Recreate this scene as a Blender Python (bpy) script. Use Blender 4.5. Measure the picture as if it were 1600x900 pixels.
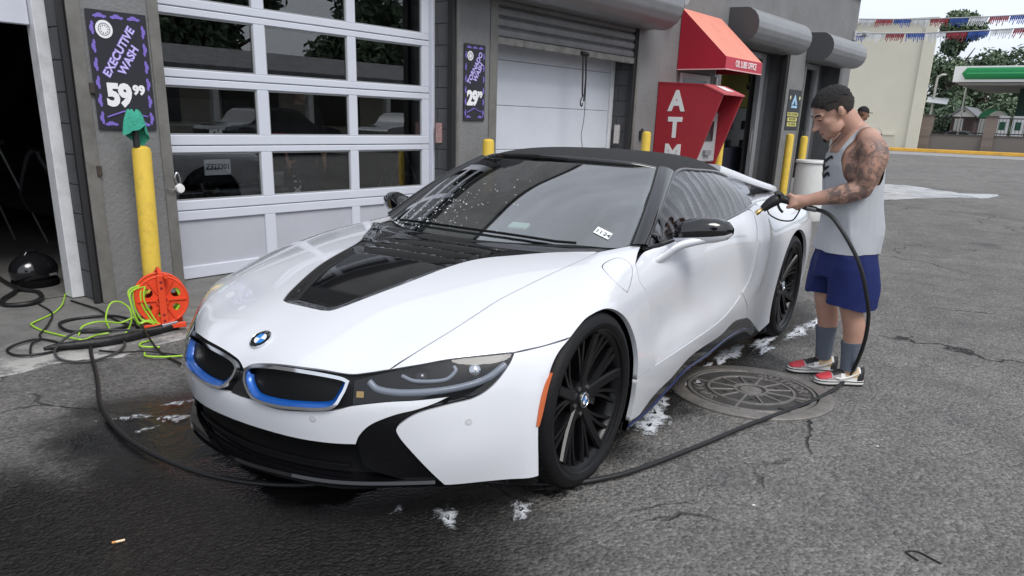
import bpy, bmesh, math, random
import numpy as np
from mathutils import Vector, Matrix
from mathutils.bvhtree import BVHTree
from mathutils.geometry import delaunay_2d_cdt

random.seed(7)
rad = math.radians
SC = bpy.context.scene
COL = SC.collection
for o in list(bpy.data.objects):
    bpy.data.objects.remove(o)

# ------------------------------------------------------------------ camera
CAM_F, CAM_PITCH, CAM_ROLL, CAM_YAW, CAM_H = 1195.0, 0.302367, 0.032879, 0.663909, 1.36891
def camera():
    f = Vector((math.cos(CAM_PITCH) * math.cos(CAM_YAW), math.cos(CAM_PITCH) * math.sin(CAM_YAW), -math.sin(CAM_PITCH)))
    r = f.cross(Vector((0, 0, 1))).normalized()
    u = r.cross(f)
    r2 = math.cos(CAM_ROLL) * r + math.sin(CAM_ROLL) * u
    u2 = -math.sin(CAM_ROLL) * r + math.cos(CAM_ROLL) * u
    cd = bpy.data.cameras.new('camera')
    co = bpy.data.objects.new('camera', cd)
    COL.objects.link(co)
    m = Matrix((( r2.x, u2.x, -f.x, 0), (r2.y, u2.y, -f.y, 0), (r2.z, u2.z, -f.z, CAM_H), (0, 0, 0, 1)))
    co.matrix_world = m
    cd.sensor_fit = 'HORIZONTAL'
    cd.sensor_width = 36.0
    cd.lens = 36.0 * CAM_F / 1600.0
    cd.shift_y = -(558.0 - 450.0) / 1600.0 * -1.0
    cd.clip_start = 0.05
    cd.clip_end = 3000
    SC.camera = co
camera()

# ------------------------------------------------------------------ world, sun, exposure (bright overcast)
SUN_EL, SUN_AZ = rad(52), rad(250)      # azimuth of the direction towards the sun, from +X
w = bpy.data.worlds.new('World')
SC.world = w
w.use_nodes = True
nt = w.node_tree
nt.nodes.clear()
sky = nt.nodes.new('ShaderNodeTexSky')
sky.sky_type = 'NISHITA'
sky.sun_disc = False
sky.sun_elevation = SUN_EL
sky.sun_rotation = math.pi / 2 - SUN_AZ
sky.air_density = 1.0
sky.dust_density = 3.0
hsv = nt.nodes.new('ShaderNodeHueSaturation')
hsv.inputs['Saturation'].default_value = 0.22
bg = nt.nodes.new('ShaderNodeBackground')
bg.inputs['Strength'].default_value = 0.15
wo = nt.nodes.new('ShaderNodeOutputWorld')
# soft cloud cover over the whole dome
tc = nt.nodes.new('ShaderNodeTexCoord')
mp = nt.nodes.new('ShaderNodeMapping')
mp.inputs['Scale'].default_value = (1.0, 1.0, 2.2)
nz = nt.nodes.new('ShaderNodeTexNoise')
nz.inputs['Scale'].default_value = 2.3
nz.inputs['Detail'].default_value = 7
nz.inputs['Roughness'].default_value = 0.55
cr = nt.nodes.new('ShaderNodeValToRGB')
cr.color_ramp.elements[0].position = 0.34
cr.color_ramp.elements[1].position = 0.66
mixc = nt.nodes.new('ShaderNodeMix')
mixc.data_type = 'RGBA'
mixc.inputs[7].default_value = (4.9, 5.3, 6.0, 1)
L = nt.links
L.new(tc.outputs['Generated'], mp.inputs['Vector'])
L.new(mp.outputs['Vector'], nz.inputs['Vector'])
L.new(nz.outputs['Fac'], cr.inputs['Fac'])
mr = nt.nodes.new('ShaderNodeMapRange')
mr.inputs['To Min'].default_value = 0.45
mr.inputs['To Max'].default_value = 0.95
L.new(cr.outputs['Color'], mr.inputs['Value'])
L.new(mr.outputs['Result'], mixc.inputs[0])
L.new(sky.outputs['Color'], hsv.inputs['Color'])
L.new(hsv.outputs['Color'], mixc.inputs[6])
L.new(mixc.outputs[2], bg.inputs['Color'])
L.new(bg.outputs['Background'], wo.inputs['Surface'])

sd = bpy.data.lights.new('sun', 'SUN')
sd.energy = 1.5
sd.angle = rad(25)
sd.color = (1.0, 0.97, 0.93)
so = bpy.data.objects.new('sun', sd)
COL.objects.link(so)
sdir = Vector((math.cos(SUN_EL) * math.cos(SUN_AZ), math.cos(SUN_EL) * math.sin(SUN_AZ), math.sin(SUN_EL)))
so.rotation_euler = sdir.to_track_quat('Z', 'Y').to_euler()
so.location = (0, 0, 30)

SC.render.engine = 'CYCLES'
SC.view_settings.view_transform = 'Standard'
SC.view_settings.look = 'None'
SC.view_settings.exposure = 0.38
SC.view_settings.gamma = 1.0
SC.view_settings.use_curve_mapping = False

# ------------------------------------------------------------------ materials
MATS = {}
def mat(name, color=(0.5, 0.5, 0.5), rough=0.5, metal=0.0, coat=0.0, spec=0.5, var=0.0, vscale=8.0, bump=0.0, bscale=60.0,
        trans=0.0, ior=1.45, emit=None, estr=0.0, alpha=1.0, rvar=0.0, dirt=0.0, dscale=2.5, dcol=(0.05, 0.05, 0.045)):
    """principled material; var = brightness mottling, bump = fine relief, dirt = irregular stains"""
    if name in MATS:
        return MATS[name]
    m = bpy.data.materials.new(name)
    m.use_nodes = True
    n = m.node_tree.nodes
    l = m.node_tree.links
    b = n['Principled BSDF']
    b.inputs['Base Color'].default_value = (*color, 1)
    b.inputs['Roughness'].default_value = rough
    b.inputs['Metallic'].default_value = metal
    b.inputs['Coat Weight'].default_value = coat
    b.inputs['Coat Roughness'].default_value = 0.03
    b.inputs['Specular IOR Level'].default_value = spec
    b.inputs['Transmission Weight'].default_value = trans
    b.inputs['IOR'].default_value = ior
    b.inputs['Alpha'].default_value = alpha
    if emit:
        b.inputs['Emission Color'].default_value = (*emit, 1)
        b.inputs['Emission Strength'].default_value = estr
    t = None
    if var or bump or rvar or dirt:
        t = n.new('ShaderNodeTexCoord')
    last = None
    if var:
        nz = n.new('ShaderNodeTexNoise')
        nz.inputs['Scale'].default_value = vscale
        nz.inputs['Detail'].default_value = 6
        nz.inputs['Roughness'].default_value = 0.65
        l.new(t.outputs['Object'], nz.inputs['Vector'])
        r = n.new('ShaderNodeMapRange')
        r.inputs['From Min'].default_value = 0.25
        r.inputs['From Max'].default_value = 0.75
        r.inputs['To Min'].default_value = 1 - var
        r.inputs['To Max'].default_value = 1 + var
        l.new(nz.outputs['Fac'], r.inputs['Value'])
        mx = n.new('ShaderNodeMix')
        mx.data_type = 'RGBA'
        mx.blend_type = 'MULTIPLY'
        mx.inputs[0].default_value = 1
        mx.inputs[6].default_value = (*color, 1)
        l.new(r.outputs['Result'], mx.inputs[7])
        last = mx.outputs[2]
        l.new(last, b.inputs['Base Color'])
    if dirt:
        nz = n.new('ShaderNodeTexNoise')
        nz.inputs['Scale'].default_value = dscale
        nz.inputs['Detail'].default_value = 9
        nz.inputs['Roughness'].default_value = 0.7
        l.new(t.outputs['Object'], nz.inputs['Vector'])
        r = n.new('ShaderNodeMapRange')
        r.inputs['From Min'].default_value = 0.52
        r.inputs['From Max'].default_value = 0.70
        r.inputs['To Max'].default_value = dirt
        l.new(nz.outputs['Fac'], r.inputs['Value'])
        mx = n.new('ShaderNodeMix')
        mx.data_type = 'RGBA'
        l.new(r.outputs['Result'], mx.inputs[0])
        if last:
            l.new(last, mx.inputs[6])
        else:
            mx.inputs[6].default_value = (*color, 1)
        mx.inputs[7].default_value = (*dcol, 1)
        l.new(mx.outputs[2], b.inputs['Base Color'])
    if rvar:
        nz = n.new('ShaderNodeTexNoise')
        nz.inputs['Scale'].default_value = vscale * 0.7
        nz.inputs['Detail'].default_value = 5
        l.new(t.outputs['Object'], nz.inputs['Vector'])
        r = n.new('ShaderNodeMapRange')
        r.inputs['To Min'].default_value = max(0.02, rough - rvar)
        r.inputs['To Max'].default_value = min(1, rough + rvar)
        l.new(nz.outputs['Fac'], r.inputs['Value'])
        l.new(r.outputs['Result'], b.inputs['Roughness'])
    if bump:
        nz = n.new('ShaderNodeTexNoise')
        nz.inputs['Scale'].default_value = bscale
        nz.inputs['Detail'].default_value = 5
        l.new(t.outputs['Object'], nz.inputs['Vector'])
        bp = n.new('ShaderNodeBump')
        bp.inputs['Strength'].default_value = bump
        bp.inputs['Distance'].default_value = 0.02
        l.new(nz.outputs['Fac'], bp.inputs['Height'])
        l.new(bp.outputs['Normal'], b.inputs['Normal'])
    MATS[name] = m
    return m

def glass_mat(name, tint=(0.8, 0.85, 0.85), rough=0.0, refl=0.0):
    """thin sheet glass: transparent with fresnel reflection (thin solid panes, so no refraction needed)"""
    if name in MATS:
        return MATS[name]
    m = bpy.data.materials.new(name)
    m.use_nodes = True
    n = m.node_tree.nodes
    l = m.node_tree.links
    n.clear()
    o = n.new('ShaderNodeOutputMaterial')
    mx = n.new('ShaderNodeMixShader')
    tr = n.new('ShaderNodeBsdfTransparent')
    tr.inputs['Color'].default_value = (*tint, 1)
    gl = n.new('ShaderNodeBsdfGlossy')
    gl.inputs['Roughness'].default_value = rough
    fr = n.new('ShaderNodeLayerWeight')
    fr.inputs['Blend'].default_value = 0.5
    pw = n.new('ShaderNodeMath')
    pw.operation = 'POWER'
    pw.inputs[1].default_value = 4.0
    l.new(fr.outputs['Facing'], pw.inputs[0])
    ad = n.new('ShaderNodeMath')
    ad.operation = 'MULTIPLY_ADD'
    ad.inputs[1].default_value = 0.92
    ad.inputs[2].default_value = 0.06 + refl
    ad.use_clamp = True
    l.new(pw.outputs['Value'], ad.inputs[0])
    l.new(ad.outputs['Value'], mx.inputs['Fac'])
    l.new(tr.outputs['BSDF'], mx.inputs[1])
    l.new(gl.outputs['BSDF'], mx.inputs[2])
    l.new(mx.outputs['Shader'], o.inputs['Surface'])
    MATS[name] = m
    return m

# ------------------------------------------------------------------ mesh helpers
def mesh_obj(name, verts, faces, material=None, parent=None, smooth=False, loc=None, rot=None):
    me = bpy.data.meshes.new(name)
    me.from_pydata([tuple(v) for v in verts], [], [tuple(f) for f in faces])
    me.update()
    return obj_from(name, me, material, parent, smooth, loc, rot)

def obj_from(name, me, material=None, parent=None, smooth=False, loc=None, rot=None):
    if material is not None:
        me.materials.append(material)
    if smooth:
        me.polygons.foreach_set('use_smooth', [True] * len(me.polygons))
    o = bpy.data.objects.new(name, me)
    COL.objects.link(o)
    if parent is not None:
        o.parent = parent
    if loc is not None:
        o.location = loc
    if rot is not None:
        o.rotation_euler = rot
    return o

def bm_obj(name, bm, material=None, parent=None, smooth=False, loc=None, rot=None, sharp=None):
    me = bpy.data.meshes.new(name)
    bm.normal_update()
    bm.to_mesh(me)
    bm.free()
    o = obj_from(name, me, material, parent, smooth, loc, rot)
    if sharp is not None:
        me.set_sharp_from_angle(angle=rad(sharp))
    return o

def empty(name, loc=(0, 0, 0), rz=0.0):
    o = bpy.data.objects.new(name, None)
    o.empty_display_size = 0.1
    COL.objects.link(o)
    o.location = loc
    o.rotation_euler = (0, 0, rz)
    return o

def tag(o, label=None, cat=None, group=None, kind=None):
    if label:
        o['label'] = label
    if cat:
        o['category'] = cat
    if group:
        o['group'] = group
    if kind:
        o['kind'] = kind
    return o

def bm_box(bm, x0, x1, y0, y1, z0, z1, bevel=0.0, seg=1):
    vs = [bm.verts.new(p) for p in ((x0, y0, z0), (x1, y0, z0), (x1, y1, z0), (x0, y1, z0), (x0, y0, z1), (x1, y0, z1), (x1, y1, z1), (x0, y1, z1))]
    fs = [bm.faces.new([vs[i] for i in q]) for q in ((0, 3, 2, 1), (4, 5, 6, 7), (0, 1, 5, 4), (1, 2, 6, 5), (2, 3, 7, 6), (3, 0, 4, 7))]
    if bevel > 0:
        es = set(e for f in fs for e in f.edges)
        bmesh.ops.bevel(bm, geom=list(es), offset=bevel, segments=seg, affect='EDGES', profile=0.5)

def box(name, x0, x1, y0, y1, z0, z1, material=None, parent=None, bevel=0.0, seg=1, loc=None, rot=None, smooth=False):
    bm = bmesh.new()
    bm_box(bm, x0, x1, y0, y1, z0, z1, bevel, seg)
    return bm_obj(name, bm, material, parent, smooth, loc, rot, sharp=40 if smooth else None)

def frames_along(pts, closed=False):
    n = len(pts)
    T = []
    for i in range(n):
        if closed:
            t = pts[(i + 1) % n] - pts[i - 1]
        else:
            t = pts[min(i + 1, n - 1)] - pts[max(i - 1, 0)]
        if t.length < 1e-9:
            t = Vector((0, 0, 1))
        T.append(t.normalized())
    up = Vector((0, 0, 1)) if abs(T[0].z) < 0.9 else Vector((1, 0, 0))
    N = (up - T[0] * up.dot(T[0])).normalized()
    out = []
    for i in range(n):
        N = (N - T[i] * N.dot(T[i]))
        if N.length < 1e-6:
            N = T[i].orthogonal()
        N.normalize()
        out.append((T[i], N.copy(), T[i].cross(N)))
    return out

def bm_tube(bm, pts, r, n=8, closed=False, cap=True):
    """sweep a circle along points; r is a number or one radius per point"""
    pts = [Vector(p) for p in pts]
    fr = frames_along(pts, closed)
    rs = r if isinstance(r, (list, tuple)) else [r] * len(pts)
    rings = []
    for p, (T, N, B), q in zip(pts, fr, rs):
        rings.append([bm.verts.new(p + (N * math.cos(a) + B * math.sin(a)) * q) for a in [2 * math.pi * k / n for k in range(n)]])
    m = len(rings)
    for i in range(m if closed else m - 1):
        a, b = rings[i], rings[(i + 1) % m]
        for k in range(n):
            bm.faces.new((a[k], a[(k + 1) % n], b[(k + 1) % n], b[k]))
    if cap and not closed:
        bm.faces.new(rings[0][::-1])
        bm.faces.new(rings[-1])

def tube(name, pts, r, material=None, parent=None, n=8, closed=False, smooth=True, loc=None, rot=None):
    bm = bmesh.new()
    bm_tube(bm, pts, r, n, closed)
    return bm_obj(name, bm, material, parent, smooth, loc, rot, sharp=50 if smooth else None)

def bm_lathe(bm, prof, n=24, axis='z', closed=False, a0=0.0, a1=2 * math.pi):
    """revolve (radius, height) pairs"""
    full = abs(a1 - a0 - 2 * math.pi) < 1e-6
    m = n if full else n + 1
    rings = []
    for k in range(m):
        a = a0 + (a1 - a0) * k / n
        c, s = math.cos(a), math.sin(a)
        ring = []
        for r, h in prof:
            p = {'z': (r * c, r * s, h), 'y': (r * c, h, r * s), 'x': (h, r * c, r * s)}[axis]
            ring.append(bm.verts.new(p))
        rings.append(ring)
    for k in range(n):
        A, B = rings[k], rings[(k + 1) % m]
        q = len(prof)
        for i in range(q if closed else q - 1):
            bm.faces.new((A[i], B[i], B[(i + 1) % q], A[(i + 1) % q]))
    bmesh.ops.remove_doubles(bm, verts=list(bm.verts), dist=1e-5)
    bmesh.ops.recalc_face_normals(bm, faces=list(bm.faces))

def lathe(name, prof, material=None, parent=None, n=24, axis='z', closed=False, smooth=True, loc=None, rot=None, sharp=40):
    bm = bmesh.new()
    bm_lathe(bm, prof, n, axis, closed)
    return bm_obj(name, bm, material, parent, smooth, loc, rot, sharp=sharp if smooth else None)

def prism(name, outline, h0, h1, plane='xy', material=None, parent=None, bevel=0.0, loc=None, rot=None, smooth=False):
    """extrude a 2D outline; plane names the outline's axes"""
    bm = bmesh.new()
    def P(a, b, h):
        return {'xy': (a, b, h), 'xz': (a, h, b), 'yz': (h, a, b)}[plane]
    lo = [bm.verts.new(P(a, b, h0)) for a, b in outline]
    hi = [bm.verts.new(P(a, b, h1)) for a, b in outline]
    n = len(outline)
    bm.faces.new(lo[::-1])
    bm.faces.new(hi)
    for i in range(n):
        bm.faces.new((lo[i], lo[(i + 1) % n], hi[(i + 1) % n], hi[i]))
    bmesh.ops.recalc_face_normals(bm, faces=list(bm.faces))
    if bevel:
        bmesh.ops.bevel(bm, geom=list(bm.edges), offset=bevel, segments=2, affect='EDGES', profile=0.5)
    return bm_obj(name, bm, material, parent, smooth, loc, rot, sharp=40 if smooth else None)

def catmull(pts, n=6, closed=False):
    """dense smooth curve through points (any dimension)"""
    P = [Vector(p) for p in pts]
    m = len(P)
    if m < 3:
        return [P[0].lerp(P[-1], k / n) for k in range(n + 1)] if m == 2 else P
    out = []
    for i in range(m if closed else m - 1):
        p0 = P[i - 1] if (i > 0 or closed) else P[0] * 2 - P[1]
        p1 = P[i]
        p2 = P[(i + 1) % m]
        p3 = P[(i + 2) % m] if (i + 2 < m or closed) else P[-1] * 2 - P[-2]
        for k in range(n):
            t = k / n
            out.append(0.5 * ((2 * p1) + (p2 - p0) * t + (2 * p0 - 5 * p1 + 4 * p2 - p3) * t * t + (3 * p1 - p0 - 3 * p2 + p3) * t ** 3))
    if not closed:
        out.append(P[-1])
    return out

def text_mesh(name, body, size, material, parent=None, depth=0.004, loc=None, rot=None, align='CENTER', bold=0.0, shear=0.0, xscale=1.0, spacing=1.0, matrix=None):
    """lettering as real thin raised geometry"""
    cu = bpy.data.curves.new(name, 'FONT')
    cu.body = body
    cu.size = size
    cu.align_x = align
    cu.align_y = 'CENTER'
    cu.extrude = depth / 2
    cu.offset = bold
    cu.shear = shear
    cu.space_character = spacing
    cu.resolution_u = 3
    ob = bpy.data.objects.new('text_source', cu)
    COL.objects.link(ob)
    dg = bpy.context.evaluated_depsgraph_get()
    me = bpy.data.meshes.new_from_object(ob.evaluated_get(dg))
    bpy.data.objects.remove(ob)
    bpy.data.curves.remove(cu)
    me.name = name
    if xscale != 1.0:
        me.transform(Matrix.Diagonal((xscale, 1, 1, 1)))
    if matrix is not None:
        me.transform(matrix)
    me.materials.clear()
    return obj_from(name, me, material, parent, False, loc, rot)

def copy_tree(o, parent=None):
    c = o.copy()
    COL.objects.link(c)
    c.parent = parent
    for ch in o.children:
        copy_tree(ch, c)
    return c

def facade_text(name, body, size, material, x, y, z, parent=None, ang=0.0, **kw):
    """lettering standing on a wall that faces -y"""
    M = Matrix.Translation((x, y, z)) @ Matrix.Rotation(rad(90), 4, 'X') @ Matrix.Rotation(ang, 4, 'Z')
    return text_mesh(name, body, size, material, parent, matrix=M, **kw)
# ================================================================== ground
def ellipse_mask(n, l, vec, cx, cy, rx, ry, rot, soft):
    mp = n.new('ShaderNodeMapping')
    mp.vector_type = 'TEXTURE'
    mp.inputs['Location'].default_value = (cx, cy, 0)
    mp.inputs['Rotation'].default_value = (0, 0, rot)
    mp.inputs['Scale'].default_value = (rx, ry, 1)
    l.new(vec, mp.inputs['Vector'])
    ln = n.new('ShaderNodeVectorMath')
    ln.operation = 'LENGTH'
    l.new(mp.outputs['Vector'], ln.inputs[0])
    r = n.new('ShaderNodeMapRange')
    r.interpolation_type = 'SMOOTHSTEP'
    r.inputs['From Min'].default_value = 1 + soft
    r.inputs['From Max'].default_value = 1 - soft
    l.new(ln.outputs['Value'], r.inputs['Value'])
    return r.outputs['Result']

def nodes_of(m):
    m.use_nodes = True
    return m.node_tree.nodes, m.node_tree.links

def math_node(n, l, op, a, b=None, clamp=False):
    k = n.new('ShaderNodeMath')
    k.operation = op
    k.use_clamp = clamp
    for i, v in enumerate((a, b)):
        if v is None:
            continue
        if isinstance(v, (int, float)):
            k.inputs[i].default_value = v
        else:
            l.new(v, k.inputs[i])
    return k.outputs['Value']

def mix_col(n, l, fac, a, b, mode='MIX'):
    k = n.new('ShaderNodeMix')
    k.data_type = 'RGBA'
    k.blend_type = mode
    if isinstance(fac, (int, float)):
        k.inputs[0].default_value = fac
    else:
        l.new(fac, k.inputs[0])
    for i, v in ((6, a), (7, b)):
        if isinstance(v, tuple):
            k.inputs[i].default_value = (*v, 1)
        else:
            l.new(v, k.inputs[i])
    return k.outputs[2]

def noise(n, l, vec, scale, detail=6, rough=.6, dist=0):
    k = n.new('ShaderNodeTexNoise')
    k.inputs['Scale'].default_value = scale
    k.inputs['Detail'].default_value = detail
    k.inputs['Roughness'].default_value = rough
    k.inputs['Distortion'].default_value = dist
    l.new(vec, k.inputs['Vector'])
    return k.outputs['Fac']

def ramp(n, l, v, a, b, lo=0.0, hi=1.0, smooth=False):
    r = n.new('ShaderNodeMapRange')
    if smooth:
        r.interpolation_type = 'SMOOTHSTEP'
    r.inputs['From Min'].default_value = a
    r.inputs['From Max'].default_value = b
    r.inputs['To Min'].default_value = lo
    r.inputs['To Max'].default_value = hi
    l.new(v, r.inputs['Value'])
    return r.outputs['Result']

WET = [(1.35, 2.25, 1.05, .95, .0, .35), (1.15, 1.85, .95, .75, .3, .45), (2.2, 2.0, 1.2, .50, -.22, .3), (3.5, 2.0, 2.2, .55, .02, .25), (1.75, 2.9, .75, .75, .4, .4), (5.3, 2.0, 1.0, .45, .05, .4), (1.30, 1.55, .95, .50, .45, .5), (.75, 2.6, .65, .60, .9, .5)]
POOL = [(1.62, 3.10, .42, .50, .5, .35), (1.80, 2.45, .45, .45, .3, .6), (3.6, 1.83, .75, .16, -.05, .5), (3.5, 2.5, 1.9, .55, .05, .3)]

def wet_nodes(n, l, pos):
    """how wet and how flooded the ground is round the washed car"""
    nv = n.new('ShaderNodeTexNoise')
    nv.inputs['Scale'].default_value = 2.2
    nv.inputs['Detail'].default_value = 6
    l.new(pos, nv.inputs['Vector'])
    off = n.new('ShaderNodeVectorMath')
    off.operation = 'MULTIPLY_ADD'
    off.inputs[1].default_value = (.8, .8, 0)
    off.inputs[2].default_value = (-.4, -.4, 0)
    l.new(nv.outputs['Color'], off.inputs[0])
    ad = n.new('ShaderNodeVectorMath')
    l.new(pos, ad.inputs[0])
    l.new(off.outputs['Vector'], ad.inputs[1])
    v = ad.outputs['Vector']
    wet = None
    for e in WET:
        k = ellipse_mask(n, l, v, *e)
        wet = k if wet is None else math_node(n, l, 'MAXIMUM', wet, k)
    pool = None
    for e in POOL:
        k = ellipse_mask(n, l, v, *e)
        pool = k if pool is None else math_node(n, l, 'MAXIMUM', pool, k)
    return wet, pool

def asphalt_material():
    m = bpy.data.materials.new('worn_asphalt')
    n, l = nodes_of(m)
    b = n['Principled BSDF']
    g = n.new('ShaderNodeNewGeometry')
    pos = g.outputs['Position']
    wet, pool = wet_nodes(n, l, pos)
    big = noise(n, l, pos, .35, 5, .6)
    mid = noise(n, l, pos, 3.0, 8, .7)
    fine = noise(n, l, pos, 95, 4, .75)
    # stone chips
    vo = n.new('ShaderNodeTexVoronoi')
    vo.inputs['Scale'].default_value = 70
    l.new(pos, vo.inputs['Vector'])
    chip = ramp(n, l, vo.outputs['Color'], .0, 1.0, .55, 1.45)
    col = mix_col(n, l, ramp(n, l, big, .3, .7), (.172, .164, .154), (.225, .214, .200))
    col = mix_col(n, l, ramp(n, l, mid, .35, .7, 0, .65), col, (.095, .095, .097))
    col = mix_col(n, l, ramp(n, l, noise(n, l, pos, .8, 4, .6, .6), .52, .66, 0, .5), col, (.09, .088, .086))
    col = mix_col(n, l, ramp(n, l, noise(n, l, pos, 14, 4, .7), .55, .75, 0, .6), col, (.29, .278, .262))
    col = mix_col(n, l, 1.0, col, chip, 'MULTIPLY')
    # scattered pale grit and dark spots
    vg = n.new('ShaderNodeTexVoronoi')
    vg.inputs['Scale'].default_value = 7
    vg.inputs['Randomness'].default_value = 1
    l.new(pos, vg.inputs['Vector'])
    col = mix_col(n, l, ramp(n, l, vg.outputs['Distance'], .035, .02), col, (.42, .41, .39))
    col = mix_col(n, l, 1.0, col, ramp(n, l, noise(n, l, pos, 45, 6, .8), .30, .70, .66, 1.34), 'MULTIPLY')
    # oil stains
    oil = ramp(n, l, noise(n, l, pos, 1.1, 3, .5), .62, .72)
    col = mix_col(n, l, math_node(n, l, 'MULTIPLY', oil, .45), col, (.05, .05, .05))
    # long cracks
    wv = n.new('ShaderNodeTexNoise')
    wv.inputs['Scale'].default_value = 1.3
    wv.inputs['Detail'].default_value = 8
    l.new(pos, wv.inputs['Vector'])
    wa = n.new('ShaderNodeVectorMath')
    wa.operation = 'MULTIPLY_ADD'
    wa.inputs[1].default_value = (.9, .9, .9)
    l.new(wv.outputs['Color'], wa.inputs[0])
    l.new(pos, wa.inputs[2])
    vc = n.new('ShaderNodeTexVoronoi')
    vc.feature = 'DISTANCE_TO_EDGE'
    vc.inputs['Scale'].default_value = .42
    l.new(wa.outputs['Vector'], vc.inputs['Vector'])
    crack = ramp(n, l, vc.outputs['Distance'], .0045, .0015)
    crack = math_node(n, l, 'MULTIPLY', crack, ramp(n, l, noise(n, l, pos, .9, 2, .5), .50, .56))
    col = mix_col(n, l, crack, col, (.025, .025, .025))
    dry = col
    wetc = mix_col(n, l, 1.0, col, (.10, .098, .098), 'MULTIPLY')
    col = mix_col(n, l, wet, dry, wetc)
    col = mix_col(n, l, pool, col, (.012, .012, .013))
    l.new(col, b.inputs['Base Color'])
    l.new(ramp(n, l, wet, 0, 1, .45, .24), b.inputs['Specular IOR Level'])
    rg = ramp(n, l, wet, 0, 1, .88, .27)
    pl = ramp(n, l, pool, .1, .95)
    k = n.new('ShaderNodeMix')
    l.new(pl, k.inputs[0])
    l.new(rg, k.inputs[2])
    k.inputs[3].default_value = .06
    l.new(k.outputs[0], b.inputs['Roughness'])
    # relief of the chippings, drowned in the pools
    h = math_node(n, l, 'ADD', math_node(n, l, 'MULTIPLY', vo.outputs['Distance'], -1.0), math_node(n, l, 'MULTIPLY', fine, .9))
    h = math_node(n, l, 'SUBTRACT', h, math_node(n, l, 'MULTIPLY', crack, 3.0))
    bp = n.new('ShaderNodeBump')
    bp.inputs['Distance'].default_value = .011
    l.new(ramp(n, l, pool, .2, .8, 1.0, .10), bp.inputs['Strength'])
    l.new(h, bp.inputs['Height'])
    wb = n.new('ShaderNodeBump')       # slow ripples of the standing water
    wb.inputs['Distance'].default_value = .02
    wb.inputs['Strength'].default_value = .22
    l.new(noise(n, l, pos, 9, 3, .5, 1.0), wb.inputs['Height'])
    l.new(wb.outputs['Normal'], bp.inputs['Normal'])
    l.new(bp.outputs['Normal'], b.inputs['Normal'])
    return m

def concrete_material(name, c0, c1, white=.0):
    m = bpy.data.materials.new(name)
    n, l = nodes_of(m)
    b = n['Principled BSDF']
    g = n.new('ShaderNodeNewGeometry')
    pos = g.outputs['Position']
    big = noise(n, l, pos, 1.2, 9, .7, .4)
    col = mix_col(n, l, ramp(n, l, big, .35, .65), c0, c1)
    col = mix_col(n, l, ramp(n, l, noise(n, l, pos, 5, 9, .75), .50, .72, 0, .7), col, (.07, .068, .064))
    if white:
        sep = n.new('ShaderNodeSeparateXYZ')
        l.new(pos, sep.inputs[0])
        near = ramp(n, l, sep.outputs['Y'], 5.1, 4.45)
        wn = ramp(n, l, noise(n, l, pos, 3.2, 9, .75), .46, .56)
        col = mix_col(n, l, math_node(n, l, 'MULTIPLY', math_node(n, l, 'MULTIPLY', near, wn), white), col, (.46, .45, .43))
    fine = noise(n, l, pos, 60, 5, .7)
    col = mix_col(n, l, 1.0, col, ramp(n, l, fine, .2, .8, .8, 1.2), 'MULTIPLY')
    l.new(col, b.inputs['Base Color'])
    b.inputs['Roughness'].default_value = .85
    bp = n.new('ShaderNodeBump')
    bp.inputs['Distance'].default_value = .008
    bp.inputs['Strength'].default_value = .5
    l.new(noise(n, l, pos, 25, 9, .75), bp.inputs['Height'])
    l.new(bp.outputs['Normal'], b.inputs['Normal'])
    return m

M_ASPHALT = asphalt_material()
ground = mesh_obj('ground', [(-300, -400, 0), (900, -400, 0), (900, 500, 0), (-300, 500, 0)], [(0, 1, 2, 3)], M_ASPHALT)
tag(ground, kind='structure')
# concrete apron in front of the workshop, with a broken front edge
rnd = random.Random(3)
edge = [(-9 + .16 * i, 4.40 + rnd.uniform(-.05, .05) + .05 * math.sin(i * .9)) for i in range(180)]
vs = [(x, y, .006) for x, y in edge] + [(x, y - .012, .001) for x, y in edge] + [(x, 6.02, .006) for x, y in edge]
k = len(edge)
fs = [(i, i + 1, 2 * k + i + 1, 2 * k + i) for i in range(k - 1)] + [(k + i, k + i + 1, i + 1, i) for i in range(k - 1)]
M_APRON = concrete_material('worn_concrete_apron', (.125, .122, .118), (.20, .195, .186), .85)
apron = mesh_obj('concrete_apron', vs, fs, M_APRON)
tag(apron, kind='structure')
M_FLOOR = concrete_material('garage_floor_concrete', (.12, .118, .112), (.17, .165, .155))
# far street: paler strip, white line, yellow kerb
street = mesh_obj('road', [(54.5, -120, .004), (61.6, -120, .004), (61.6, 160, .004), (54.5, 160, .004)], [(0, 1, 2, 3)], concrete_material('pale_road_concrete', (.26, .26, .265), (.32, .32, .32)))
tag(street, kind='structure')
ln = mesh_obj('road_line', [(54.2, -120, .008), (54.5, -120, .008), (54.5, 160, .008), (54.2, 160, .008)], [(0, 1, 2, 3)], mat('worn_white_line', (.62, .62, .62), .7, var=.2, vscale=3))
tag(ln, kind='structure')
kb = box('kerb', 61.6, 61.95, -120, 160, 0, .24, mat('yellow_kerb_paint', (.72, .40, .06), .7, var=.15, vscale=2, dirt=.4, dscale=.8), bevel=.03)
tag(kb, kind='structure')
pv = box('pavement', 61.95, 64.0, -120, 160, 0, .16, concrete_material('pavement_concrete', (.30, .295, .285), (.36, .355, .345)))
tag(pv, kind='structure')

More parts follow.
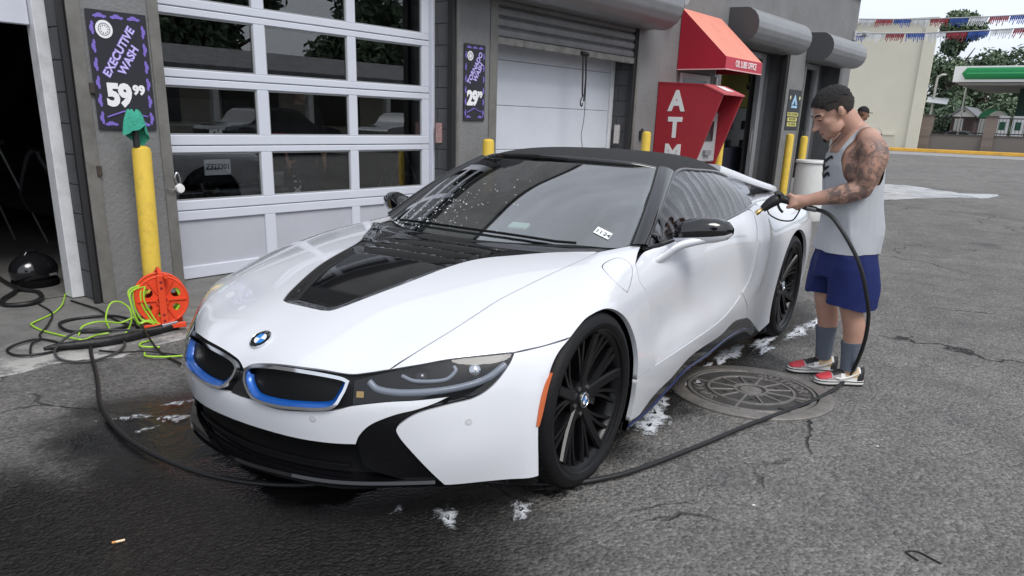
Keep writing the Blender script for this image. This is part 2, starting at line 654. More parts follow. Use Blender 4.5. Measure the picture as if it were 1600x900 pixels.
# ---- manhole cover
def manhole():
    e = empty('manhole_cover', (3.87, 1.385, .004), rad(8))
    tag(e, 'round cast iron manhole cover with raised spokes and lettering beside the car', 'manhole cover')
    iron = mat('worn_cast_iron', (.19, .178, .165), .42, metal=.35, var=.3, vscale=14, bump=.3, bscale=90, rvar=.15)
    shade_iron = mat('dark_cast_iron', (.06, .057, .055), .6, metal=.3, var=.35, vscale=10, bump=.3, bscale=90, rvar=.15)  # raised iron worn paler; lid colour darkened in place of weak relief shading
    lathe('outer_frame', [(.345, .0), (.348, .012), (.415, .012), (.425, .004), (.425, -.01)], iron, e, 64)
    lathe('lid', [(0, .006), (.338, .006), (.341, .0), (.341, -.01)], shade_iron, e, 64)
    lathe('rim_ring', [(.318, .006), (.320, .013), (.334, .013), (.337, .006)], iron, e, 64)
    lathe('inner_ring', [(.215, .006), (.217, .013), (.229, .013), (.231, .006)], iron, e, 64)
    lathe('hub_ring', [(.075, .006), (.077, .014), (.092, .014), (.094, .006)], iron, e, 40)
    lathe('hub_boss', [(0, .010), (.055, .010), (.058, .006)], iron, e, 24)
    for k in range(12):
        a = 2 * math.pi * k / 12
        r1 = .32 if k % 3 == 0 else .217
        bm = bmesh.new()
        bm_box(bm, .092, r1, -.006, .006, .004, .0125, .002)
        bm_obj('spoke', bm, iron, e, rot=(0, 0, a))
    for k in range(6):
        a = 2 * math.pi * (k + .25) / 6
        lathe('vent_hole', [(0, .0068), (.011, .0068), (.012, .006)], mat('hole_dark', (.01, .01, .01), .9), e, 12, loc=(.155 * math.cos(a), .155 * math.sin(a), 0))
    lathe('pick_hole', [(0, .0068), (.017, .0068), (.018, .006)], mat('hole_dark', (.01, .01, .01), .9), e, 14, loc=(-.20, -.20, 0))
    def arc(word, a_mid, step, name):
        for i, ch in enumerate(word):
            a = a_mid - (i - (len(word) - 1) / 2) * step
            M = Matrix.Rotation(rad(a), 4, 'Z') @ Matrix.Translation((.273, 0, .009)) @ Matrix.Rotation(rad(-90), 4, 'Z')
            text_mesh(name, ch, .075, iron, e, depth=.007, matrix=M, bold=.002)
    arc('AUTHORITY', -50, 12.5, 'raised_letter')
    arc('SAIC', 128, 14, 'raised_letter')
manhole()

# ---- soap suds on the wet ground, and a painted door reflection
def foam_material():
    m = bpy.data.materials.new('suds_and_reflection')
    n, l = nodes_of(m)
    b = n['Principled BSDF']
    g = n.new('ShaderNodeNewGeometry')
    pos = g.outputs['Position']
    a = n.new('ShaderNodeAttribute')
    a.attribute_name = 'film'
    ds = n.new('ShaderNodeTexNoise')
    ds.inputs['Scale'].default_value = 9
    ds.inputs['Detail'].default_value = 5
    l.new(pos, ds.inputs['Vector'])
    va = n.new('ShaderNodeVectorMath')
    va.operation = 'MULTIPLY_ADD'
    va.inputs[1].default_value = (.14, .14, 0)
    l.new(ds.outputs['Color'], va.inputs[0])
    l.new(pos, va.inputs[2])
    fil = noise(n, l, va.outputs['Vector'], 26, 7, .7, .6)
    vo = n.new('ShaderNodeTexVoronoi')
    vo.inputs['Scale'].default_value = 160
    l.new(pos, vo.inputs['Vector'])
    k = math_node(n, l, 'ADD', fil, math_node(n, l, 'MULTIPLY', math_node(n, l, 'SUBTRACT', a.outputs['Fac'], .5), .62))
    k = math_node(n, l, 'ADD', k, math_node(n, l, 'MULTIPLY', vo.outputs['Distance'], -.10))
    al = ramp(n, l, k, .47, .68, 0, .90)
    l.new(al, b.inputs['Alpha'])
    b.inputs['Base Color'].default_value = (.74, .77, .82, 1)
    b.inputs['Roughness'].default_value = .45
    bp = n.new('ShaderNodeBump')
    bp.inputs['Strength'].default_value = .5
    bp.inputs['Distance'].default_value = .004
    l.new(vo.outputs['Distance'], bp.inputs['Height'])
    l.new(bp.outputs['Normal'], b.inputs['Normal'])
    return m
M_FOAM = foam_material()
def suds(label, spots, seed, dens=1.0):
    """thin bubbly films: low mounds whose cover thins out towards the rim"""
    bm = bmesh.new()
    fl = bm.verts.layers.float.new('film')
    for j, (cx, cy, rx, ry, rot) in enumerate(spots):
        rx, ry = rx * 1.5, ry * 1.7
        N, K = 9, 26
        rings = []
        for i in range(N + 1):
            f = i / N
            ring = []
            for k in range(K):
                t = 2 * math.pi * k / K
                w_ = 1 + .22 * math.sin(3 * t + seed + j) + .12 * math.sin(7 * t + seed * 2)
                u, v = f * rx * w_ * math.cos(t), f * ry * w_ * math.sin(t)
                vt = bm.verts.new((cx + u * math.cos(rot) - v * math.sin(rot), cy + u * math.sin(rot) + v * math.cos(rot), .0050 + .0006 * j + .004 * (1 - f * f)))
                vt[fl] = max(0.0, 1 - f ** 1.3) * dens
                ring.append(vt)
            rings.append(ring)
        for A, B in zip(rings[1:], rings[2:]):
            for k in range(K):
                bm.faces.new((A[k], A[(k + 1) % K], B[(k + 1) % K], B[k]))
        bm.faces.new(rings[1])
        for v in rings[0]:
            bm.verts.remove(v)
    o = bm_obj('foam_and_reflection', bm, M_FOAM, smooth=True)
    tag(o, label, 'soap foam', kind='stuff')
suds('white painted reflection of the door in the puddle left of the car nose', [(1.50, 3.36, .15, .04, -.5), (1.62, 3.22, .11, .05, -.6), (1.72, 3.38, .11, .035, -.3), (1.46, 3.18, .08, .02, 0)], 5, .8)  # white patches stand in for the white door's reflection in the water
suds('soap suds running out below the sill beside the front wheel', [(3.22, 1.62, .20, .07, .5), (3.05, 1.55, .14, .06, .2), (3.38, 1.66, .12, .04, .6)], 8, 1.05)
suds('soap suds trickling over the manhole cover from under the car', [(3.68, 1.72, .12, .05, .4), (3.95, 1.74, .14, .04, .2), (3.80, 1.66, .07, .03, .3), (4.1, 1.74, .10, .03, .2)], 11, 1.1)
suds('soap suds pooled in front of the rear wheel', [(4.50, 1.76, .20, .06, .1), (4.88, 1.70, .26, .05, .05), (4.30, 1.74, .14, .035, .2), (4.70, 1.62, .14, .03, .1)], 14, 1.15)
suds('small patch of suds on wet asphalt in front of the bumper', [(1.78, 1.66, .10, .04, .9), (2.00, 1.50, .09, .04, .7), (1.70, 1.83, .05, .02, .4)], 17, .9)
suds('thin suds behind the rear wheel by the man', [(5.30, 1.62, .30, .06, .1), (5.65, 1.62, .25, .05, .1)], 19, .95)

# ---- distant soapy run-off
def runoff():
    bm = bmesh.new()
    ring = catmull([(22.54, 5.24, 0), (22.36, 4.27, 0), (21.23, 3.2, 0), (21.75, 2.5, 0), (20.23, 2.47, 0), (19.9, 2.9, 0), (19.43, 3.16, 0), (18.2, 3.7, 0), (17.46, 4.01, 0), (19.5, 4.9, 0)], 5, True)
    r = random.Random(4)
    c0 = bm.verts.new((20.6, 3.7, .004))
    vs_ = [bm.verts.new((p.x + r.uniform(-.12, .12), p.y + r.uniform(-.04, .04), .004)) for p in ring]
    for i in range(len(vs_)):
        bm.faces.new((c0, vs_[i], vs_[(i + 1) % len(vs_)]))
    bmesh.ops.recalc_face_normals(bm, faces=list(bm.faces))
    o = bm_obj('soapy_puddle', bm, mat('grey_soapy_water', (.42, .42, .43), .3, var=.5, vscale=1.6, rvar=.2))
    tag(o, 'pale soapy puddle spread on the yard past the shop corner', 'puddle', kind='stuff')
runoff()
# ---- litter
o = tube('cigarette_butt', [(0, 0, .004), (.020, .002, .004), (.026, .003, .004)], .004, mat('cigarette_paper', (.80, .62, .42), .7), n=8, loc=(.945, 2.36, .001), rot=(0, 0, -.45))
tag(o, 'cigarette butt lying on dark wet asphalt by the hose', 'cigarette')
tube('filter_tip', [(-.012, -.001, .004), (0, 0, .004)], .0041, mat('filter_orange', (.65, .30, .10), .7), o, n=8)
o = tube('rubber_band', catmull([(0, 0, .003), (.05, .02, .004), (.06, -.02, .003), (.02, -.05, .003), (-.01, -.07, .003)], 6), .003, mat('band_black', (.02, .02, .02), .6), loc=(2.62, .30, 0), rot=(0, 0, .6))
tag(o, 'black rubber strip curled on the dry asphalt', 'rubber strip')
for i, (x, y) in enumerate(((2.05, .77), (2.9, -.03), (2.62, .87), (3.55, .66))):
    rr = random.Random(40 + i)
    bm = bmesh.new()
    bmesh.ops.create_icosphere(bm, subdivisions=1, radius=.008)
    for v in bm.verts:
        v.co *= rr.uniform(.7, 1.25)
        v.co.z *= .5
    o = bm_obj('pebble', bm, mat('pale_pebble', (.62, .61, .58), .8), loc=(x, y, .005))
    tag(o, 'tiny white pebble lying on the dry asphalt', 'pebble', 'white pebbles on the asphalt')
# ================================================================== workshop building
YF, YD = 5.61, 6.0           # front of the piers, plane of the doors
M_STUCCO = mat('grey_painted_stucco', (.185, .186, .188), .85, var=.14, vscale=2.0, bump=.35, bscale=45, dirt=.35, dscale=1.6, dcol=(.11, .11, .105))
M_BLOCK = mat('dark_grey_block_paint', (.085, .088, .095), .75, var=.18, vscale=5, bump=.25, bscale=70, dirt=.3, dscale=4)
M_TRIM = mat('grey_steel_angle', (.155, .15, .14), .55, var=.25, vscale=6, dirt=.55, dscale=5, dcol=(.06, .05, .04))
M_SHUT = mat('galvanised_shutter', (.17, .17, .175), .5, metal=.25, var=.25, vscale=6, dirt=.6, dscale=3, dcol=(.04, .035, .03))
M_HOOD = mat('galvanised_hood', (.25, .254, .265), .42, metal=.35, var=.12, vscale=3)
M_DOORW = mat('white_painted_door', (.60, .625, .70), .42, var=.05, vscale=3, dirt=.12, dscale=3, dcol=(.42, .42, .43))
M_PANELW = mat('pale_grey_door_panel', (.45, .46, .51), .5, var=.06, vscale=3)
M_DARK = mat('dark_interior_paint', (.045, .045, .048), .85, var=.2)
M_MORTAR = mat('dark_mortar', (.05, .05, .053), .9)
M_GLASS_D = glass_mat('dark_door_glass', (.78, .80, .80), refl=.07)
M_YELLOW = mat('yellow_bollard_paint', (.72, .50, .07), .45, var=.1, vscale=6, dirt=.35, dscale=9, dcol=(.16, .12, .05))

bld = empty('workshop_building', (0, 0, 0))
tag(bld, 'long grey workshop building with garage bays and shop doors behind the car', 'building')
H1, H2 = 5.4, 4.15           # parapet heights of the bay part and the office part
def wallbox(name, x0, x1, z0, z1, y0=YF, y1=None, m=M_STUCCO):
    return box(name, x0, x1, y0, 6.35 if y1 is None else y1, z0, z1, m, bld)
wallbox('wall', -12, -1.6, 0, H1)
wallbox('pier', 2.40, 3.00, 0, 3.02, y1=6.20)
wallbox('pier', 6.11, 6.71, 0, 3.02, y1=6.20)
wallbox('lintel', -1.6, 9.72, 3.02, H1)
wallbox('wall', 9.72, 12.45, 0, 2.75)
wallbox('wall', 9.72, 12.45, 2.75, H2)
wallbox('lintel', 12.45, 15.44, 2.70, H2)
wallbox('pier', 15.44, 16.42, 0, H2)
wallbox('lintel', 16.42, 18.6, 2.70, H2)
wallbox('pier', 18.6, 19.36, 0, H2)
box('side_wall', 19.10, 19.34, 6.35, 16, 0, H2, M_STUCCO, bld)
box('parapet_cap', 9.74, 19.45, 5.54, 6.45, H2 + .003, H2 + .09, mat('parapet_metal', (.10, .10, .105), .5, metal=.3), bld)
box('parapet_cap', -12, 9.8, 5.54, 6.45, H1 + .003, H1 + .09, mat('parapet_metal', (.10, .10, .105), .5, metal=.3), bld)
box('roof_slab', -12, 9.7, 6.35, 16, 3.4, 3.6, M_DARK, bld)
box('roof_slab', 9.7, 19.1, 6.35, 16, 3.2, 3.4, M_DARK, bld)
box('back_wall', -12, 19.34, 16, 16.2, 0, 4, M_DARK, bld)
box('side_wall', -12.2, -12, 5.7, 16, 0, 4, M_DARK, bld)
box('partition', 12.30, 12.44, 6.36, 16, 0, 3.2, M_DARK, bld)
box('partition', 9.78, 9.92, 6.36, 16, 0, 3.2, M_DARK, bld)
fl = mesh_obj('garage_floor', [(-12, 6.02, .010), (19.1, 6.02, .010), (19.1, 16, .010), (-12, 16, .010)], [(0, 1, 2, 3)], M_FLOOR)
tag(fl, kind='structure')

# block returns beside the bays: every block a piece of its own, proud of recessed joints
def block_return(x, side, z1=3.0, y0=5.64, y1=6.0):
    sgn = -1 if side == 'left' else 1
    for i in range(int(z1 / .205)):
        z = .012 + i * .205
        cuts = [y0, y1] if i % 2 else [y0, (y0 + y1) / 2 + .05, y1]
        for a, b in zip(cuts, cuts[1:]):
            box('block', min(x, x + sgn * .006), max(x, x + sgn * .006), a + .004, b - .004, z, z + .197, M_BLOCK, bld, .003)
def return_back(x0, x1):
    box('return_wall', x0, x1, 5.63, 6.19, .0, 3.01, M_MORTAR, bld)
return_back(2.392, 2.399); block_return(2.391, 'left')
return_back(6.102, 6.109); block_return(6.101, 'left')
return_back(9.712, 9.719); block_return(9.711, 'left')
box('return_wall', 15.432, 15.439, 5.63, 6.30, 0, 2.69, M_BLOCK, bld)
box('return_wall', 18.592, 18.599, 5.63, 6.30, 0, 2.69, M_BLOCK, bld)

# steel angles on the pier edges
def angle(x0, x1, z1=3.0):
    box('steel_angle', x0, x1, YF - .012, YF - .002, 0.008, z1, M_TRIM, bld, .003)
angle(2.385, 2.475); angle(2.925, 3.006)
angle(6.10, 6.135); angle(6.615, 6.72)
angle(9.70, 9.755); angle(15.43, 15.47, 2.7); angle(16.36, 16.43, 2.7); angle(18.585, 18.63, 2.7)
box('guide_rail', 6.722, 6.77, 5.62, 5.70, .01, 2.6, M_TRIM, bld, .004)
box('guide_rail', 9.655, 9.705, 5.62, 5.70, .01, 2.6, mat('black_rail', (.02, .02, .022), .6), bld, .004)
box('guide_rail', 6.06, 6.098, 5.62, 5.70, .01, 3.0, mat('black_rail', (.02, .02, .022), .6), bld, .004)
box('guide_rail', 15.36, 15.428, 5.62, 5.72, .01, 2.68, mat('black_rail', (.02, .02, .022), .6), bld, .004)
box('guide_rail', 2.34, 2.384, 5.625, 5.66, .01, 3.0, mat('black_rail', (.02, .02, .022), .6), bld, .004)
# old brackets and a paper tag on the returns
box('wall_tag', 6.06, 6.099, 5.80, 5.86, 1.10, 1.30, mat('faded_red_tag', (.45, .28, .27), .7, var=.4, vscale=30), bld)
box('wall_tag', 9.66, 9.708, 5.80, 5.87, 1.08, 1.33, mat('pale_tag', (.55, .52, .50), .7, var=.3, vscale=30), bld)
for x, z in ((2.47, 1.44), (2.45, .90), (9.95, 1.22)):
    box('bracket', x, x + .03, YF - .03, YF - .004, z, z + .07, mat('rusty_bracket', (.05, .04, .035), .7), bld, .004)
cj = box('junction_box', 9.90, 9.98, YF - .05, YF - .003, 1.15, 1.26, mat('black_box_plastic', (.03, .03, .032), .6), bld, .006)

# ---- open bay on the left: white frame and raised door
fr = empty('bay_frame', (0, 0, 0))
tag(fr, 'white painted door frame of the dark open bay left of the signed pier', 'door frame')
box('jamb', 2.30, 2.385, 5.90, 6.02, .012, 3.0, mat('white_frame_paint', (.66, .67, .70), .5, var=.12, vscale=8, dirt=.35, dscale=6, dcol=(.33, .33, .33)), fr, .004)
rd = empty('raised_garage_door', (0, 0, 0))
tag(rd, 'white sectional garage door rolled up at the top of the open bay', 'garage door')
for i in range(2):
    bm = bmesh.new()
    bm_box(bm, -1.55, 2.295, 5.95, 6.0, 1.86 + i * .52, 1.86 + i * .52 + .515, .006)
    bm_obj('section', bm, M_DOORW, rd)

# ---- glazed sectional door
gd = empty('glazed_garage_door', (0, 0, 0))
tag(gd, 'white sectional garage door with rows of dark glass panes', 'garage door')
XS = [3.02, 3.12, 4.00, 4.11, 4.99, 5.09, 5.96, 6.06]
ZS = [(.012, .567, .115, .49), (.573, 1.077, .65, 1.025), (1.083, 1.587, 1.162, 1.53), (1.593, 2.097, 1.652, 2.045), (2.103, 2.607, 2.165, 2.55), (2.613, 3.0, 2.67, 2.96)]
for k, (z0, z1, p0, p1) in enumerate(ZS):
    bm = bmesh.new()
    bm_box(bm, 3.02, 6.06, YD - .045, YD, z0, p0, .006)
    bm_box(bm, 3.02, 6.06, YD - .045, YD, p1, z1, .006)
    for a, b in ((0, 1), (2, 3), (4, 5), (6, 7)):
        bm_box(bm, XS[a], XS[b], YD - .0435, YD, p0 - .001, p1 + .001, .004)
    sec = bm_obj('section', bm, M_DOORW, gd)
    for a, b in ((1, 2), (3, 4), (5, 6)):
        if k == 0:
            box('panel', XS[a] - .002, XS[b] + .002, YD - .022, YD - .004, p0 - .002, p1 + .002, M_PANELW, sec)
        else:
            box('pane', XS[a] - .002, XS[b] + .002, YD - .020, YD - .014, p0 - .002, p1 + .002, M_GLASS_D, sec)
            bm = bmesh.new()
            for x0, x1, za, zb in ((XS[a], XS[a] + .012, p0, p1), (XS[b] - .012, XS[b], p0, p1), (XS[a] + .012, XS[b] - .012, p0, p0 + .012), (XS[a] + .012, XS[b] - .012, p1 - .012, p1)):
                bm_box(bm, x0, x1, YD - .030, YD - .0205, za, zb)
            bm_obj('glazing_bead', bm, mat('grey_glazing_bead', (.28, .29, .30), .5), sec)
jm = box('door_jamb', 6.062, 6.10, YD - .09, YD + .05, .012, 3.01, M_DOORW, gd, .004)
# padlock on the near jamb
pl = empty('padlock', (3.03, 5.585, .80))
tag(pl, 'round steel padlock with key cord hanging on the pier edge', 'padlock')
tube('shackle', catmull([(-.018, 0, .02), (-.03, .0, .07), (-.012, 0, .105), (.004, 0, .075), (.012, 0, .02)], 5), .007, M_CHROME if 'M_CHROME' in globals() else mat('satin_chrome', (.75, .76, .78), .12, metal=1.0), pl, 8)
lathe('body', [(0, -.02), (.030, -.018), (.036, 0), (.030, .018), (0, .02)], mat('white_lock_cover', (.75, .75, .75), .35), pl, 20, axis='y', loc=(.0, 0, -.01))
tube('cord', catmull([(-.02, -.01, 0), (-.06, -.012, -.02), (-.10, -.01, -.005)], 5), .005, mat('cord_grey', (.2, .2, .2), .6), pl, 6)

# ---- white sectional door under the half-lowered roller shutter
wd = empty('white_garage_door', (0, 0, 0))
tag(wd, 'plain white sectional garage door below the roller shutter', 'garage door')
for i in range(6):
    bm = bmesh.new()
    bm_box(bm, 6.80, 9.62, YD - .03, YD + .015, .012 + i * .5, .012 + i * .5 + .496, .006)
    bm_obj('section', bm, mat('white_door_skin', (.60, .63, .69), .45, var=.06, vscale=2, bump=.04, bscale=25), wd)
box('jamb', 9.625, 9.70, YD - .06, YD + .05, .012, 3.0, mat('white_frame_paint', (.66, .67, .70), .5), wd, .004)
rs = empty('roller_shutter', (0, 0, 0))
tag(rs, 'half-lowered corrugated steel roller shutter above the plain white door', 'shutter')
prof = []
for i in range(6):
    z = 2.20 + i * .105
    bm = bmesh.new()
    pr = [(-.006, 0), (-.022, .012), (-.026, .045), (-.020, .075), (-.004, .086), (.004, .102), (.010, .098), (.008, .0)]
    A = [bm.verts.new((6.73, 5.66 + a, z + b)) for a, b in pr]
    B = [bm.verts.new((9.70, 5.66 + a, z + b)) for a, b in pr]
    for j in range(len(pr)):
        bm.faces.new((A[j], B[j], B[(j + 1) % len(pr)], A[(j + 1) % len(pr)]))
    bm.faces.new(A[::-1]); bm.faces.new(B)
    bmesh.ops.recalc_face_normals(bm, faces=list(bm.faces))
    bm_obj('slat', bm, M_SHUT, rs, True, sharp=30)
box('bottom_bar', 6.73, 9.70, 5.625, 5.685, 2.125, 2.20, mat('dirty_bottom_bar', (.20, .195, .185), .6, var=.3, vscale=5, dirt=.8, dscale=6, dcol=(.03, .025, .02)), rs, .006)
def hood_barrel(parent, x0, x1, zc, yc, r, name='hood', ribs=26, flat=False):
    """ribbed half-round casing of a rolled shutter, with flat end plates"""
    bm = bmesh.new()
    pts = []
    n = 40
    for i in range(n + 1):
        a = rad(100) + rad(190) * i / n
        rr = r * (1 + (.012 if (i // 2) % 2 else 0))
        pts.append((yc + rr * math.cos(a), zc + rr * math.sin(a)))
    pts = [(YF - .002, zc + r * 1.02)] + pts + [(YF - .002, zc - r * .98)]
    A = [bm.verts.new((x0, y, z)) for y, z in pts]
    B = [bm.verts.new((x1, y, z)) for y, z in pts]
    for i in range(len(pts) - 1):
        bm.faces.new((A[i], B[i], B[i + 1], A[i + 1]))
    bmesh.ops.recalc_face_normals(bm, faces=list(bm.faces))
    bm_obj(name, bm, M_HOOD, parent, True, sharp=18)
    for x in (x0, x1):
        prism('end_plate', pts, x - .006, x + .006, 'yz', mat('grey_end_plate', (.085, .087, .092), .5, metal=.2), parent)
hood_barrel(rs, 6.0, 9.9, 2.86, 5.38, .30)
pc = empty('pull_chain', (0, 0, 0))
tag(pc, 'black pull cord and hook dangling from the roller shutter', 'cord')
blk = mat('black_strap', (.015, .015, .016), .6)
tube('strap', catmull([(8.40, 5.62, 2.17), (8.39, 5.60, 1.9), (8.40, 5.60, 1.72), (8.41, 5.60, 1.66)], 5), .010, blk, pc, 6)
tube('strap', catmull([(8.45, 5.62, 2.17), (8.46, 5.60, 1.9), (8.45, 5.60, 1.72), (8.46, 5.61, 1.60)], 5), .010, blk, pc, 6)
tube('hook', catmull([(8.41, 5.60, 1.66), (8.38, 5.60, 1.62), (8.37, 5.60, 1.57), (8.40, 5.60, 1.54), (8.42, 5.60, 1.58)], 5), .008, blk, pc, 6)
tube('thin_cord', catmull([(8.47, 5.61, 2.17), (8.48, 5.605, 1.8), (8.47, 5.60, 1.4), (8.43, 5.60, 1.2), (8.47, 5.60, 1.0), (8.45, 5.605, .6)], 6), .004, blk, pc, 5)
tube('knot', [(8.35, 5.61, 2.16), (8.50, 5.61, 2.15)], .022, blk, pc, 8)

# ---- office doors with rolled shutters
for (x0, x1, lab, nm) in ((12.5, 15.0, 'ribbed grey shutter casing above the oil office doorway', 0), (16.3, 18.6, 'ribbed grey shutter casing above the doorway nearest the building corner', 1)):
    e = empty('shutter_casing', (0, 0, 0))
    tag(e, lab, 'shutter')
    hood_barrel(e, x0, x1, 2.90, 5.36, .26)
for (x0, x1, xf, lab, seed) in ((12.47, 15.35, 14.95, 'grey framed glass shop door beside the awning', 1), (16.45, 18.58, 18.1, 'grey framed glass shop door by the dark price poster', 2)):
    e = empty('shop_door', (0, 0, 0))
    tag(e, lab, 'door')
    mf = mat('aluminium_door_frame', (.36, .365, .38), .4, metal=.4)
    box('frame', xf, xf + .16, YD - .06, YD + .04, .012, 2.68, mf, e, .004)
    box('frame', x0, x0 + .10, YD - .06, YD + .04, .012, 2.68, mf, e, .004)
    box('header', x0 + .10, xf, YD - .06, YD + .04, 2.58, 2.68, mf, e, .004)
    box('side_panel', xf + .16, x1 + .08, YD - .02, YD + .03, .012, 2.68, M_BLOCK, e)
    if seed == 2:
        box('glass', x0 + .10, xf, YD - .01, YD, .30, 2.58, M_GLASS_D, e)
        box('kick_panel', x0 + .10, xf, YD - .02, YD + .01, .012, .30, mf, e)
    tube('handle', [(xf - .10, YD - .05, .9), (xf - .10, YD - .05, 1.3)], .012, mf, e, 8)
# things inside the oil office
ow = box('yellow_wall_sign', 15.2, 18.5, 6.90, 6.94, 1.75, 2.60, mat('dull_yellow_board', (.42, .36, .07), .7), None)
tag(ow, 'yellow board with black SDL letters inside the oil office', 'sign')
facade_text('letters', 'SDL', .46, mat('black_letters', (.01, .01, .01), .6), 17.0, 6.89, 2.27, ow, shear=.25, bold=.02)
cb = empty('tile_wall', (0, 0, 0))
tag(cb, 'pale wall with black tiles inside the oil office', 'wall')
box('plaster', 15.2, 18.6, 6.95, 7.05, .6, 1.74, mat('office_white', (.40, .40, .40), .7), cb)
for i, (x, z) in enumerate(((16.0, 1.3), (16.0, .9), (16.7, 1.3), (16.7, .9), (17.4, 1.3))):
    box('tile', x, x + .2, 6.93, 6.949, z, z + .18, mat('black_tile', (.012, .012, .012), .3), cb)
ct = box('office_counter', 14.2, 17.6, 6.40, 6.85, .012, .95, mat('dark_counter', (.03, .032, .05), .5), None, .02)
tag(ct, 'dark counter standing in the oil office doorway', 'counter')

# ---- awning with lettering
aw = empty('red_awning', (0, 0, 0))
tag(aw, 'sloping red fabric awning lettered oil lube office', 'awning')
RED = mat('red_awning_cloth', (.36, .012, .030), .65, var=.08, vscale=3, bump=.08, bscale=250)
CORAL = mat('coral_awning_cloth', (.70, .26, .19), .7, var=.08, vscale=3, bump=.08, bscale=250)  # slope cloth, a paler coral than the red cheeks
x0, x1, yf, zt, zm, zb = 10.87, 12.20, 4.86, 2.96, 2.30, 2.14
mesh_obj('slope', [(x0, YF - .01, zt), (x1, YF - .01, zt), (x1, yf, zm), (x0, yf, zm), (x0, YF - .01, zt - .02), (x1, YF - .01, zt - .02), (x1, yf + .01, zm - .02), (x0, yf + .01, zm - .02)], [(3, 2, 1, 0), (4, 5, 6, 7)], CORAL, aw)
box('valance', x0, x1, yf - .008, yf, zb, zm, mat('red_valance', (.50, .05, .08), .65), aw)
box('hem', x0 - .004, x1 + .004, yf - .012, yf + .004, zb - .014, zb - .001, mat('pink_hem', (.75, .45, .45), .6), aw)
for x in (x0, x1):
    mesh_obj('side_cheek', [(x - .004, YF - .01, zt), (x - .004, yf, zm), (x - .004, yf, zb), (x - .004, YF - .01, zb), (x + .004, YF - .01, zt - .004), (x + .004, yf + .004, zm - .004), (x + .004, yf + .004, zb), (x + .004, YF - .01, zb)], [(3, 2, 1, 0), (4, 5, 6, 7)], RED, aw)
box('bottom_rail', x0 - .006, x0 + .010, yf, YF - .01, zb - .016, zb - .002, mat('pink_hem', (.75, .45, .45), .6), aw)
facade_text('lettering', 'OIL LUBE OFFICE', .125, mat('pink_white_letters', (.80, .66, .66), .6), (x0 + x1) / 2 + .05, yf - .012, (zb + zm) / 2, aw, xscale=.82, bold=.003)

# ---- cash machine kiosk
at = empty('cash_machine_kiosk', (0, 0, 0))
tag(at, 'red cash machine kiosk lettered ATM under the awning', 'cash machine')
AR = mat('red_kiosk_laminate', (.36, .022, .035), .45, var=.06, vscale=4)
wing = [(5.60, 0.02), (5.60, 1.93), (4.90, 1.90), (4.61, 1.78), (4.86, 1.05), (5.02, .60), (5.02, .02)]
prism('side_wing', wing, 10.345, 10.385, 'yz', AR, at)
prism('side_wing', wing, 11.02, 11.06, 'yz', AR, at)
prism('top_panel', [(5.60, 1.935), (4.90, 1.905), (4.90, 1.885), (5.60, 1.915)], 10.34, 11.065, 'yz', AR, at)
prism('front_fascia', [(4.90, 1.907), (4.60, 1.785), (4.60, 1.765), (4.90, 1.887)], 10.34, 11.065, 'yz', mat('red_kiosk_top', (.50, .09, .10), .5), at)
box('notice', 10.62, 10.86, -.09, .09, 0, .004, mat('paper_white', (.75, .72, .74), .6), at, loc=(0, 4.76, 1.855), rot=(rad(22), 0, 0))
bm = bmesh.new()
bm_box(bm, 10.40, 11.01, 4.94, 5.58, .85, 1.55, .02)
bm_box(bm, 10.41, 11.00, 5.10, 5.575, .02, .849, .02)
mc = bm_obj('machine', bm, mat('machine_grey', (.36, .36, .37), .4), at)
box('screen', 10.55, 10.86, 4.925, 4.938, 1.15, 1.42, mat('dark_screen', (.02, .025, .03), .15), mc)
box('keypad', 10.60, 10.80, 4.90, 4.938, .95, 1.02, mat('keypad_grey', (.2, .2, .2), .4), mc)
WL = mat('white_letters', (.78, .78, .78), .5)
for ch, z in (('A', 1.665), ('T', 1.305), ('M', .935)):
    M = Matrix.Translation((10.343, 5.29, z)) @ Matrix.Rotation(rad(-90), 4, 'Z') @ Matrix.Rotation(rad(90), 4, 'X')
    text_mesh('letter', ch, .37, WL, at, depth=.006, matrix=M, bold=.016, xscale=.92)
wn = empty('small_window', (0, 0, 0))
tag(wn, 'small white framed window above the cash machine kiosk', 'window')
box('frame', 10.98, 11.98, YF - .03, YF - .003, 1.72, 2.10, mat('white_window_frame', (.55, .55, .56), .5), wn, .004)
box('pane', 11.06, 11.86, YF - .036, YF - .031, 1.79, 2.02, mat('dark_pane', (.015, .017, .02), .06), wn)
cd = box('conduit', 12.2, 12.24, YF - .04, YF - .003, .1, 2.1, mat('white_conduit', (.6, .6, .62), .5), None)
tag(cd, 'white conduit pipe running down the wall beside the kiosk', 'pipe')

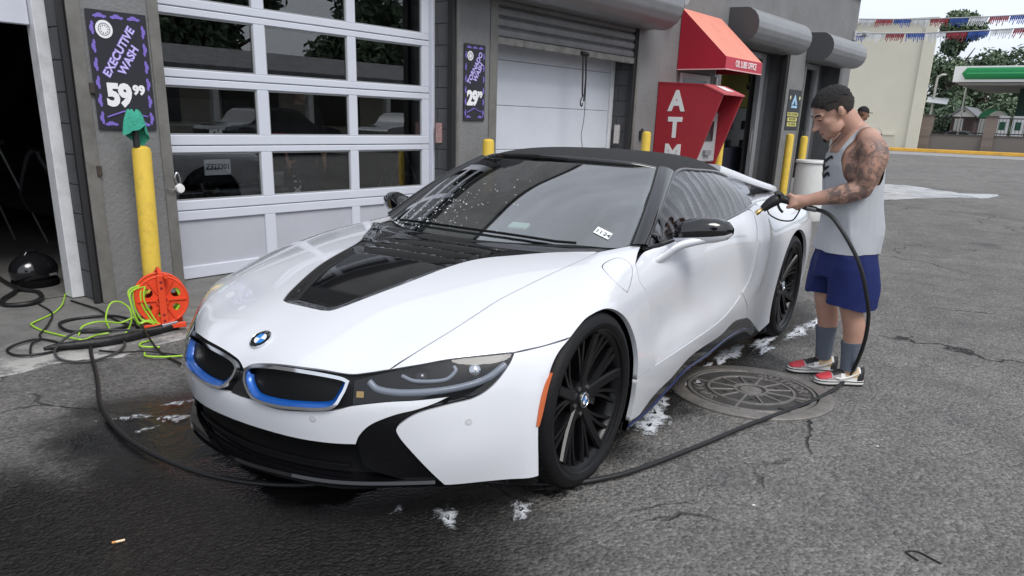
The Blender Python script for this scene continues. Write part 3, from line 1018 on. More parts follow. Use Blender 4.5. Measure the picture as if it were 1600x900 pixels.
# ---- price boards
PUR = mat('purple_print', (.20, .14, .52), .6)
BOARD = mat('dark_board', (.022, .022, .030), .55, var=.1)
WHT = mat('white_print', (.80, .80, .82), .6)
PURT = mat('lilac_print', (.34, .27, .70), .6)
CARSHAPE = [(-.5, -.12), (-.48, .02), (-.30, .06), (-.16, .17), (.08, .18), (.24, .06), (.46, .03), (.5, -.10), (.36, -.12), (.32, -.17), (.24, -.17), (.20, -.12), (-.20, -.12), (-.24, -.17), (-.32, -.17), (-.36, -.12)]
def little_car(x, y, z, s, ang, parent, name='car_print'):
    pts = [(x + s * (a * math.cos(ang) - b * math.sin(ang)), z + s * (a * math.sin(ang) + b * math.cos(ang))) for a, b in CARSHAPE]
    prism(name, pts, y - .002, y, 'xz', PUR, parent)
def price_board(x0, x1, z0, z1, words, big, label):
    e = empty('price_board', (0, 0, 0))
    tag(e, label, 'sign')
    w_, h_ = x1 - x0, z1 - z0
    y = YF - .016
    box('board', x0, x1, y, YF - .013, z0, z1, BOARD, e)
    yy = y - .001
    for i in range(3):
        little_car(x0 + w_ * (.22 + .28 * i), yy, z1 - h_ * .045, w_ * .22, 0, e)
        if i != 1:
            little_car(x0 + w_ * (.22 + .28 * i), yy, z0 + h_ * .05, w_ * .22, 0, e)
    for i in range(6):
        for fx, an in ((.075, 1.57), (.925, -1.57)):
            little_car(x0 + w_ * fx, yy, z1 - h_ * (.15 + .15 * i), w_ * .21, an, e)
    r = w_ * .14
    cx, cz = x0 + w_ * .27, z1 - h_ * .155
    lathe('wheel_print', [(0, .003), (r, .003), (r, 0)], WHT, e, 32, 'y', loc=(cx, yy - .001, cz), rot=(rad(180), 0, 0))
    lathe('wheel_ring', [(r * .62, .004), (r * .70, .004), (r * .70, .002), (r * .62, .002)], mat('grey_print', (.15, .15, .17), .6), e, 32, 'y', loc=(cx, yy - .001, cz), rot=(rad(180), 0, 0), closed=True)
    for k in range(10):
        a = 2 * math.pi * k / 10
        lathe('wheel_dot', [(0, .0045), (r * .075, .0045), (r * .08, .002)], mat('grey_print', (.15, .15, .17), .6), e, 8, 'y', loc=(cx + r * .45 * math.cos(a), yy - .001, cz + r * .45 * math.sin(a)), rot=(rad(180), 0, 0))
    ang = rad(57)
    s1 = h_ * .098
    for word, fx, fz in words:
        facade_text('title', word, s1, PURT, x0 + w_ * fx, yy - .002, z1 - h_ * fz, e, ang=ang, bold=s1 * .05, depth=.003)
        facade_text('title_face', word, s1, mat('pale_lilac_print', (.62, .58, .86), .6), x0 + w_ * fx, yy - .004, z1 - h_ * fz, e, ang=ang, bold=-s1 * .005, depth=.002)
    facade_text('price', big[0], h_ * .255, WHT, x0 + w_ * .40, yy - .002, z1 - h_ * .71, e, bold=h_ * .014, depth=.003, xscale=.92, spacing=.92)
    facade_text('price_cents', big[1], h_ * .11, WHT, x0 + w_ * .745, yy - .002, z1 - h_ * .655, e, bold=h_ * .006, depth=.003)
    sw = catmull([(x0 + w_ * .16, yy - .001, z0 + h_ * .105), (x0 + w_ * .32, yy - .001, z0 + h_ * .135), (x0 + w_ * .50, yy - .001, z0 + h_ * .16), (x0 + w_ * .68, yy - .001, z0 + h_ * .135), (x0 + w_ * .86, yy - .001, z0 + h_ * .115)], 5)
    tube('swoosh_print', sw, .005, PUR, e, 6)
price_board(2.50, 2.905, 1.21, 1.97, [('EXECUTIVE', .475, .335), ('WASH', .625, .40)], ('59', '99'), 'dark price board reading executive wash on the pier beside the open bay')
price_board(6.20, 6.53, 1.335, 2.085, [('TORNADO', .50, .31), ('WASH', .66, .36)], ('29', '99'), 'dark price board reading tornado wash on the pier beside the white door')
po = empty('oil_change_poster', (0, 0, 0))
tag(po, 'dark poster with blue triangle and three yellow lines between shop doors', 'poster')
box('board', 15.62, 16.30, YF - .014, YF - .003, 1.33, 2.08, mat('poster_dark', (.035, .038, .045), .6), po)
prism('triangle_mark', [(15.80, 1.80), (15.96, 2.0), (16.12, 1.80), (16.02, 1.80), (15.96, 1.88), (15.90, 1.80)], YF - .018, YF - .015, 'xz', mat('light_blue_print', (.35, .55, .75), .6), po)
box('caption', 15.80, 16.12, YF - .018, YF - .015, 1.74, 1.785, mat('light_blue_print', (.35, .55, .75), .6), po)
for dx in (15.70, 16.22):
    lathe('dot', [(0, .003), (.035, .003), (.036, 0)], mat('pale_yellow_print', (.70, .68, .42), .6), po, 16, 'y', loc=(dx, YF - .016, 1.93), rot=(rad(180), 0, 0))
for t, z, wdt in (('FREE CAR WASH', 1.62, .30), ('WITH EVERY', 1.525, .26), ('OIL CHANGE', 1.43, .26)):
    box('yellow_strip', 15.95 - wdt, 15.95 + wdt, YF - .017, YF - .015, z - .036, z + .036, mat('yellow_strip', (.66, .62, .20), .6), po)
    facade_text('strip_text', t, .07, mat('dark_print', (.05, .05, .03), .6), 15.95, YF - .019, z, po, depth=.002)

# ---- security cameras
for (x, z, lab) in ((10.35, 2.96, 'small grey security camera beside the roller shutter hood'), (19.2, 3.38, 'white security camera on the building corner')):
    e = empty('security_camera', (x, YF, z))
    tag(e, lab, 'security camera')
    gm = mat('camera_grey', (.45, .46, .48), .4)
    box('mount', -.04, .04, -.05, -.003, -.10, .10, gm, e, .01)
    tube('arm', [(0, -.05, 0), (.03, -.12, .0), (.06, -.16, .02)], .02, gm, e, 8)
    lathe('body', [(0, -.16), (.05, -.16), (.055, -.15), (.055, .12), (.0, .12)], gm, e, 16, 'y', loc=(.10, -.22, .03), rot=(rad(8), 0, rad(-50)))

# ---- yellow bollards
def bollard(x, y, h, label, r=.061, lean=(0, 0)):
    o = lathe('bollard', [(0, h), (r * .6, h - .004), (r * .93, h - .02), (r, h - .045), (r, .006), (0, .006)], M_YELLOW, None, 24, loc=(x, y, 0), rot=(lean[0], lean[1], 0))
    tag(o, label, 'bollard')
    return o
bollard(2.665, 5.42, 1.11, 'yellow bollard with a green rag on top behind the hose reel', .063, (rad(-.5), rad(1.5)))
bollard(6.32, 5.35, 1.16, 'yellow bollard beside the pier with the tornado wash board')
bollard(9.66, 5.35, 1.26, 'yellow bollard standing left of the red kiosk')
bollard(11.75, 5.20, 1.18, 'yellow bollard just right of the red kiosk')
bollard(14.9, 5.22, 1.26, 'tall yellow bollard in front of the dark poster pier', .072)
bollard(15.95, 5.30, 1.22, 'yellow bollard behind the white barrel', .072)

# ---- white plastic barrel
br = empty('plastic_barrel', (12.3, 3.90, 0))
tag(br, 'white plastic barrel standing in the yard behind the man', 'barrel')
PLW = mat('white_barrel_plastic', (.66, .66, .64), .4, var=.06, vscale=6, dirt=.15, dscale=5, dcol=(.4, .4, .38))
lathe('drum', [(0, .0), (.225, .0), (.235, .02), (.243, .12), (.247, .45), (.243, .80), (.236, .86), (.0, .86)], PLW, br, 32)
lathe('lid', [(0, .905), (.255, .905), (.262, .895), (.262, .868), (.24, .866)], PLW, br, 32)
# ================================================================== street behind
M_CREAM = mat('cream_render', (.60, .575, .48), .85, var=.05, vscale=.6, dirt=.12, dscale=.25, dcol=(.50, .47, .40))
cbg = empty('cream_building', (0, 0, 0))
tag(cbg, 'large windowless cream building across the far street', 'building')
prism('wall', [(64.2, 13.05), (90, 18.6), (90, 60), (64.2, 60)], .01, 8.95, 'xy', M_CREAM, cbg)
box('corner_pilaster', 64.05, 64.19, 13.06, 13.85, .01, 8.95, M_CREAM, cbg)
box('roof_coping', 64.0, 64.6, 13.1, 60, 8.96, 9.1, mat('cream_plinth', (.52, .50, .42), .85), cbg)
box('plinth', 64.08, 64.195, 14.7, 60, .01, 1.05, mat('cream_plinth', (.52, .50, .42), .85), cbg)
box('plinth_band', 64.03, 64.194, 14.7, 60, 1.06, 1.2, M_CREAM, cbg)

# ---- brick wall with piers and railings
bw = empty('brick_boundary_wall', (0, 0, 0))
tag(bw, 'low brown brick wall with piers and black railings along the far street', 'wall')
def brick_mat():
    m = bpy.data.materials.new('brown_brick')
    n, l = nodes_of(m)
    b = n['Principled BSDF']
    t = n.new('ShaderNodeTexCoord')
    mp = n.new('ShaderNodeMapping')
    mp.inputs['Rotation'].default_value = (rad(90), 0, rad(90))
    l.new(t.outputs['Object'], mp.inputs['Vector'])
    k = n.new('ShaderNodeTexBrick')
    k.inputs['Scale'].default_value = 2.4
    k.inputs['Color1'].default_value = (.15, .118, .10, 1)
    k.inputs['Color2'].default_value = (.20, .16, .135, 1)
    k.inputs['Mortar'].default_value = (.17, .15, .135, 1)
    k.inputs['Mortar Size'].default_value = .02
    l.new(mp.outputs['Vector'], k.inputs['Vector'])
    l.new(k.outputs['Color'], b.inputs['Base Color'])
    b.inputs['Roughness'].default_value = .85
    return m
M_BRICK = brick_mat()
box('brick_panel', 65.0, 65.35, -30, 13.2, .01, 1.20, M_BRICK, bw)
box('coping', 64.95, 65.40, -30, 13.2, 1.202, 1.28, mat('dark_coping', (.08, .075, .07), .8), bw)
piers = (12.48, 8.42, 4.3, .2)
for y in piers:
    box('pier', 64.8, 65.5, y, y + .68, .01, 2.52, M_BRICK, bw)
    box('pier_cap', 64.75, 65.55, y - .05, y + .73, 2.522, 2.60, mat('dark_coping', (.08, .075, .07), .8), bw)
rail = mat('black_iron', (.012, .012, .012), .5)
for y0, y1 in ((9.10, 12.48), (4.98, 8.42), (.88, 4.3)):
    for z in (1.36, 2.40):
        box('rail', 65.12, 65.20, y0, y1, z, z + .07, rail, bw)
    k = int((y1 - y0) / .21)
    for i in range(k):
        y = y0 + (i + .5) * (y1 - y0) / k
        box('baluster', 65.14, 65.18, y - .012, y + .012, 1.29, 2.44, rail, bw)

# ---- filling station
fs_ = empty('petrol_station_canopy', (0, 0, 0))
tag(fs_, 'white petrol station canopy with a green band beyond the brick wall', 'canopy')
WP = mat('white_canopy_panel', (.78, .79, .80), .4)
GP = mat('green_canopy_band', (.012, .26, .085), .35)
box('deck', 70, 84, -22, 12.6, 5.12, 6.25, WP, fs_)
bm = bmesh.new()
pr = []
for k in range(17):
    a = math.pi * (-.5 + k / 16)
    pr.append((.18 * math.cos(a), .42 * math.sin(a)))
A = [bm.verts.new((69.99 - p, -22, 5.72 + q)) for p, q in pr]
B = [bm.verts.new((69.99 - p, 11.75, 5.72 + q)) for p, q in pr]
for i in range(16):
    bm.faces.new((A[i], B[i], B[i + 1], A[i + 1]))
c_ = bm.verts.new((69.99, 12.05, 5.72))
for i in range(16):
    bm.faces.new((B[i], c_, B[i + 1]))
bmesh.ops.recalc_face_normals(bm, faces=list(bm.faces))
bm_obj('green_band', bm, GP, fs_, True)
box('light_stripe', 69.79, 69.803, -22, 11.7, 5.70, 5.75, mat('pale_green_stripe', (.10, .55, .22), .35), fs_)
box('soffit', 70.3, 83.6, -21.6, 12.2, 4.9, 5.11, mat('grey_soffit', (.30, .29, .285), .6), fs_)
box('post', 75.5, 76.4, 7.5, 8.65, .01, 4.9, mat('dark_green_post', (.008, .05, .035), .5), fs_)
box('post', 75.5, 76.4, -6.5, -5.4, .01, 4.9, mat('dark_green_post', (.008, .05, .035), .5), fs_)
tube('slim_post', [(76, 12.56, 5.1), (76, 12.53, .01)], .07, WP, fs_, 8)
# pump island things
for y, lab in ((8.95, 'white and green fuel pump nearest the brick pier'), (7.9, 'white fuel pump beside the dark green post')):
    p = empty('fuel_pump', (72.4, y, 0))
    tag(p, lab, 'fuel pump')
    box('cabinet', -.35, .35, -.42, .42, .2, 2.75, WP, p, .05)
    box('screen', -.37, -.352, -.2, .2, 1.7, 2.3, mat('pump_green', (.01, .10, .05), .4), p)
    box('plinth', -.5, .5, -.8, .8, .01, .2, mat('plinth_grey', (.3, .3, .3), .8), p)
kh = empty('station_kiosk', (76.5, 10.25, 0))
tag(kh, 'small kiosk with a rounded green and white roof beyond the brick wall', 'kiosk')
box('body', -.6, .6, -.85, .85, .01, 2.6, WP, kh)
arc = [(1.0 * math.cos(rad(a)) + .1, 2.6 + .72 * math.sin(rad(a))) for a in range(0, 181, 12)]
prism('arched_roof', [(a - .1, z) for a, z in arc], -.65, .65, 'yz', mat('kiosk_green', (.03, .30, .12), .4), kh)
arc2 = [(.62 * math.cos(rad(a)) - .36, 2.62 + .58 * math.sin(rad(a))) for a in range(0, 181, 12)]
prism('arched_face', arc2, -.70, -.66, 'yz', mat('kiosk_white', (.72, .74, .70), .4), kh)
# gabled house
hs_ = empty('gabled_house', (92, 14.95, 0))
tag(hs_, 'small brick house with a white gable behind the petrol station', 'house')
box('wall', 0, 8, -1.0, 1.0, .01, 3.1, mat('dark_red_brick', (.055, .035, .035), .85), hs_)
prism('gable', [(-1.0, 3.1), (1.0, 3.1), (0, 3.85)], -.02, .12, 'yz', mat('white_gable', (.72, .72, .74), .6), hs_)
prism('roof', [(-1.35, 2.98), (0, 3.98), (1.35, 2.98), (1.35, 2.88), (0, 3.86), (-1.35, 2.88)], -.4, 8.4, 'yz', mat('grey_shingle', (.16, .165, .18), .85), hs_)
box('gutter_trim', -.06, -.021, -1.0, 1.0, 2.98, 3.10, mat('white_gable', (.72, .72, .74), .6), hs_)
box('attic_window', -.05, -.021, -.08, .08, 3.42, 3.58, mat('dark_pane', (.015, .017, .02), .06), hs_)
wf = box('window', -.06, -.003, -.05, .75, 1.6, 2.75, mat('white_sash', (.6, .6, .6), .5), hs_)
for i in range(3):
    box('pane', -.075, -.062, -.01 + i * .255, .215 + i * .255, 1.66, 2.69, mat('pale_pane', (.35, .36, .36), .1), wf)
# parked car
pcx = empty('parked_saloon', (80.5, 13.3, .15), rad(90))
tag(pcx, 'silver saloon car parked behind the brick wall', 'car')
def simple_car(e, paint, L=4.4, W_=1.75):
    side = [(-L / 2, .55), (-L / 2 + .05, .85), (-L / 2 + .9, .98), (-L / 2 + 1.4, 1.40), (-L / 2 + 2.6, 1.42), (-L / 2 + 3.3, .98), (L / 2 - .1, .82), (L / 2, .5), (L / 2 - .05, .28), (-L / 2 + .05, .28)]
    prism('body', [tuple(p[:2]) for p in catmull([(a, b, 0) for a, b in side], 3, True)], -W_ / 2, W_ / 2, 'xz', paint, e, .0, smooth=True)
    gl = [(-L / 2 + 1.02, 1.0), (-L / 2 + 1.45, 1.34), (-L / 2 + 2.58, 1.36), (-L / 2 + 3.12, 1.0)]
    prism('side_glass', gl, -W_ / 2 - .01, W_ / 2 + .01, 'xz', mat('dark_pane', (.015, .017, .02), .06), e)
    for x in (-L / 2 + .85, L / 2 - .85):
        for s in (-1, 1):
            lathe('wheel', [(0, -.1), (.31, -.1), (.33, 0), (.31, .1), (0, .1)], mat('tyre_plain', (.02, .02, .02), .7), e, 20, 'y', loc=(x, s * (W_ / 2 - .08), .33))
simple_car(pcx, mat('silver_paint', (.45, .47, .52), .25, metal=.5, coat=.8))
# street lamp with a solar panel
sl = empty('street_lamp', (70.5, 13.75, 0))
tag(sl, 'pale street lamp with a tilted solar panel beside the cream building', 'street lamp')
PG = mat('galvanised_pole', (.50, .50, .48), .5, metal=.3)
tube('pole', catmull([(0, .25, .01), (0, .05, 3.0), (0, .03, 5.2), (0, -.08, 5.55), (0, -.28, 5.66)], 5), [.09] * 21, PG, sl, 8)
box('lamp_head', -.12, .12, -.55, -.2, 5.62, 5.74, mat('lamp_head_white', (.7, .7, .68), .5), sl, .03)
box('solar_panel', -.35, .35, -.75, .75, -.03, .03, mat('solar_blue_grey', (.45, .48, .52), .25), sl, loc=(-.1, -.3, 3.75), rot=(rad(8), rad(-35), 0))
# ---- bunting
def bunting(y0, y1, x, z0, z1, label, seed):
    e = empty('bunting_line', (0, 0, 0))
    tag(e, label, 'bunting', 'pennant lines across the street')
    r = random.Random(seed)
    N = 60
    P = lambda f: Vector((x, y0 + (y1 - y0) * f, z0 + (z1 - z0) * f - 1.1 * f * (1 - f)))
    tube('cord', [P(i / 24) for i in range(25)], .018, mat('bunting_cord', (.45, .45, .46), .6), e, 5)
    cols = [mat('bunting_red', (.28, .03, .05), .6), mat('bunting_blue', (.03, .08, .33), .6), mat('bunting_white', (.62, .63, .65), .6)]
    L_ = abs(y1 - y0)
    seq = 0
    f = .004
    while f < .99:
        c = cols[(0, 1, 2)[seq % 3]]
        w_ = .58 / L_
        # tassel strip: a solid head with ragged tails
        bm = bmesh.new()
        n = 10
        tw = r.uniform(-.10, .25)
        for i in range(n):
            a, b = P(f + w_ * i / n), P(f + w_ * (i + .92) / n)
            d = .24 + r.uniform(-.08, .06)
            sx = r.uniform(-.05, .05)
            h1 = .12
            for (p, q, t0, t1) in ((a, b, 0, h1), (a.lerp(b, .2), a.lerp(b, .75), h1, d)):
                va = [bm.verts.new(p - Vector((sx * t0, -tw * t0 * .8, t0 + .01))), bm.verts.new(q - Vector((sx * t0, -tw * t0 * .8, t0 + .01))), bm.verts.new(q - Vector((sx * t1 * 3, -tw * t1 * 1.2, t1 + .01))), bm.verts.new(p - Vector((sx * t1 * 3, -tw * t1 * 1.2, t1 + .01)))]
                bm.faces.new(va)
        bm_obj('pennant', bm, c, e)
        f += w_ * 1.06
        seq += 1
bunting(11.3, .5, 29.5, 4.75, 4.72, 'lower line of red, blue and white tassel bunting above the yard', 1)
bunting(12.5, .5, 32.5, 5.62, 5.40, 'upper line of red, blue and white tassel bunting above the yard', 2)

# ---- trees
LEAF = []
for i, c in enumerate(((.09, .135, .08), (.12, .17, .10), (.07, .11, .07), (.15, .195, .12))):
    m = mat('leaf_green_%d' % i, c, .75, var=.25, vscale=.8)
    LEAF.append(m)
BARK = mat('bark', (.07, .055, .045), .9, var=.3, bump=.5, bscale=12)
def leaf_crown(name, blobs, n, size, mats, parent, seed):
    r = np.random.RandomState(seed)
    V, F, MI = [], [], []
    tot = sum(b[3] ** 2 for b in blobs)
    for (cx, cy, cz, br) in blobs:
        k = max(4, int(n * br * br / tot))
        unit = lambda q: q / np.maximum(np.linalg.norm(q, axis=1), 1e-6)[:, None]
        d = unit(r.normal(size=(k, 3)))
        rr = br * (r.uniform(.25, 1.0, size=k) ** .45) * (1 + .22 * np.sin(d[:, 0] * 7 + seed) * np.cos(d[:, 2] * 6 + cx))
        P = d * rr[:, None] * np.array([1, 1, .85]) + np.array([cx, cy, cz])
        nrm = unit(d * .6 + r.normal(size=(k, 3)) * .6 + np.array([0, 0, .35]))
        u = unit(np.cross(nrm, unit(r.normal(size=(k, 3)))))
        v = np.cross(nrm, u)
        s = (size * r.uniform(.55, 1.35, size=k))[:, None]
        q = np.stack([P + u * s, P + v * s * .55 + nrm * s * .15, P - u * s, P - v * s * .55 + nrm * s * .15], 1).reshape(-1, 3)
        b = len(V) * 0 + sum(len(x) for x in V)
        V.append(q)
        F += [(b + 4 * i, b + 4 * i + 1, b + 4 * i + 2, b + 4 * i + 3) for i in range(k)]
        mi = r.randint(0, len(mats))
        MI += list((mi + (r.uniform(size=k) < .35)) % len(mats))
    me = bpy.data.meshes.new(name)
    me.from_pydata(np.concatenate(V).tolist(), [], F)
    for m in mats:
        me.materials.append(m)
    me.polygons.foreach_set('material_index', MI)
    me.update()
    return obj_from(name, me, None, parent)
def tree(x, y, h, w_, label, seed, group=None, n=5200, size=.27, mats=None):
    e = empty('tree', (x, y, 0))
    tag(e, label, 'tree', group)
    r = random.Random(seed)
    bm = bmesh.new()
    bm_tube(bm, [(0, 0, 0), (.1, 0, h * .25), (-.05, .1, h * .5), (.1, .1, h * .8)], [w_ * .055, w_ * .045, w_ * .03, w_ * .01], 8)
    for k in range(7):
        a = r.uniform(0, 6.28)
        z = h * r.uniform(.28, .6)
        bm_tube(bm, [(0, 0, z), (w_ * .2 * math.cos(a), w_ * .2 * math.sin(a), z + h * .12), (w_ * .38 * math.cos(a), w_ * .38 * math.sin(a), z + h * .22)], [w_ * .022, w_ * .014, w_ * .006], 6)
    bm_obj('trunk', bm, BARK, e, True)
    blobs = []
    for k in range(17):
        a = r.uniform(0, 6.28)
        q = r.uniform(.0, 1) ** .6
        z = h * r.uniform(.22, .95)
        env = math.sin(min(1, max(.05, (z / h - .08) / .95)) * math.pi) ** .7
        rad_ = w_ * .5 * env * q
        blobs.append((rad_ * math.cos(a), rad_ * math.sin(a), z, w_ * r.uniform(.12, .24)))
    leaf_crown('crown', blobs, n, size, mats or LEAF, e, seed)
G = 'trees beyond the petrol station'
tree(108, 19.5, 14.2, 7.5, 'tall dark tree rising next to the cream building', 11, G, 14000)
tree(104, 22.5, 9.5, 7, 'broad tree crown showing low beside the cream building edge', 12, G, 5000)
tree(112, 15.2, 10.8, 8, 'lower rounded tree standing beyond the green canopy', 13, G, 5500)
tree(116, 11.8, 12.0, 9, 'leafy tree above the end of the green canopy', 14, G, 5500)
tree(122, 21.5, 10, 11, 'dark tree filling the gap behind the gabled house', 15, G, 5000)
tree(126, 15.5, 9.5, 12, 'wide dark tree behind the others in the row', 16, G, 5000)
tree(120, 7, 10.5, 10, 'tree at the far end of the petrol station', 17, G, 4000)
hd = empty('hedge', (100, 10, 0))
tag(hd, 'dark hedge running behind the petrol station', 'hedge')
leaf_crown('foliage', [(0, y, 2.0 + (y % 3) * .4, 2.4) for y in range(-16, 13, 2)], 9000, .30, LEAF[:3], hd, 21)

# ---- what stands across the yard and mirrors in the glass
op = empty('facing_shop', (0, 0, 0))
tag(op, 'low shop with a shingled roof across the yard, seen mirrored in the glass', 'building')
box('wall', 6, 46, -24, -17, .01, 2.7, mat('facing_wall_paint', (.34, .31, .26), .85, var=.2, vscale=1), op)
prism('roof', [(-15.6, 2.9), (-20.5, 3.9), (-25.4, 2.9), (-25.4, 2.7), (-15.6, 2.7)], 5, 47, 'yz', mat('weathered_shingle', (.20, .20, .21), .85, var=.4, vscale=2), op)
for i in range(8):
    box('window', 9 + i * 4.4, 11.6 + i * 4.4, -16.98, -16.9, .8, 2.5, mat('dark_pane', (.015, .017, .02), .06), op)
for i in range(8):
    box('post', 8.0 + i * 4.4, 8.25 + i * 4.4, -16.2, -15.95, .01, 2.7, mat('white_post', (.6, .6, .58), .6), op)
tree(17, -33, 9, 9, 'big tree behind the facing shop, left of its middle', 31, 'trees behind the facing shop', 7000, .36)
tree(27, -34, 10.5, 10, 'big tree behind the middle of the facing shop', 32, 'trees behind the facing shop', 7000, .36)
tree(39, -32, 9, 9, 'big tree behind the right end of the facing shop', 33, 'trees behind the facing shop', 7000, .36)
tree(-16, -26, 14, 12, 'big tree beside the facing shop', 34, 'trees behind the facing shop', 7000, .36)
tree(22, -29, 7.0, 7, 'small tree close behind the facing shop roof', 35, 'trees behind the facing shop', 6000, .30)
tree(33, -28, 6.5, 7, 'low tree close behind the right half of the facing shop', 36, 'trees behind the facing shop', 6000, .30)
for x, y, a, c, lab in ((15.5, -10.5, 0, (.02, .022, .03), 'dark saloon parked across the yard behind the photographer'), (22.5, -11.0, 0, (.25, .26, .28), 'grey saloon parked across the yard behind the photographer')):
    e = empty('parked_saloon', (x, y, 0), a)
    tag(e, lab, 'car')
    simple_car(e, mat('saloon_paint_%d' % int(x), c, .25, metal=.4, coat=.8))
# ================================================================== sports car: base surfaces
CAR_LOC, CAR_ROT = (2.26921, 2.33255, 0.0), 3.230584
# top (bonnet, wings, deck): rows front to back, columns centre to shoulder
T_ROWS = [
    [(.885,0,.515),(.878,.15,.535),(.842,.30,.552),(.765,.43,.562),(.64,.58,.592),(.485,.735,.618)],
    [(.815,0,.598),(.81,.15,.603),(.775,.30,.605),(.70,.43,.612),(.58,.58,.637),(.43,.735,.648)],
    [(.62,0,.683),(.615,.15,.682),(.58,.30,.677),(.52,.44,.677),(.43,.59,.688),(.31,.745,.684)],
    [(.32,0,.772),(.32,.15,.770),(.30,.30,.764),(.27,.45,.756),(.23,.60,.742),(.16,.75,.724)],
    [(.02,0,.828),(.02,.15,.826),(.01,.30,.820),(0,.45,.811),(-.02,.60,.795),(-.05,.75,.772)],
    [(-.24,0,.852),(-.24,.15,.851),(-.25,.30,.846),(-.26,.45,.840),(-.265,.60,.829),(-.27,.75,.808)],
    [(-.47,0,.860),(-.47,.15,.860),(-.48,.30,.857),(-.49,.45,.852),(-.495,.60,.845),(-.50,.75,.828)],
    [(-.75,0,.872),(-.75,.15,.872),(-.75,.30,.870),(-.75,.45,.866),(-.75,.60,.858),(-.75,.77,.842)],
]
S_ROWS = [   # sides: k0 shoulder ... k5 sill, one list per station
    [(.485,.735,.618),(.535,.735,.55),(.565,.735,.47),(.58,.735,.38),(.585,.73,.27),(.575,.70,.135)],
    [(.43,.735,.648),(.415,.805,.615),(.425,.835,.52),(.44,.845,.40),(.445,.84,.28),(.44,.82,.14)],
    [(.31,.745,.684),(.30,.83,.638),(.31,.885,.56),(.35,.893,.42),(.37,.89,.28),(.37,.885,.14)],
    [(.16,.75,.724),(.16,.845,.690),(.16,.90,.63),(.16,.91,.45),(.16,.91,.3),(.16,.90,.14)],
    [(-.05,.75,.772),(-.05,.84,.740),(-.05,.90,.685),(-.05,.915,.5),(-.05,.915,.32),(-.05,.90,.12)],
    [(-.27,.75,.808),(-.27,.825,.768),(-.27,.885,.68),(-.28,.91,.5),(-.30,.91,.33),(-.30,.885,.10)],
    [(-.50,.75,.828),(-.50,.82,.770),(-.50,.865,.68),(-.53,.89,.48),(-.56,.90,.345),(-.56,.868,.10)],
    [(-.75,.77,.842),(-.75,.825,.782),(-.75,.86,.68),(-.75,.875,.48),(-.75,.90,.35),(-.75,.855,.11)],
    [(-1.1,.78,.862),(-1.1,.83,.795),(-1.1,.865,.68),(-1.1,.88,.5),(-1.1,.90,.36),(-1.1,.85,.13)],
    [(-1.5,.78,.882),(-1.5,.835,.81),(-1.5,.873,.68),(-1.5,.885,.5),(-1.5,.90,.38),(-1.5,.85,.14)],
    [(-1.9,.775,.905),(-1.9,.84,.835),(-1.9,.885,.70),(-1.9,.89,.52),(-1.9,.895,.38),(-1.9,.858,.12)],
    [(-2.3,.76,.925),(-2.3,.85,.86),(-2.3,.91,.73),(-2.3,.92,.53),(-2.3,.91,.36),(-2.3,.885,.09)],
    [(-2.7,.74,.930),(-2.7,.855,.86),(-2.7,.92,.73),(-2.7,.93,.53),(-2.7,.925,.36),(-2.7,.905,.11)],
    [(-3.1,.70,.920),(-3.1,.835,.85),(-3.1,.91,.73),(-3.1,.92,.53),(-3.1,.91,.36),(-3.1,.89,.17)],
    [(-3.42,.64,.90),(-3.42,.79,.84),(-3.42,.86,.73),(-3.42,.875,.53),(-3.42,.86,.36),(-3.42,.82,.2)],
    [(-3.64,.58,.87),(-3.64,.68,.80),(-3.64,.74,.70),(-3.66,.75,.53),(-3.64,.73,.38),(-3.58,.70,.24)],
]
F_COLS = [   # nose: one list per column (centre to corner), downwards below the bonnet edge
    [(.905,0,.46),(.915,0,.41),(.910,0,.335),(.905,0,.26),(.93,0,.165)],
    [(.90,.15,.475),(.907,.15,.42),(.90,.15,.335),(.893,.15,.25),(.915,.15,.165)],
    [(.865,.30,.49),(.875,.30,.43),(.870,.30,.34),(.862,.30,.25),(.88,.30,.16)],
    [(.80,.435,.50),(.812,.44,.44),(.808,.44,.345),(.802,.44,.25),(.815,.44,.155)],
    [(.685,.59,.52),(.703,.60,.46),(.706,.60,.36),(.703,.595,.26),(.695,.58,.145)],
]
R_COLS = [   # tail
    [(-3.72,0,.82),(-3.74,0,.70),(-3.74,0,.53),(-3.70,0,.38),(-3.62,0,.24)],
    [(-3.72,.15,.82),(-3.74,.15,.70),(-3.74,.15,.53),(-3.70,.15,.38),(-3.62,.15,.24)],
    [(-3.71,.30,.82),(-3.73,.30,.70),(-3.73,.30,.53),(-3.69,.30,.38),(-3.62,.30,.24)],
    [(-3.70,.44,.81),(-3.71,.45,.70),(-3.71,.46,.53),(-3.68,.45,.38),(-3.61,.44,.24)],
    [(-3.68,.57,.81),(-3.69,.60,.70),(-3.69,.61,.53),(-3.67,.60,.38),(-3.60,.58,.24)],
]
for s in S_ROWS[8:]:
    k0 = s[0]
    row = []
    for f in (0, .2, .4, .6, .8):
        row.append((k0[0] - (.03 * (1 - f * f) if k0[0] < -3.6 else 0), k0[1] * f, k0[2] + .03 * (1 - f * f)))
    row.append(k0)
    T_ROWS.append(row)

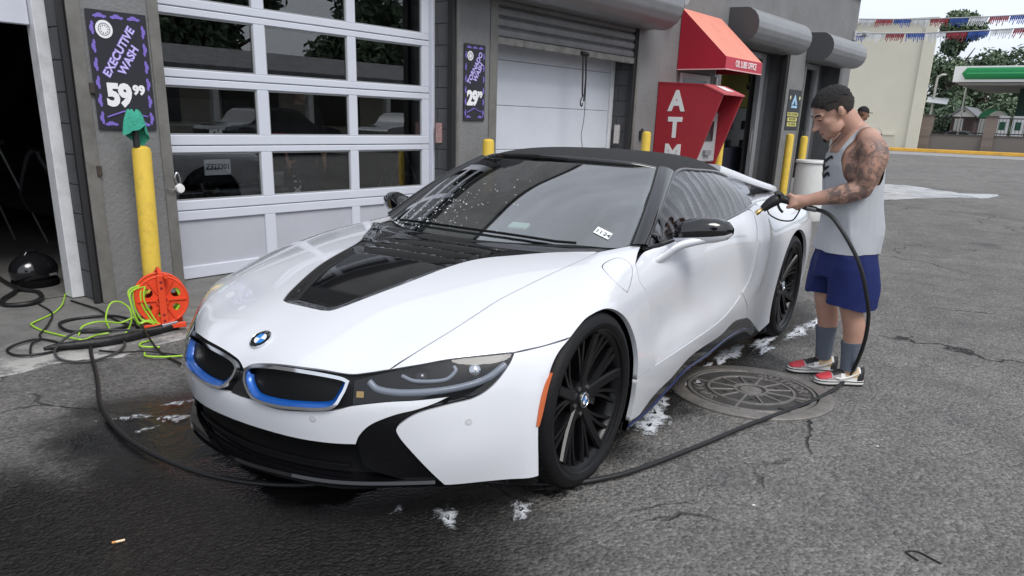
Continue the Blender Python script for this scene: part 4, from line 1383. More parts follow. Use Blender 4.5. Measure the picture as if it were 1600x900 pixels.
def subdivide_cage(verts, faces, fit=3, levels=4):
    """limit surface of a quad cage, nudged so that it passes (nearly) through the given points"""
    tgt = np.array(verts, float)
    cur = tgt.copy()
    me = bpy.data.meshes.new('cage')
    me.from_pydata([tuple(v) for v in cur], [], faces)
    ob = bpy.data.objects.new('cage', me)
    COL.objects.link(ob)
    md = ob.modifiers.new('s', 'SUBSURF')
    md.levels = 1
    md.use_limit_surface = True
    def ev():
        me.vertices.foreach_set('co', cur.ravel())
        me.update()
        dg = bpy.context.evaluated_depsgraph_get()
        dg.update()
        e = ob.evaluated_get(dg)
        m = e.to_mesh()
        a = np.zeros(len(m.vertices) * 3)
        m.vertices.foreach_get('co', a)
        return a.reshape(-1, 3), m, e
    for _ in range(fit):
        a, m, e = ev()
        lim = a[:len(tgt)].copy()
        e.to_mesh_clear()
        cur = cur + (tgt - lim) * 0.9
    md.levels = levels
    a, m, e = ev()
    m.calc_loop_triangles()
    tri = np.zeros(len(m.loop_triangles) * 3, int)
    m.loop_triangles.foreach_get('vertices', tri)
    V = a.copy()
    e.to_mesh_clear()
    bpy.data.objects.remove(ob)
    bpy.data.meshes.remove(me)
    return V, tri.reshape(-1, 3)

class Surf:
    """dense triangle surface that panels are laid on"""
    def __init__(self, V, T):
        self.V, self.T = V, T
        n = np.cross(V[T[:, 1]] - V[T[:, 0]], V[T[:, 2]] - V[T[:, 0]])
        N = np.zeros_like(V)
        for k in range(3):
            np.add.at(N, T[:, k], n)
        N /= np.maximum(np.linalg.norm(N, axis=1), 1e-12)[:, None]
        self.N = N
        self.bvh = BVHTree.FromPolygons([Vector(v) for v in V], [tuple(int(i) for i in t) for t in T])
    def _nrm(self, loc, idx):
        t = self.T[idx]
        a, b, c = (Vector(self.V[i]) for i in t)
        v0, v1, v2 = b - a, c - a, loc - a
        d00, d01, d11, d20, d21 = v0.dot(v0), v0.dot(v1), v1.dot(v1), v2.dot(v0), v2.dot(v1)
        den = d00 * d11 - d01 * d01
        if abs(den) < 1e-16:
            return Vector(self.N[t[0]])
        v = (d11 * d20 - d01 * d21) / den
        w = (d00 * d21 - d01 * d20) / den
        return (Vector(self.N[t[0]]) * (1 - v - w) + Vector(self.N[t[1]]) * v + Vector(self.N[t[2]]) * w).normalized()
    def cast(self, o, d):
        loc, n, i, _ = self.bvh.ray_cast(Vector(o), Vector(d))
        if loc is None:
            return None
        n = self._nrm(loc, i)
        return loc, n
    def near(self, p):
        loc, n, i, _ = self.bvh.find_nearest(Vector(p))
        return loc, self._nrm(loc, i)

def body_surface():
    verts, index, faces = [], {}, []
    def vid(p):
        k = tuple(round(c, 4) for c in p)
        if k not in index:
            index[k] = len(verts)
            verts.append(p)
        return index[k]
    def quads(grid, flip):
        for i in range(len(grid) - 1):
            for j in range(len(grid[0]) - 1):
                q = [vid(grid[i][j]), vid(grid[i][j + 1]), vid(grid[i + 1][j + 1]), vid(grid[i + 1][j])]
                if len(set(q)) == 4:
                    faces.append(q[::-1] if flip else q)
    for s in (1, -1):
        m = lambda p: (p[0], p[1] * s, p[2]) if abs(p[1]) > 1e-9 else (p[0], 0.0, p[2])
        T = [[m(p) for p in r] for r in T_ROWS]
        S = [[m(p) for p in r] for r in S_ROWS]
        F = [[m(T_ROWS[0][j])] + [m(p) for p in F_COLS[j]] for j in range(5)] + [S[0]]
        Rr = [[m(T_ROWS[-1][j])] + [m(p) for p in R_COLS[j]] for j in range(5)] + [S[-1]]
        quads(T, s < 0)
        quads(S, s < 0)
        quads(F, s < 0)
        quads(Rr, s > 0)
    return verts, faces
_v, _f = body_surface()
BODY = Surf(*subdivide_cage(_v, _f))
def _orient(S):
    # normals must point out of the car
    c = S.V.mean(axis=0)
    if ((S.V - c) * S.N).sum() < 0:
        S.N *= -1
_orient(BODY)

def grid_surface(rows, levels=3, fit=3):
    """smooth surface through a rectangular table of points"""
    n, m = len(rows), len(rows[0])
    vs = [p for r in rows for p in r]
    fs = [(i * m + j, i * m + j + 1, (i + 1) * m + j + 1, (i + 1) * m + j) for i in range(n - 1) for j in range(m - 1)]
    S = Surf(*subdivide_cage(vs, fs, fit, levels))
    if ((S.V - np.array((-1.4, 0, .5))) * S.N).sum() < 0:
        S.N *= -1
        S.T = S.T[:, ::-1].copy()
    return S

def poly_inset(P, d):
    """shrink a closed 2D polygon by d (counter-clockwise or not)"""
    n = len(P)
    area = sum(P[i][0] * P[(i + 1) % n][1] - P[(i + 1) % n][0] * P[i][1] for i in range(n))
    sg = 1 if area > 0 else -1
    out = []
    for i in range(n):
        a, b, c = P[i - 1], P[i], P[(i + 1) % n]
        e1 = Vector((b[0] - a[0], b[1] - a[1])).normalized()
        e2 = Vector((c[0] - b[0], c[1] - b[1])).normalized()
        n1, n2 = Vector((-e1.y, e1.x)) * sg, Vector((-e2.y, e2.x)) * sg
        nn = n1 + n2
        if nn.length < 1e-6:
            nn = n1
        nn = nn.normalized()
        k = d / max(0.5, nn.dot(n1))
        out.append((b[0] + nn.x * k, b[1] + nn.y * k))
    return out

def in_poly(p, P):
    x, y = p
    c = False
    n = len(P)
    for i in range(n):
        x1, y1 = P[i]
        x2, y2 = P[i - 1]
        if (y1 > y) != (y2 > y) and x < (x2 - x1) * (y - y1) / (y2 - y1) + x1:
            c = not c
    return c

def seg_dist(p, P):
    A = np.array(P)
    B = np.roll(A, -1, axis=0)
    d = B - A
    q = np.array(p) - A
    t = np.clip((q * d).sum(1) / np.maximum((d * d).sum(1), 1e-12), 0, 1)
    return np.sqrt(((q - d * t[:, None]) ** 2).sum(1)).min()

def resample(P, step):
    out = []
    n = len(P)
    for i in range(n):
        a, b = Vector(P[i]), Vector(P[(i + 1) % n])
        k = max(1, int((b - a).length / step))
        for j in range(k):
            out.append(tuple(a.lerp(b, j / k)))
    return out

def smooth_outline(pts):
    """pts: points, corners flagged by a trailing 1; the stretches between corners become smooth curves"""
    P = [Vector(p[:3]) for p in pts]
    cor = [i for i, p in enumerate(pts) if len(p) > 3 and p[3]]
    n = len(P)
    if not cor:
        return catmull(P, 5, True)
    out = []
    for a, b in zip(cor, cor[1:] + [cor[0] + n]):
        seg = [P[i % n] for i in range(a, b + 1)]
        c = catmull(seg, 5) if len(seg) > 2 else seg
        out += c[:-1]
    return out

def panel_mesh(outline, d, surf, gap=0.002, thick=0.012, step=0.03, off=0.0, holes=(), dish=None):
    """sheet cut out of a surface: outline (3D) seen along -d, lifted back on to the surface, with turned-in edges.
    returns verts, faces, normals"""
    d = Vector(d).normalized()
    e1 = d.orthogonal().normalized() if abs(d.z) > 0.95 else Vector((0, 0, 1)).cross(d).normalized()
    e2 = d.cross(e1)
    to2 = lambda p: (Vector(p).dot(e1), Vector(p).dot(e2))
    P = [to2(p) for p in outline]
    P = resample(P, step * 0.6)
    P = poly_inset(P, gap)
    H = [poly_inset(resample([to2(p) for p in h], step * 0.6), -gap) for h in holes]
    xs, ys = [p[0] for p in P], [p[1] for p in P]
    pts = list(P)
    edges = [(i, (i + 1) % len(P)) for i in range(len(P))]
    for h in H:
        b = len(pts)
        pts += h
        edges += [(b + i, b + (i + 1) % len(h)) for i in range(len(h))]
    y = min(ys) + step / 2
    row = 0
    inner = []
    while y < max(ys):
        x = min(xs) + (step / 2 if row % 2 else 0)
        while x < max(xs):
            if in_poly((x, y), P) and seg_dist((x, y), P) > step * 0.45 and all(not in_poly((x, y), h) and seg_dist((x, y), h) > step * .45 for h in H):
                inner.append((x, y))
            x += step
        y += step * 0.87
        row += 1
    pts += inner
    ov, oe, of, *_ = delaunay_2d_cdt([Vector(p) for p in pts], edges, [], 1 if not H else 0, 1e-6)
    tri = []
    for f in of:
        c = (sum(ov[i][0] for i in f) / len(f), sum(ov[i][1] for i in f) / len(f))
        if in_poly(c, P) and not any(in_poly(c, h) for h in H):
            tri.append(list(f))
    V, N = [], []
    for p in ov:
        o = e1 * p[0] + e2 * p[1] + d * 6
        h = surf.cast(o, -d)
        if h is None:
            base = e1 * p[0] + e2 * p[1]
            # step along the direction to the nearest surface point
            best = None
            for t in np.linspace(-2, 2, 81):
                q = surf.near(base + d * t)
                dd = (q[0] - (base + d * t)).length
                if best is None or dd < best[0]:
                    best = (dd, q)
            h = best[1]
        loc, n = h
        if n.dot(d) < 0:
            n = -n
        k = off
        if dish:
            k += dish(loc)
        V.append(loc + n * k)
        N.append(n)
    # orient faces along normals
    F = []
    for f in tri:
        a, b, c = (V[i] for i in f[:3])
        F.append(f if (b - a).cross(c - a).dot(N[f[0]]) > 0 else f[::-1])
    if dish:
        M = [Vector((0, 0, 0)) for _ in V]
        for f in F:
            a, b, c = (V[i] for i in f[:3])
            nn = (b - a).cross(c - a)
            for i in f:
                M[i] += nn
        N = [m.normalized() if m.length > 1e-12 else n for m, n in zip(M, N)]
    # turned-in edge
    if thick:
        cnt = {}
        for f in F:
            for i in range(len(f)):
                a, b = f[i], f[(i + 1) % len(f)]
                cnt[(a, b)] = cnt.get((a, b), 0) + 1
        bnd = [(a, b) for (a, b) in cnt if (b, a) not in cnt]
        top, bot = {}, {}
        for a, b in bnd:
            for v in (a, b):
                if v not in top:
                    top[v] = len(V); V.append(V[v].copy()); N.append(None)
                    bot[v] = len(V); V.append(V[v] - N[v] * thick); N.append(None)
        for a, b in bnd:
            F.append([a if False else top[b], top[a], bot[a], bot[b]])
            e = V[b] - V[a]
            sn = e.cross(N[a]).normalized() if e.length > 1e-9 else N[a]
            for v in (top[a], bot[a], top[b], bot[b]):
                N[v] = sn if N[v] is None else (N[v] + sn).normalized() if (N[v] + sn).length > 1e-6 else sn
    return V, F, N

def make_part(name, data, material, parent, mirror=False):
    V, F, N = data
    if mirror:
        V = [Vector((v.x, -v.y, v.z)) for v in V]
        N = [Vector((n.x, -n.y, n.z)) for n in N]
        F = [f[::-1] for f in F]
    me = bpy.data.meshes.new(name)
    me.from_pydata([tuple(v) for v in V], [], F)
    me.polygons.foreach_set('use_smooth', [True] * len(me.polygons))
    me.update()
    me.normals_split_custom_set_from_vertices([tuple(n) for n in N])
    return obj_from(name, me, material, parent)

def both(name, data, material, parent):
    return make_part(name, data, material, parent), make_part(name, data, material, parent, True)

def sym(half):
    """close a half outline (first and last point on y = 0) with its mirror image"""
    back = [(p[0], -p[1], p[2], *p[3:]) for p in half[::-1]]
    if abs(half[-1][1]) < 1e-6:
        back = back[1:]
    if abs(half[0][1]) < 1e-6:
        back = back[:-1]
    return list(half) + back

def to_mesh_obj(name, S, material, parent=None, off=0.0):
    o = mesh_obj(name, (S.V + S.N * off).tolist(), S.T.tolist(), material, parent, True)
    return o
# feature curves of the bodywork, in metres from the front axle (x forward, y to the car's left, z up)
CV = {
    'hoodfront': [(0.875,0.03,0.538),(0.869,0.069,0.549),(0.849,0.228,0.567),(0.82,0.326,0.567),(0.785,0.403,0.559),(0.749,0.454,0.566),(0.705,0.508,0.577)],
    'hltop': [(0.705,0.508,0.577),(0.639,0.58,0.592),(0.574,0.645,0.607),(0.483,0.735,0.618),(0.412,0.797,0.622)],
    'fendershut': [(0.412,0.797,0.622),(0.298,0.845,0.629),(0.19,0.888,0.642)],
    'hoodside': [(0.705,0.508,0.577),(0.622,0.549,0.624),(0.492,0.58,0.669),(0.367,0.596,0.705),(0.238,0.606,0.739),(0.102,0.624,0.767),(-0.109,0.648,0.803),(-0.269,0.659,0.823),(-0.442,0.656,0.838)],
    'black': [(-0.451,0.652,0.839),(-0.312,0.527,0.839),(-0.146,0.412,0.832),(-0.069,0.354,0.827),(0.009,0.315,0.819),(0.116,0.285,0.804),(0.3,0.245,0.769),(0.499,0.173,0.718),(0.555,0.148,0.702),(0.59,0.125,0.692)],
    'arch': [(0.19,0.888,0.642),(0.129,0.887,0.67),(0.057,0.887,0.692),(-0.08,0.893,0.696),(-0.221,0.899,0.64),(-0.314,0.903,0.549),(-0.362,0.908,0.451),(-0.378,0.907,0.334)],
    'archlow': [(-0.378,0.907,0.334),(-0.392,0.897,0.239),(-0.389,0.885,0.137)],
    'archfront': [(0.19,0.888,0.642),(0.267,0.884,0.6),(0.32,0.886,0.544),(0.367,0.887,0.438),(0.38,0.887,0.353),(0.363,0.886,0.157)],
    'doorfront': [(-0.511,0.8,0.798),(-0.495,0.815,0.78),(-0.466,0.846,0.734),(-0.507,0.864,0.678),(-0.536,0.878,0.577),(-0.548,0.893,0.454),(-0.599,0.899,0.346)],
    'cornbot': [(0.363,0.886,0.157),(0.441,0.824,0.145),(0.524,0.746,0.142),(0.598,0.684,0.154),(0.622,0.664,0.167)],
    'cornleft': [(0.622,0.664,0.167),(0.663,0.64,0.236),(0.716,0.585,0.33),(0.733,0.563,0.371),(0.736,0.56,0.396),(0.72,0.582,0.423),(0.686,0.62,0.451),(0.623,0.682,0.473),(0.553,0.741,0.491),(0.501,0.776,0.527),(0.443,0.798,0.588),(0.412,0.797,0.622)],
    'bandtop': [(0.912,0.078,0.433),(0.903,0.177,0.424),(0.886,0.26,0.43),(0.841,0.383,0.448),(0.81,0.438,0.467),(0.749,0.529,0.484),(0.689,0.605,0.49),(0.61,0.686,0.499)],
    'bandlow': [(0.61,0.686,0.499),(0.651,0.653,0.477),(0.695,0.609,0.457),(0.739,0.555,0.439),(0.78,0.494,0.405),(0.798,0.46,0.366),(0.804,0.445,0.33)],
    'bandbot': [(0.804,0.445,0.33),(0.842,0.368,0.327),(0.882,0.247,0.327),(0.904,0.104,0.33)],
    'hlbot': [(0.444,0.799,0.586),(0.501,0.776,0.526),(0.553,0.741,0.495),(0.611,0.687,0.495),(0.69,0.605,0.488),(0.749,0.53,0.482),(0.81,0.438,0.467)],
    'doorbot': [(-0.599,0.899,0.346),(-0.859,0.898,0.352),(-1.386,0.899,0.374),(-1.639,0.897,0.416),(-1.803,0.893,0.467)],
    'doorrear': [(-1.803,0.893,0.467),(-1.904,0.892,0.517),(-1.953,0.894,0.585),(-1.995,0.889,0.709),(-2.027,0.875,0.778),(-2.07,0.836,0.862)],
    'sillbot': [(-0.389,0.885,0.137),(-0.524,0.874,0.125),(-0.674,0.866,0.139),(-0.839,0.871,0.192),(-1.026,0.882,0.254),(-1.19,0.884,0.272),(-1.526,0.88,0.273),(-1.736,0.886,0.311),(-1.976,0.887,0.286)],
    'qfront': [(-1.976,0.887,0.286),(-2.088,0.886,0.24),(-2.287,0.888,0.133),(-2.503,0.902,0.146)],
    'qarch': [(-2.503,0.902,0.146),(-2.416,0.921,0.429),(-2.451,0.926,0.52),(-2.544,0.928,0.629),(-2.692,0.926,0.69),(-2.829,0.923,0.705)],
    'flap': [(-0.292,0.753,0.809),(-0.381,0.739,0.821),(-0.451,0.748,0.824),(-0.471,0.779,0.811),(-0.46,0.81,0.784),(-0.385,0.842,0.746),(-0.304,0.866,0.718),(-0.266,0.848,0.747),(-0.257,0.804,0.784)],
    'marker': [(0.319,0.885,0.549),(0.306,0.89,0.546),(0.337,0.891,0.488),(0.365,0.89,0.403),(0.379,0.887,0.364),(0.394,0.881,0.37),(0.376,0.881,0.451),(0.349,0.882,0.512)],
    'kidney': [(0.888,0.014,0.511),(0.872,0.064,0.543),(0.861,0.17,0.56),(0.834,0.294,0.565),(0.798,0.384,0.557),(0.785,0.421,0.543),(0.813,0.414,0.498),(0.841,0.383,0.45),(0.886,0.26,0.432),(0.905,0.163,0.426),(0.911,0.078,0.437),(0.901,0.036,0.478)],
    'sens1': [(0.577,0.735,0.411)],
    'sens2': [(0.869,0.318,0.412)],
    'badge': [(0.82,0.001,0.594)],
    'cowl': [(-0.733,0.715,0.85)],
    'belt': [(-0.894,0.793,0.841),(-1.636,0.79,0.884),(-2.224,0.771,0.919)],
    'tonguerear': [(-0.069,-0.222,0.834),(0.06,-0.067,0.822),(0.053,0.102,0.823),(-0.004,0.305,0.822)],
}
# ================================================================== sports car: parts
def paint_white():
    m = mat('white_pearl_paint', (.68, .695, .735), .22, coat=1.0)
    n, l = m.node_tree.nodes, m.node_tree.links
    b = n['Principled BSDF']
    b.inputs['Coat Roughness'].default_value = 0.02
    # beads and runs of water on the wet paint
    t = n.new('ShaderNodeTexCoord')
    v = n.new('ShaderNodeTexVoronoi')
    v.inputs['Scale'].default_value = 130
    v.inputs['Randomness'].default_value = 1
    l.new(t.outputs['Object'], v.inputs['Vector'])
    nz = n.new('ShaderNodeTexNoise')
    nz.inputs['Scale'].default_value = 5
    nz.inputs['Detail'].default_value = 4
    l.new(t.outputs['Object'], nz.inputs['Vector'])
    r = n.new('ShaderNodeMapRange')
    r.inputs['From Min'].default_value = 0.0
    r.inputs['From Max'].default_value = 0.22
    r.inputs['To Min'].default_value = 1
    r.inputs['To Max'].default_value = 0
    l.new(v.outputs['Distance'], r.inputs['Value'])
    g = n.new('ShaderNodeMapRange')
    g.inputs['From Min'].default_value = 0.55
    g.inputs['From Max'].default_value = 0.68
    l.new(nz.outputs['Fac'], g.inputs['Value'])
    mu = n.new('ShaderNodeMath')
    mu.operation = 'MULTIPLY'
    l.new(r.outputs['Result'], mu.inputs[0])
    l.new(g.outputs['Result'], mu.inputs[1])
    bp = n.new('ShaderNodeBump')
    bp.inputs['Strength'].default_value = 0.14
    bp.inputs['Distance'].default_value = 0.002
    l.new(mu.outputs['Value'], bp.inputs['Height'])
    l.new(bp.outputs['Normal'], b.inputs['Coat Normal'])
    return m
M_WHITE = paint_white()
M_GLOSS = mat('gloss_black_paint', (.003, .003, .004), .08, coat=.8)
M_BLACK = mat('satin_black_plastic', (.004, .004, .0045), .45, spec=.25, bump=.05, bscale=300)
M_MATTE = mat('matte_black_lining', (.004, .004, .004), .9, spec=.1)
M_CHROME = mat('satin_chrome', (.75, .76, .78), .12, metal=1.0)
M_BLUE = mat('metallic_blue_trim', (.003, .085, .38), .3, metal=.3, coat=.5)
M_RUBBER = mat('tyre_rubber', (.007, .007, .008), .6, spec=.3, bump=.05, bscale=300, var=.2, vscale=20)
M_RIM = mat('gloss_black_alloy', (.004, .004, .005), .34, spec=.3, coat=.12)
M_STEEL = mat('brake_steel', (.35, .34, .33), .35, metal=1.0, var=.2)
M_GLASS_W = glass_mat('windscreen_glass', (.66, .74, .72), refl=.31)
M_GLASS_S = glass_mat('tinted_side_glass', (.08, .085, .095), refl=.06)
M_LENS = glass_mat('headlamp_lens', (.80, .82, .85), refl=-.02)
M_FABRIC = mat('black_soft_top_fabric', (.022, .022, .024), .9, bump=.25, bscale=600, var=.15, vscale=60)
M_LEATHER = mat('dark_leather', (.09, .09, .095), .5, bump=.1, bscale=200)
M_AMBER = mat('amber_reflector', (.55, .13, .045), .2, coat=.8)
M_LED = mat('led_light_guide', (.26, .28, .32), .25, coat=.6)

def soap_streaks():
    if 'soap_streaks' in MATS:
        return MATS['soap_streaks']
    m = bpy.data.materials.new('soap_streaks')
    n, l = nodes_of(m)
    b = n['Principled BSDF']
    t = n.new('ShaderNodeTexCoord')
    mp = n.new('ShaderNodeMapping')
    mp.inputs['Rotation'].default_value = (0, rad(-28), 0)
    mp.inputs['Scale'].default_value = (1, 1, .28)
    l.new(t.outputs['Object'], mp.inputs['Vector'])
    w1 = n.new('ShaderNodeTexWave')
    w1.inputs['Scale'].default_value = 3.4
    w1.inputs['Distortion'].default_value = 7
    w1.inputs['Detail'].default_value = 4
    w1.inputs['Detail Scale'].default_value = 1.6
    l.new(mp.outputs['Vector'], w1.inputs['Vector'])
    k = math_node(n, l, 'MULTIPLY', ramp(n, l, w1.outputs['Fac'], .35, .85), ramp(n, l, noise(n, l, t.outputs['Object'], 5, 5, .6), .35, .6, .25, 1))
    l.new(math_node(n, l, 'MULTIPLY', k, .27), b.inputs['Alpha'])
    b.inputs['Base Color'].default_value = (.46, .47, .52, 1)
    b.inputs['Roughness'].default_value = .3
    MATS['soap_streaks'] = m
    return m

def build_car():
    car = empty('sports_car', CAR_LOC, CAR_ROT)
    tag(car, 'wet white sports car with black bonnet panel, blue-edged twin grilles and black wheels', 'car')
    c = CV
    cn = lambda seg: [(*p, 1) if i in (0,) else p for i, p in enumerate(seg)]       # first point of each stretch is a corner
    def loop(*segs):
        out = []
        for s in segs:
            s = list(s)
            if out and (Vector(out[-1][:3]) - Vector(s[0][:3])).length < 0.02:
                out.pop()
            out += cn(s)
        if (Vector(out[0][:3]) - Vector(out[-1][:3])).length < 0.02:
            out.pop()
        return smooth_outline(out)
    rv = lambda s: list(s)[::-1]

    # ---- bonnet with the hole for the black panel
    front0 = (.884, 0.0, .517)
    half = [front0] + c['hoodfront']
    halfside = c['hoodside']
    blk = c['black']
    tip = (.603, 0.0, .690)
    near = catmull(half, 5)[:-1] + catmull(halfside, 5)
    inner = catmull(blk + [(.602, .09, .691)], 5) + [Vector(tip)]
    hood_half = near + inner[1:]
    hood = [tuple(p) for p in hood_half] + [(p[0], -p[1], p[2]) for p in hood_half[::-1][1:-1]]
    o = make_part('bonnet', panel_mesh(hood, (0.25, 0, 1), BODY, .002, .014, .035), M_WHITE, car)
    # ---- black panel: sunk tongue in front, stepped louvres and scuttle behind
    back = [(-.47, .655, .842), (-.36, .42, .850), (-.285, .2, .853), (-.265, 0, .853)]
    bh = [Vector(p) for p in [(.603, 0, .690)]] + [Vector(p) for p in inner[::-1][1:]] + [Vector(p) for p in catmull(back, 5)[1:]]
    bp = [tuple(p) for p in bh] + [(p[0], -p[1], p[2]) for p in bh[::-1][1:-1]]
    P2 = [(p[0], p[1]) for p in bp]
    def dish(loc):
        dd = seg_dist((loc.x, loc.y), P2)
        e = min(1.0, dd / .05)
        e = e * e * (3 - 2 * e)
        k = -.014 * e
        lim = .30 - .10 * max(0, loc.x)
        wy = max(0.0, min(1.0, (lim - abs(loc.y)) / .04))
        if -.20 < loc.x < .075:
            u = (.075 - loc.x) / .275 * 3
            f = u % 1.0
            k += -.030 * wy * e * (1 - f) ** 1.5 * min(1, f / .08)
        return k
    vent = make_part('vent_panel', panel_mesh(bp, (0.15, 0, 1), BODY, .002, .014, .0125, off=-.002, dish=dish), M_GLOSS, car)

    # ---- wings, bumper corners, doors, sills, rear quarters
    apillar = [(-.735, .735, .852, 1), (-.60, .785, .822)]
    fender = loop(c['hltop'], c['fendershut'], c['arch'], [c['arch'][-1], c['doorfront'][-1]], rv(c['doorfront']), [c['doorfront'][0], (-.60, .765, .825), (-.735, .725, .850)], [(-.735, .725, .850), (-.60, .69, .842), c['hoodside'][-1]], rv(c['hoodside']))
    flap = smooth_outline([(*p, 1) if i in (6,) else p for i, p in enumerate(c['flap'])])
    for s in both('front_wing', panel_mesh(fender, (.1, .72, .69), BODY, .002, .02, .035, holes=[flap]), M_WHITE, car):
        pass
    both('charging_flap', panel_mesh(flap, (.1, .72, .69), BODY, .0022, .012, .03), M_WHITE, car)
    up = lambda L: [(a, b, max(z, .176)) for a, b, z in L]
    corner = loop(c['fendershut'], up(c['archfront']), up(c['cornbot']), [(.624, .672, .178)] + c['cornleft'][1:])
    both('bumper_corner', panel_mesh(corner, (.68, .73, .05), BODY, .002, .025, .03), M_WHITE, car)
    door = loop(c['doorfront'], c['doorbot'], c['doorrear'], [c['doorrear'][-1], (-2.085, .80, .892), (-2.06, .782, .906)], [(-2.06, .782, .906), c['belt'][1], c['belt'][0], (-.72, .775, .833), (-.62, .772, .823), c['doorfront'][0]])
    def ddish(loc):
        # hollow swept along the lower door, deepest towards the back
        u = (loc.x + 1.25) / .75
        v = (loc.z - (.56 - .10 * u)) / .17
        return -.022 * math.exp(-u * u - v * v)
    both('door', panel_mesh(door, (0, .93, .36), BODY, .002, .02, .035, dish=ddish), M_WHITE, car)
    sill = loop(c['archlow'], c['sillbot'], [c['sillbot'][-1], (-1.93, .886, .36), (-1.86, .89, .42), c['doorbot'][-1]], rv(c['doorbot']), [c['doorbot'][0], c['archlow'][0]])
    both('sill', panel_mesh(sill, (0, 1, .1), BODY, .002, .02, .03), M_WHITE, car)
    # rear quarter: from the door to the tail
    ra = [(-2.8 + .385 * math.cos(a), .925, .345 + .385 * math.sin(a)) for a in [rad(t) for t in range(-26, 211, 12)]]
    quarter = loop([c['doorrear'][-1]] + rv(c['doorrear'])[1:], [c['doorrear'][0], (-1.86, .89, .42), (-1.93, .886, .36), c['sillbot'][-1]],
                   c['qfront'][:3], [c['qfront'][2], ra[0]], ra, [ra[-1], (-3.5, .80, .22)], [(-3.5, .80, .22), (-3.58, .78, .5), (-3.55, .74, .80)],
                   [(-3.55, .74, .80), (-3.3, .62, .915), (-2.8, .64, .945), (-2.35, .66, .945), (-2.10, .74, .925)],
                   [(-2.10, .74, .925), (-2.085, .80, .892), c['doorrear'][-1]])
    def qdish(loc):
        # haunch stands proud of the door, with a sharp swept blade behind the shut line
        u = (loc.x + 2.10) / .10
        return .020 * math.exp(-((loc.x + 2.17 + .35 * (loc.z - .8)) / .06) ** 2) * max(0, min(1, (loc.z - .40) / .1)) * max(0, min(1, (.93 - loc.z) / .06))
    both('rear_quarter', panel_mesh(quarter, (-.05, .86, .5), BODY, .002, .02, .03, dish=qdish), M_WHITE, car)
    deck = [(-2.30, 0, .95), (-2.32, .3, .95), (-2.36, .648, .945)] + [(-2.8, .63, .945), (-3.3, .61, .915), (-3.55, .55, .88), (-3.62, .3, .89), (-3.64, 0, .895)]
    deck = [tuple(p) for p in catmull(deck, 4)]
    deck = deck + [(p[0], -p[1], p[2]) for p in deck[::-1][1:-1]]
    make_part('engine_cover', panel_mesh(deck, (0, 0, 1), BODY, .002, .014, .05), M_GLOSS, car)
    tail = [(-3.66, 0, .87), (-3.64, .3, .87), (-3.58, .55, .85), (-3.57, .76, .80), (-3.6, .785, .5), (-3.52, .77, .30), (-3.6, .4, .28), (-3.62, 0, .28)]
    tail = tail + [(p[0], -p[1], p[2]) for p in tail[::-1][1:-1]]
    make_part('rear_bumper', panel_mesh(tail, (-1, 0, 0), BODY, .002, .014, .05), M_WHITE, car)
    tl = smooth_outline([(-3.66, .30, .74, 1), (-3.6, .60, .76), (-3.5, .78, .77, 1), (-3.5, .80, .70), (-3.6, .62, .68), (-3.68, .45, .66), (-3.66, .32, .69)])
    both('tail_light', panel_mesh(tl, (-.8, .6, 0), BODY, .0, .01, .03, off=.006), mat('red_lens', (.35, .01, .01), .1, coat=1), car)

    # ---- nose: white band, sunk black intake, splitter
    b0, b1 = (.914, 0, .43), (.909, 0, .331)
    bt, bl, bb = c['bandtop'], c['bandlow'], c['bandbot']
    hb = [Vector(b0)] + catmull([(.913, .04, .432)] + bt, 5) + catmull(bl, 5)[1:] + catmull(bb + [(.909, .0, .331)], 5)[1:-1] + [Vector(b1)]
    band = [tuple(p) for p in hb] + [(p[0], -p[1], p[2]) for p in hb[::-1][1:-1]]
    make_part('nose_band', panel_mesh(band, (1, 0, .08), BODY, .002, .03, .03), M_WHITE, car)

    # dark shell that closes the gaps, open at the wheels and at the cabin
    keep = []
    V, T, N = BODY.V, BODY.T, BODY.N
    cen = V[T].mean(axis=1)
    for t, q in zip(T, cen):
        x, y, z = q
        wheel = any((x - hx) ** 2 + (z - .345) ** 2 < .40 ** 2 for hx in (0, -2.8)) and abs(y) > .55 and z < .735
        cabin = -2.25 < x < -.36 and abs(y) < .70 and z > .7
        flat = -.55 < x < .45 and abs(y) < .31 and z > .68
        if not (wheel or cabin or flat):
            keep.append(t)
    keep = np.array(keep)
    used = np.unique(keep)
    remap = {int(u): i for i, u in enumerate(used)}
    inn = np.full(len(V), -.016)
    inn[(V[:, 0] < -.60) & (V[:, 0] > -2.05) & (np.abs(V[:, 1]) > .75)] = -.045
    inn[(V[:, 2] < .335) & (V[:, 0] > .45)] = -.045
    inn[(V[:, 0] < -.36) & (V[:, 0] > -2.25) & (V[:, 2] > .8)] = -.03
    inn[(V[:, 2] < .36) & (V[:, 0] < -.36) & (V[:, 0] > -2.4)] = -.035
    vs = (V + N * inn[:, None])[used]
    sh = mesh_obj('inner_shell', vs.tolist(), [[remap[int(i)] for i in t] for t in keep], M_BLACK, car, True)
    # intake bars and splitter
    for z, dx in ((.235, -.034),):
        pts = []
        for y in np.linspace(-.40, .40, 21):
            h = BODY.cast((3, y, z), (-1, 0, 0))
            pts.append(h[0] + Vector((dx, 0, 0)))
        tube('intake_bar', pts, .006, M_BLACK, car, n=6)
    prof = []
    for y in np.linspace(-.650, .650, 43):
        h = BODY.cast((3, y, .185), (-1, 0, 0))
        prof.append(h[0] + Vector((.004, 0, -.02)))
    bm = bmesh.new()
    rings = []
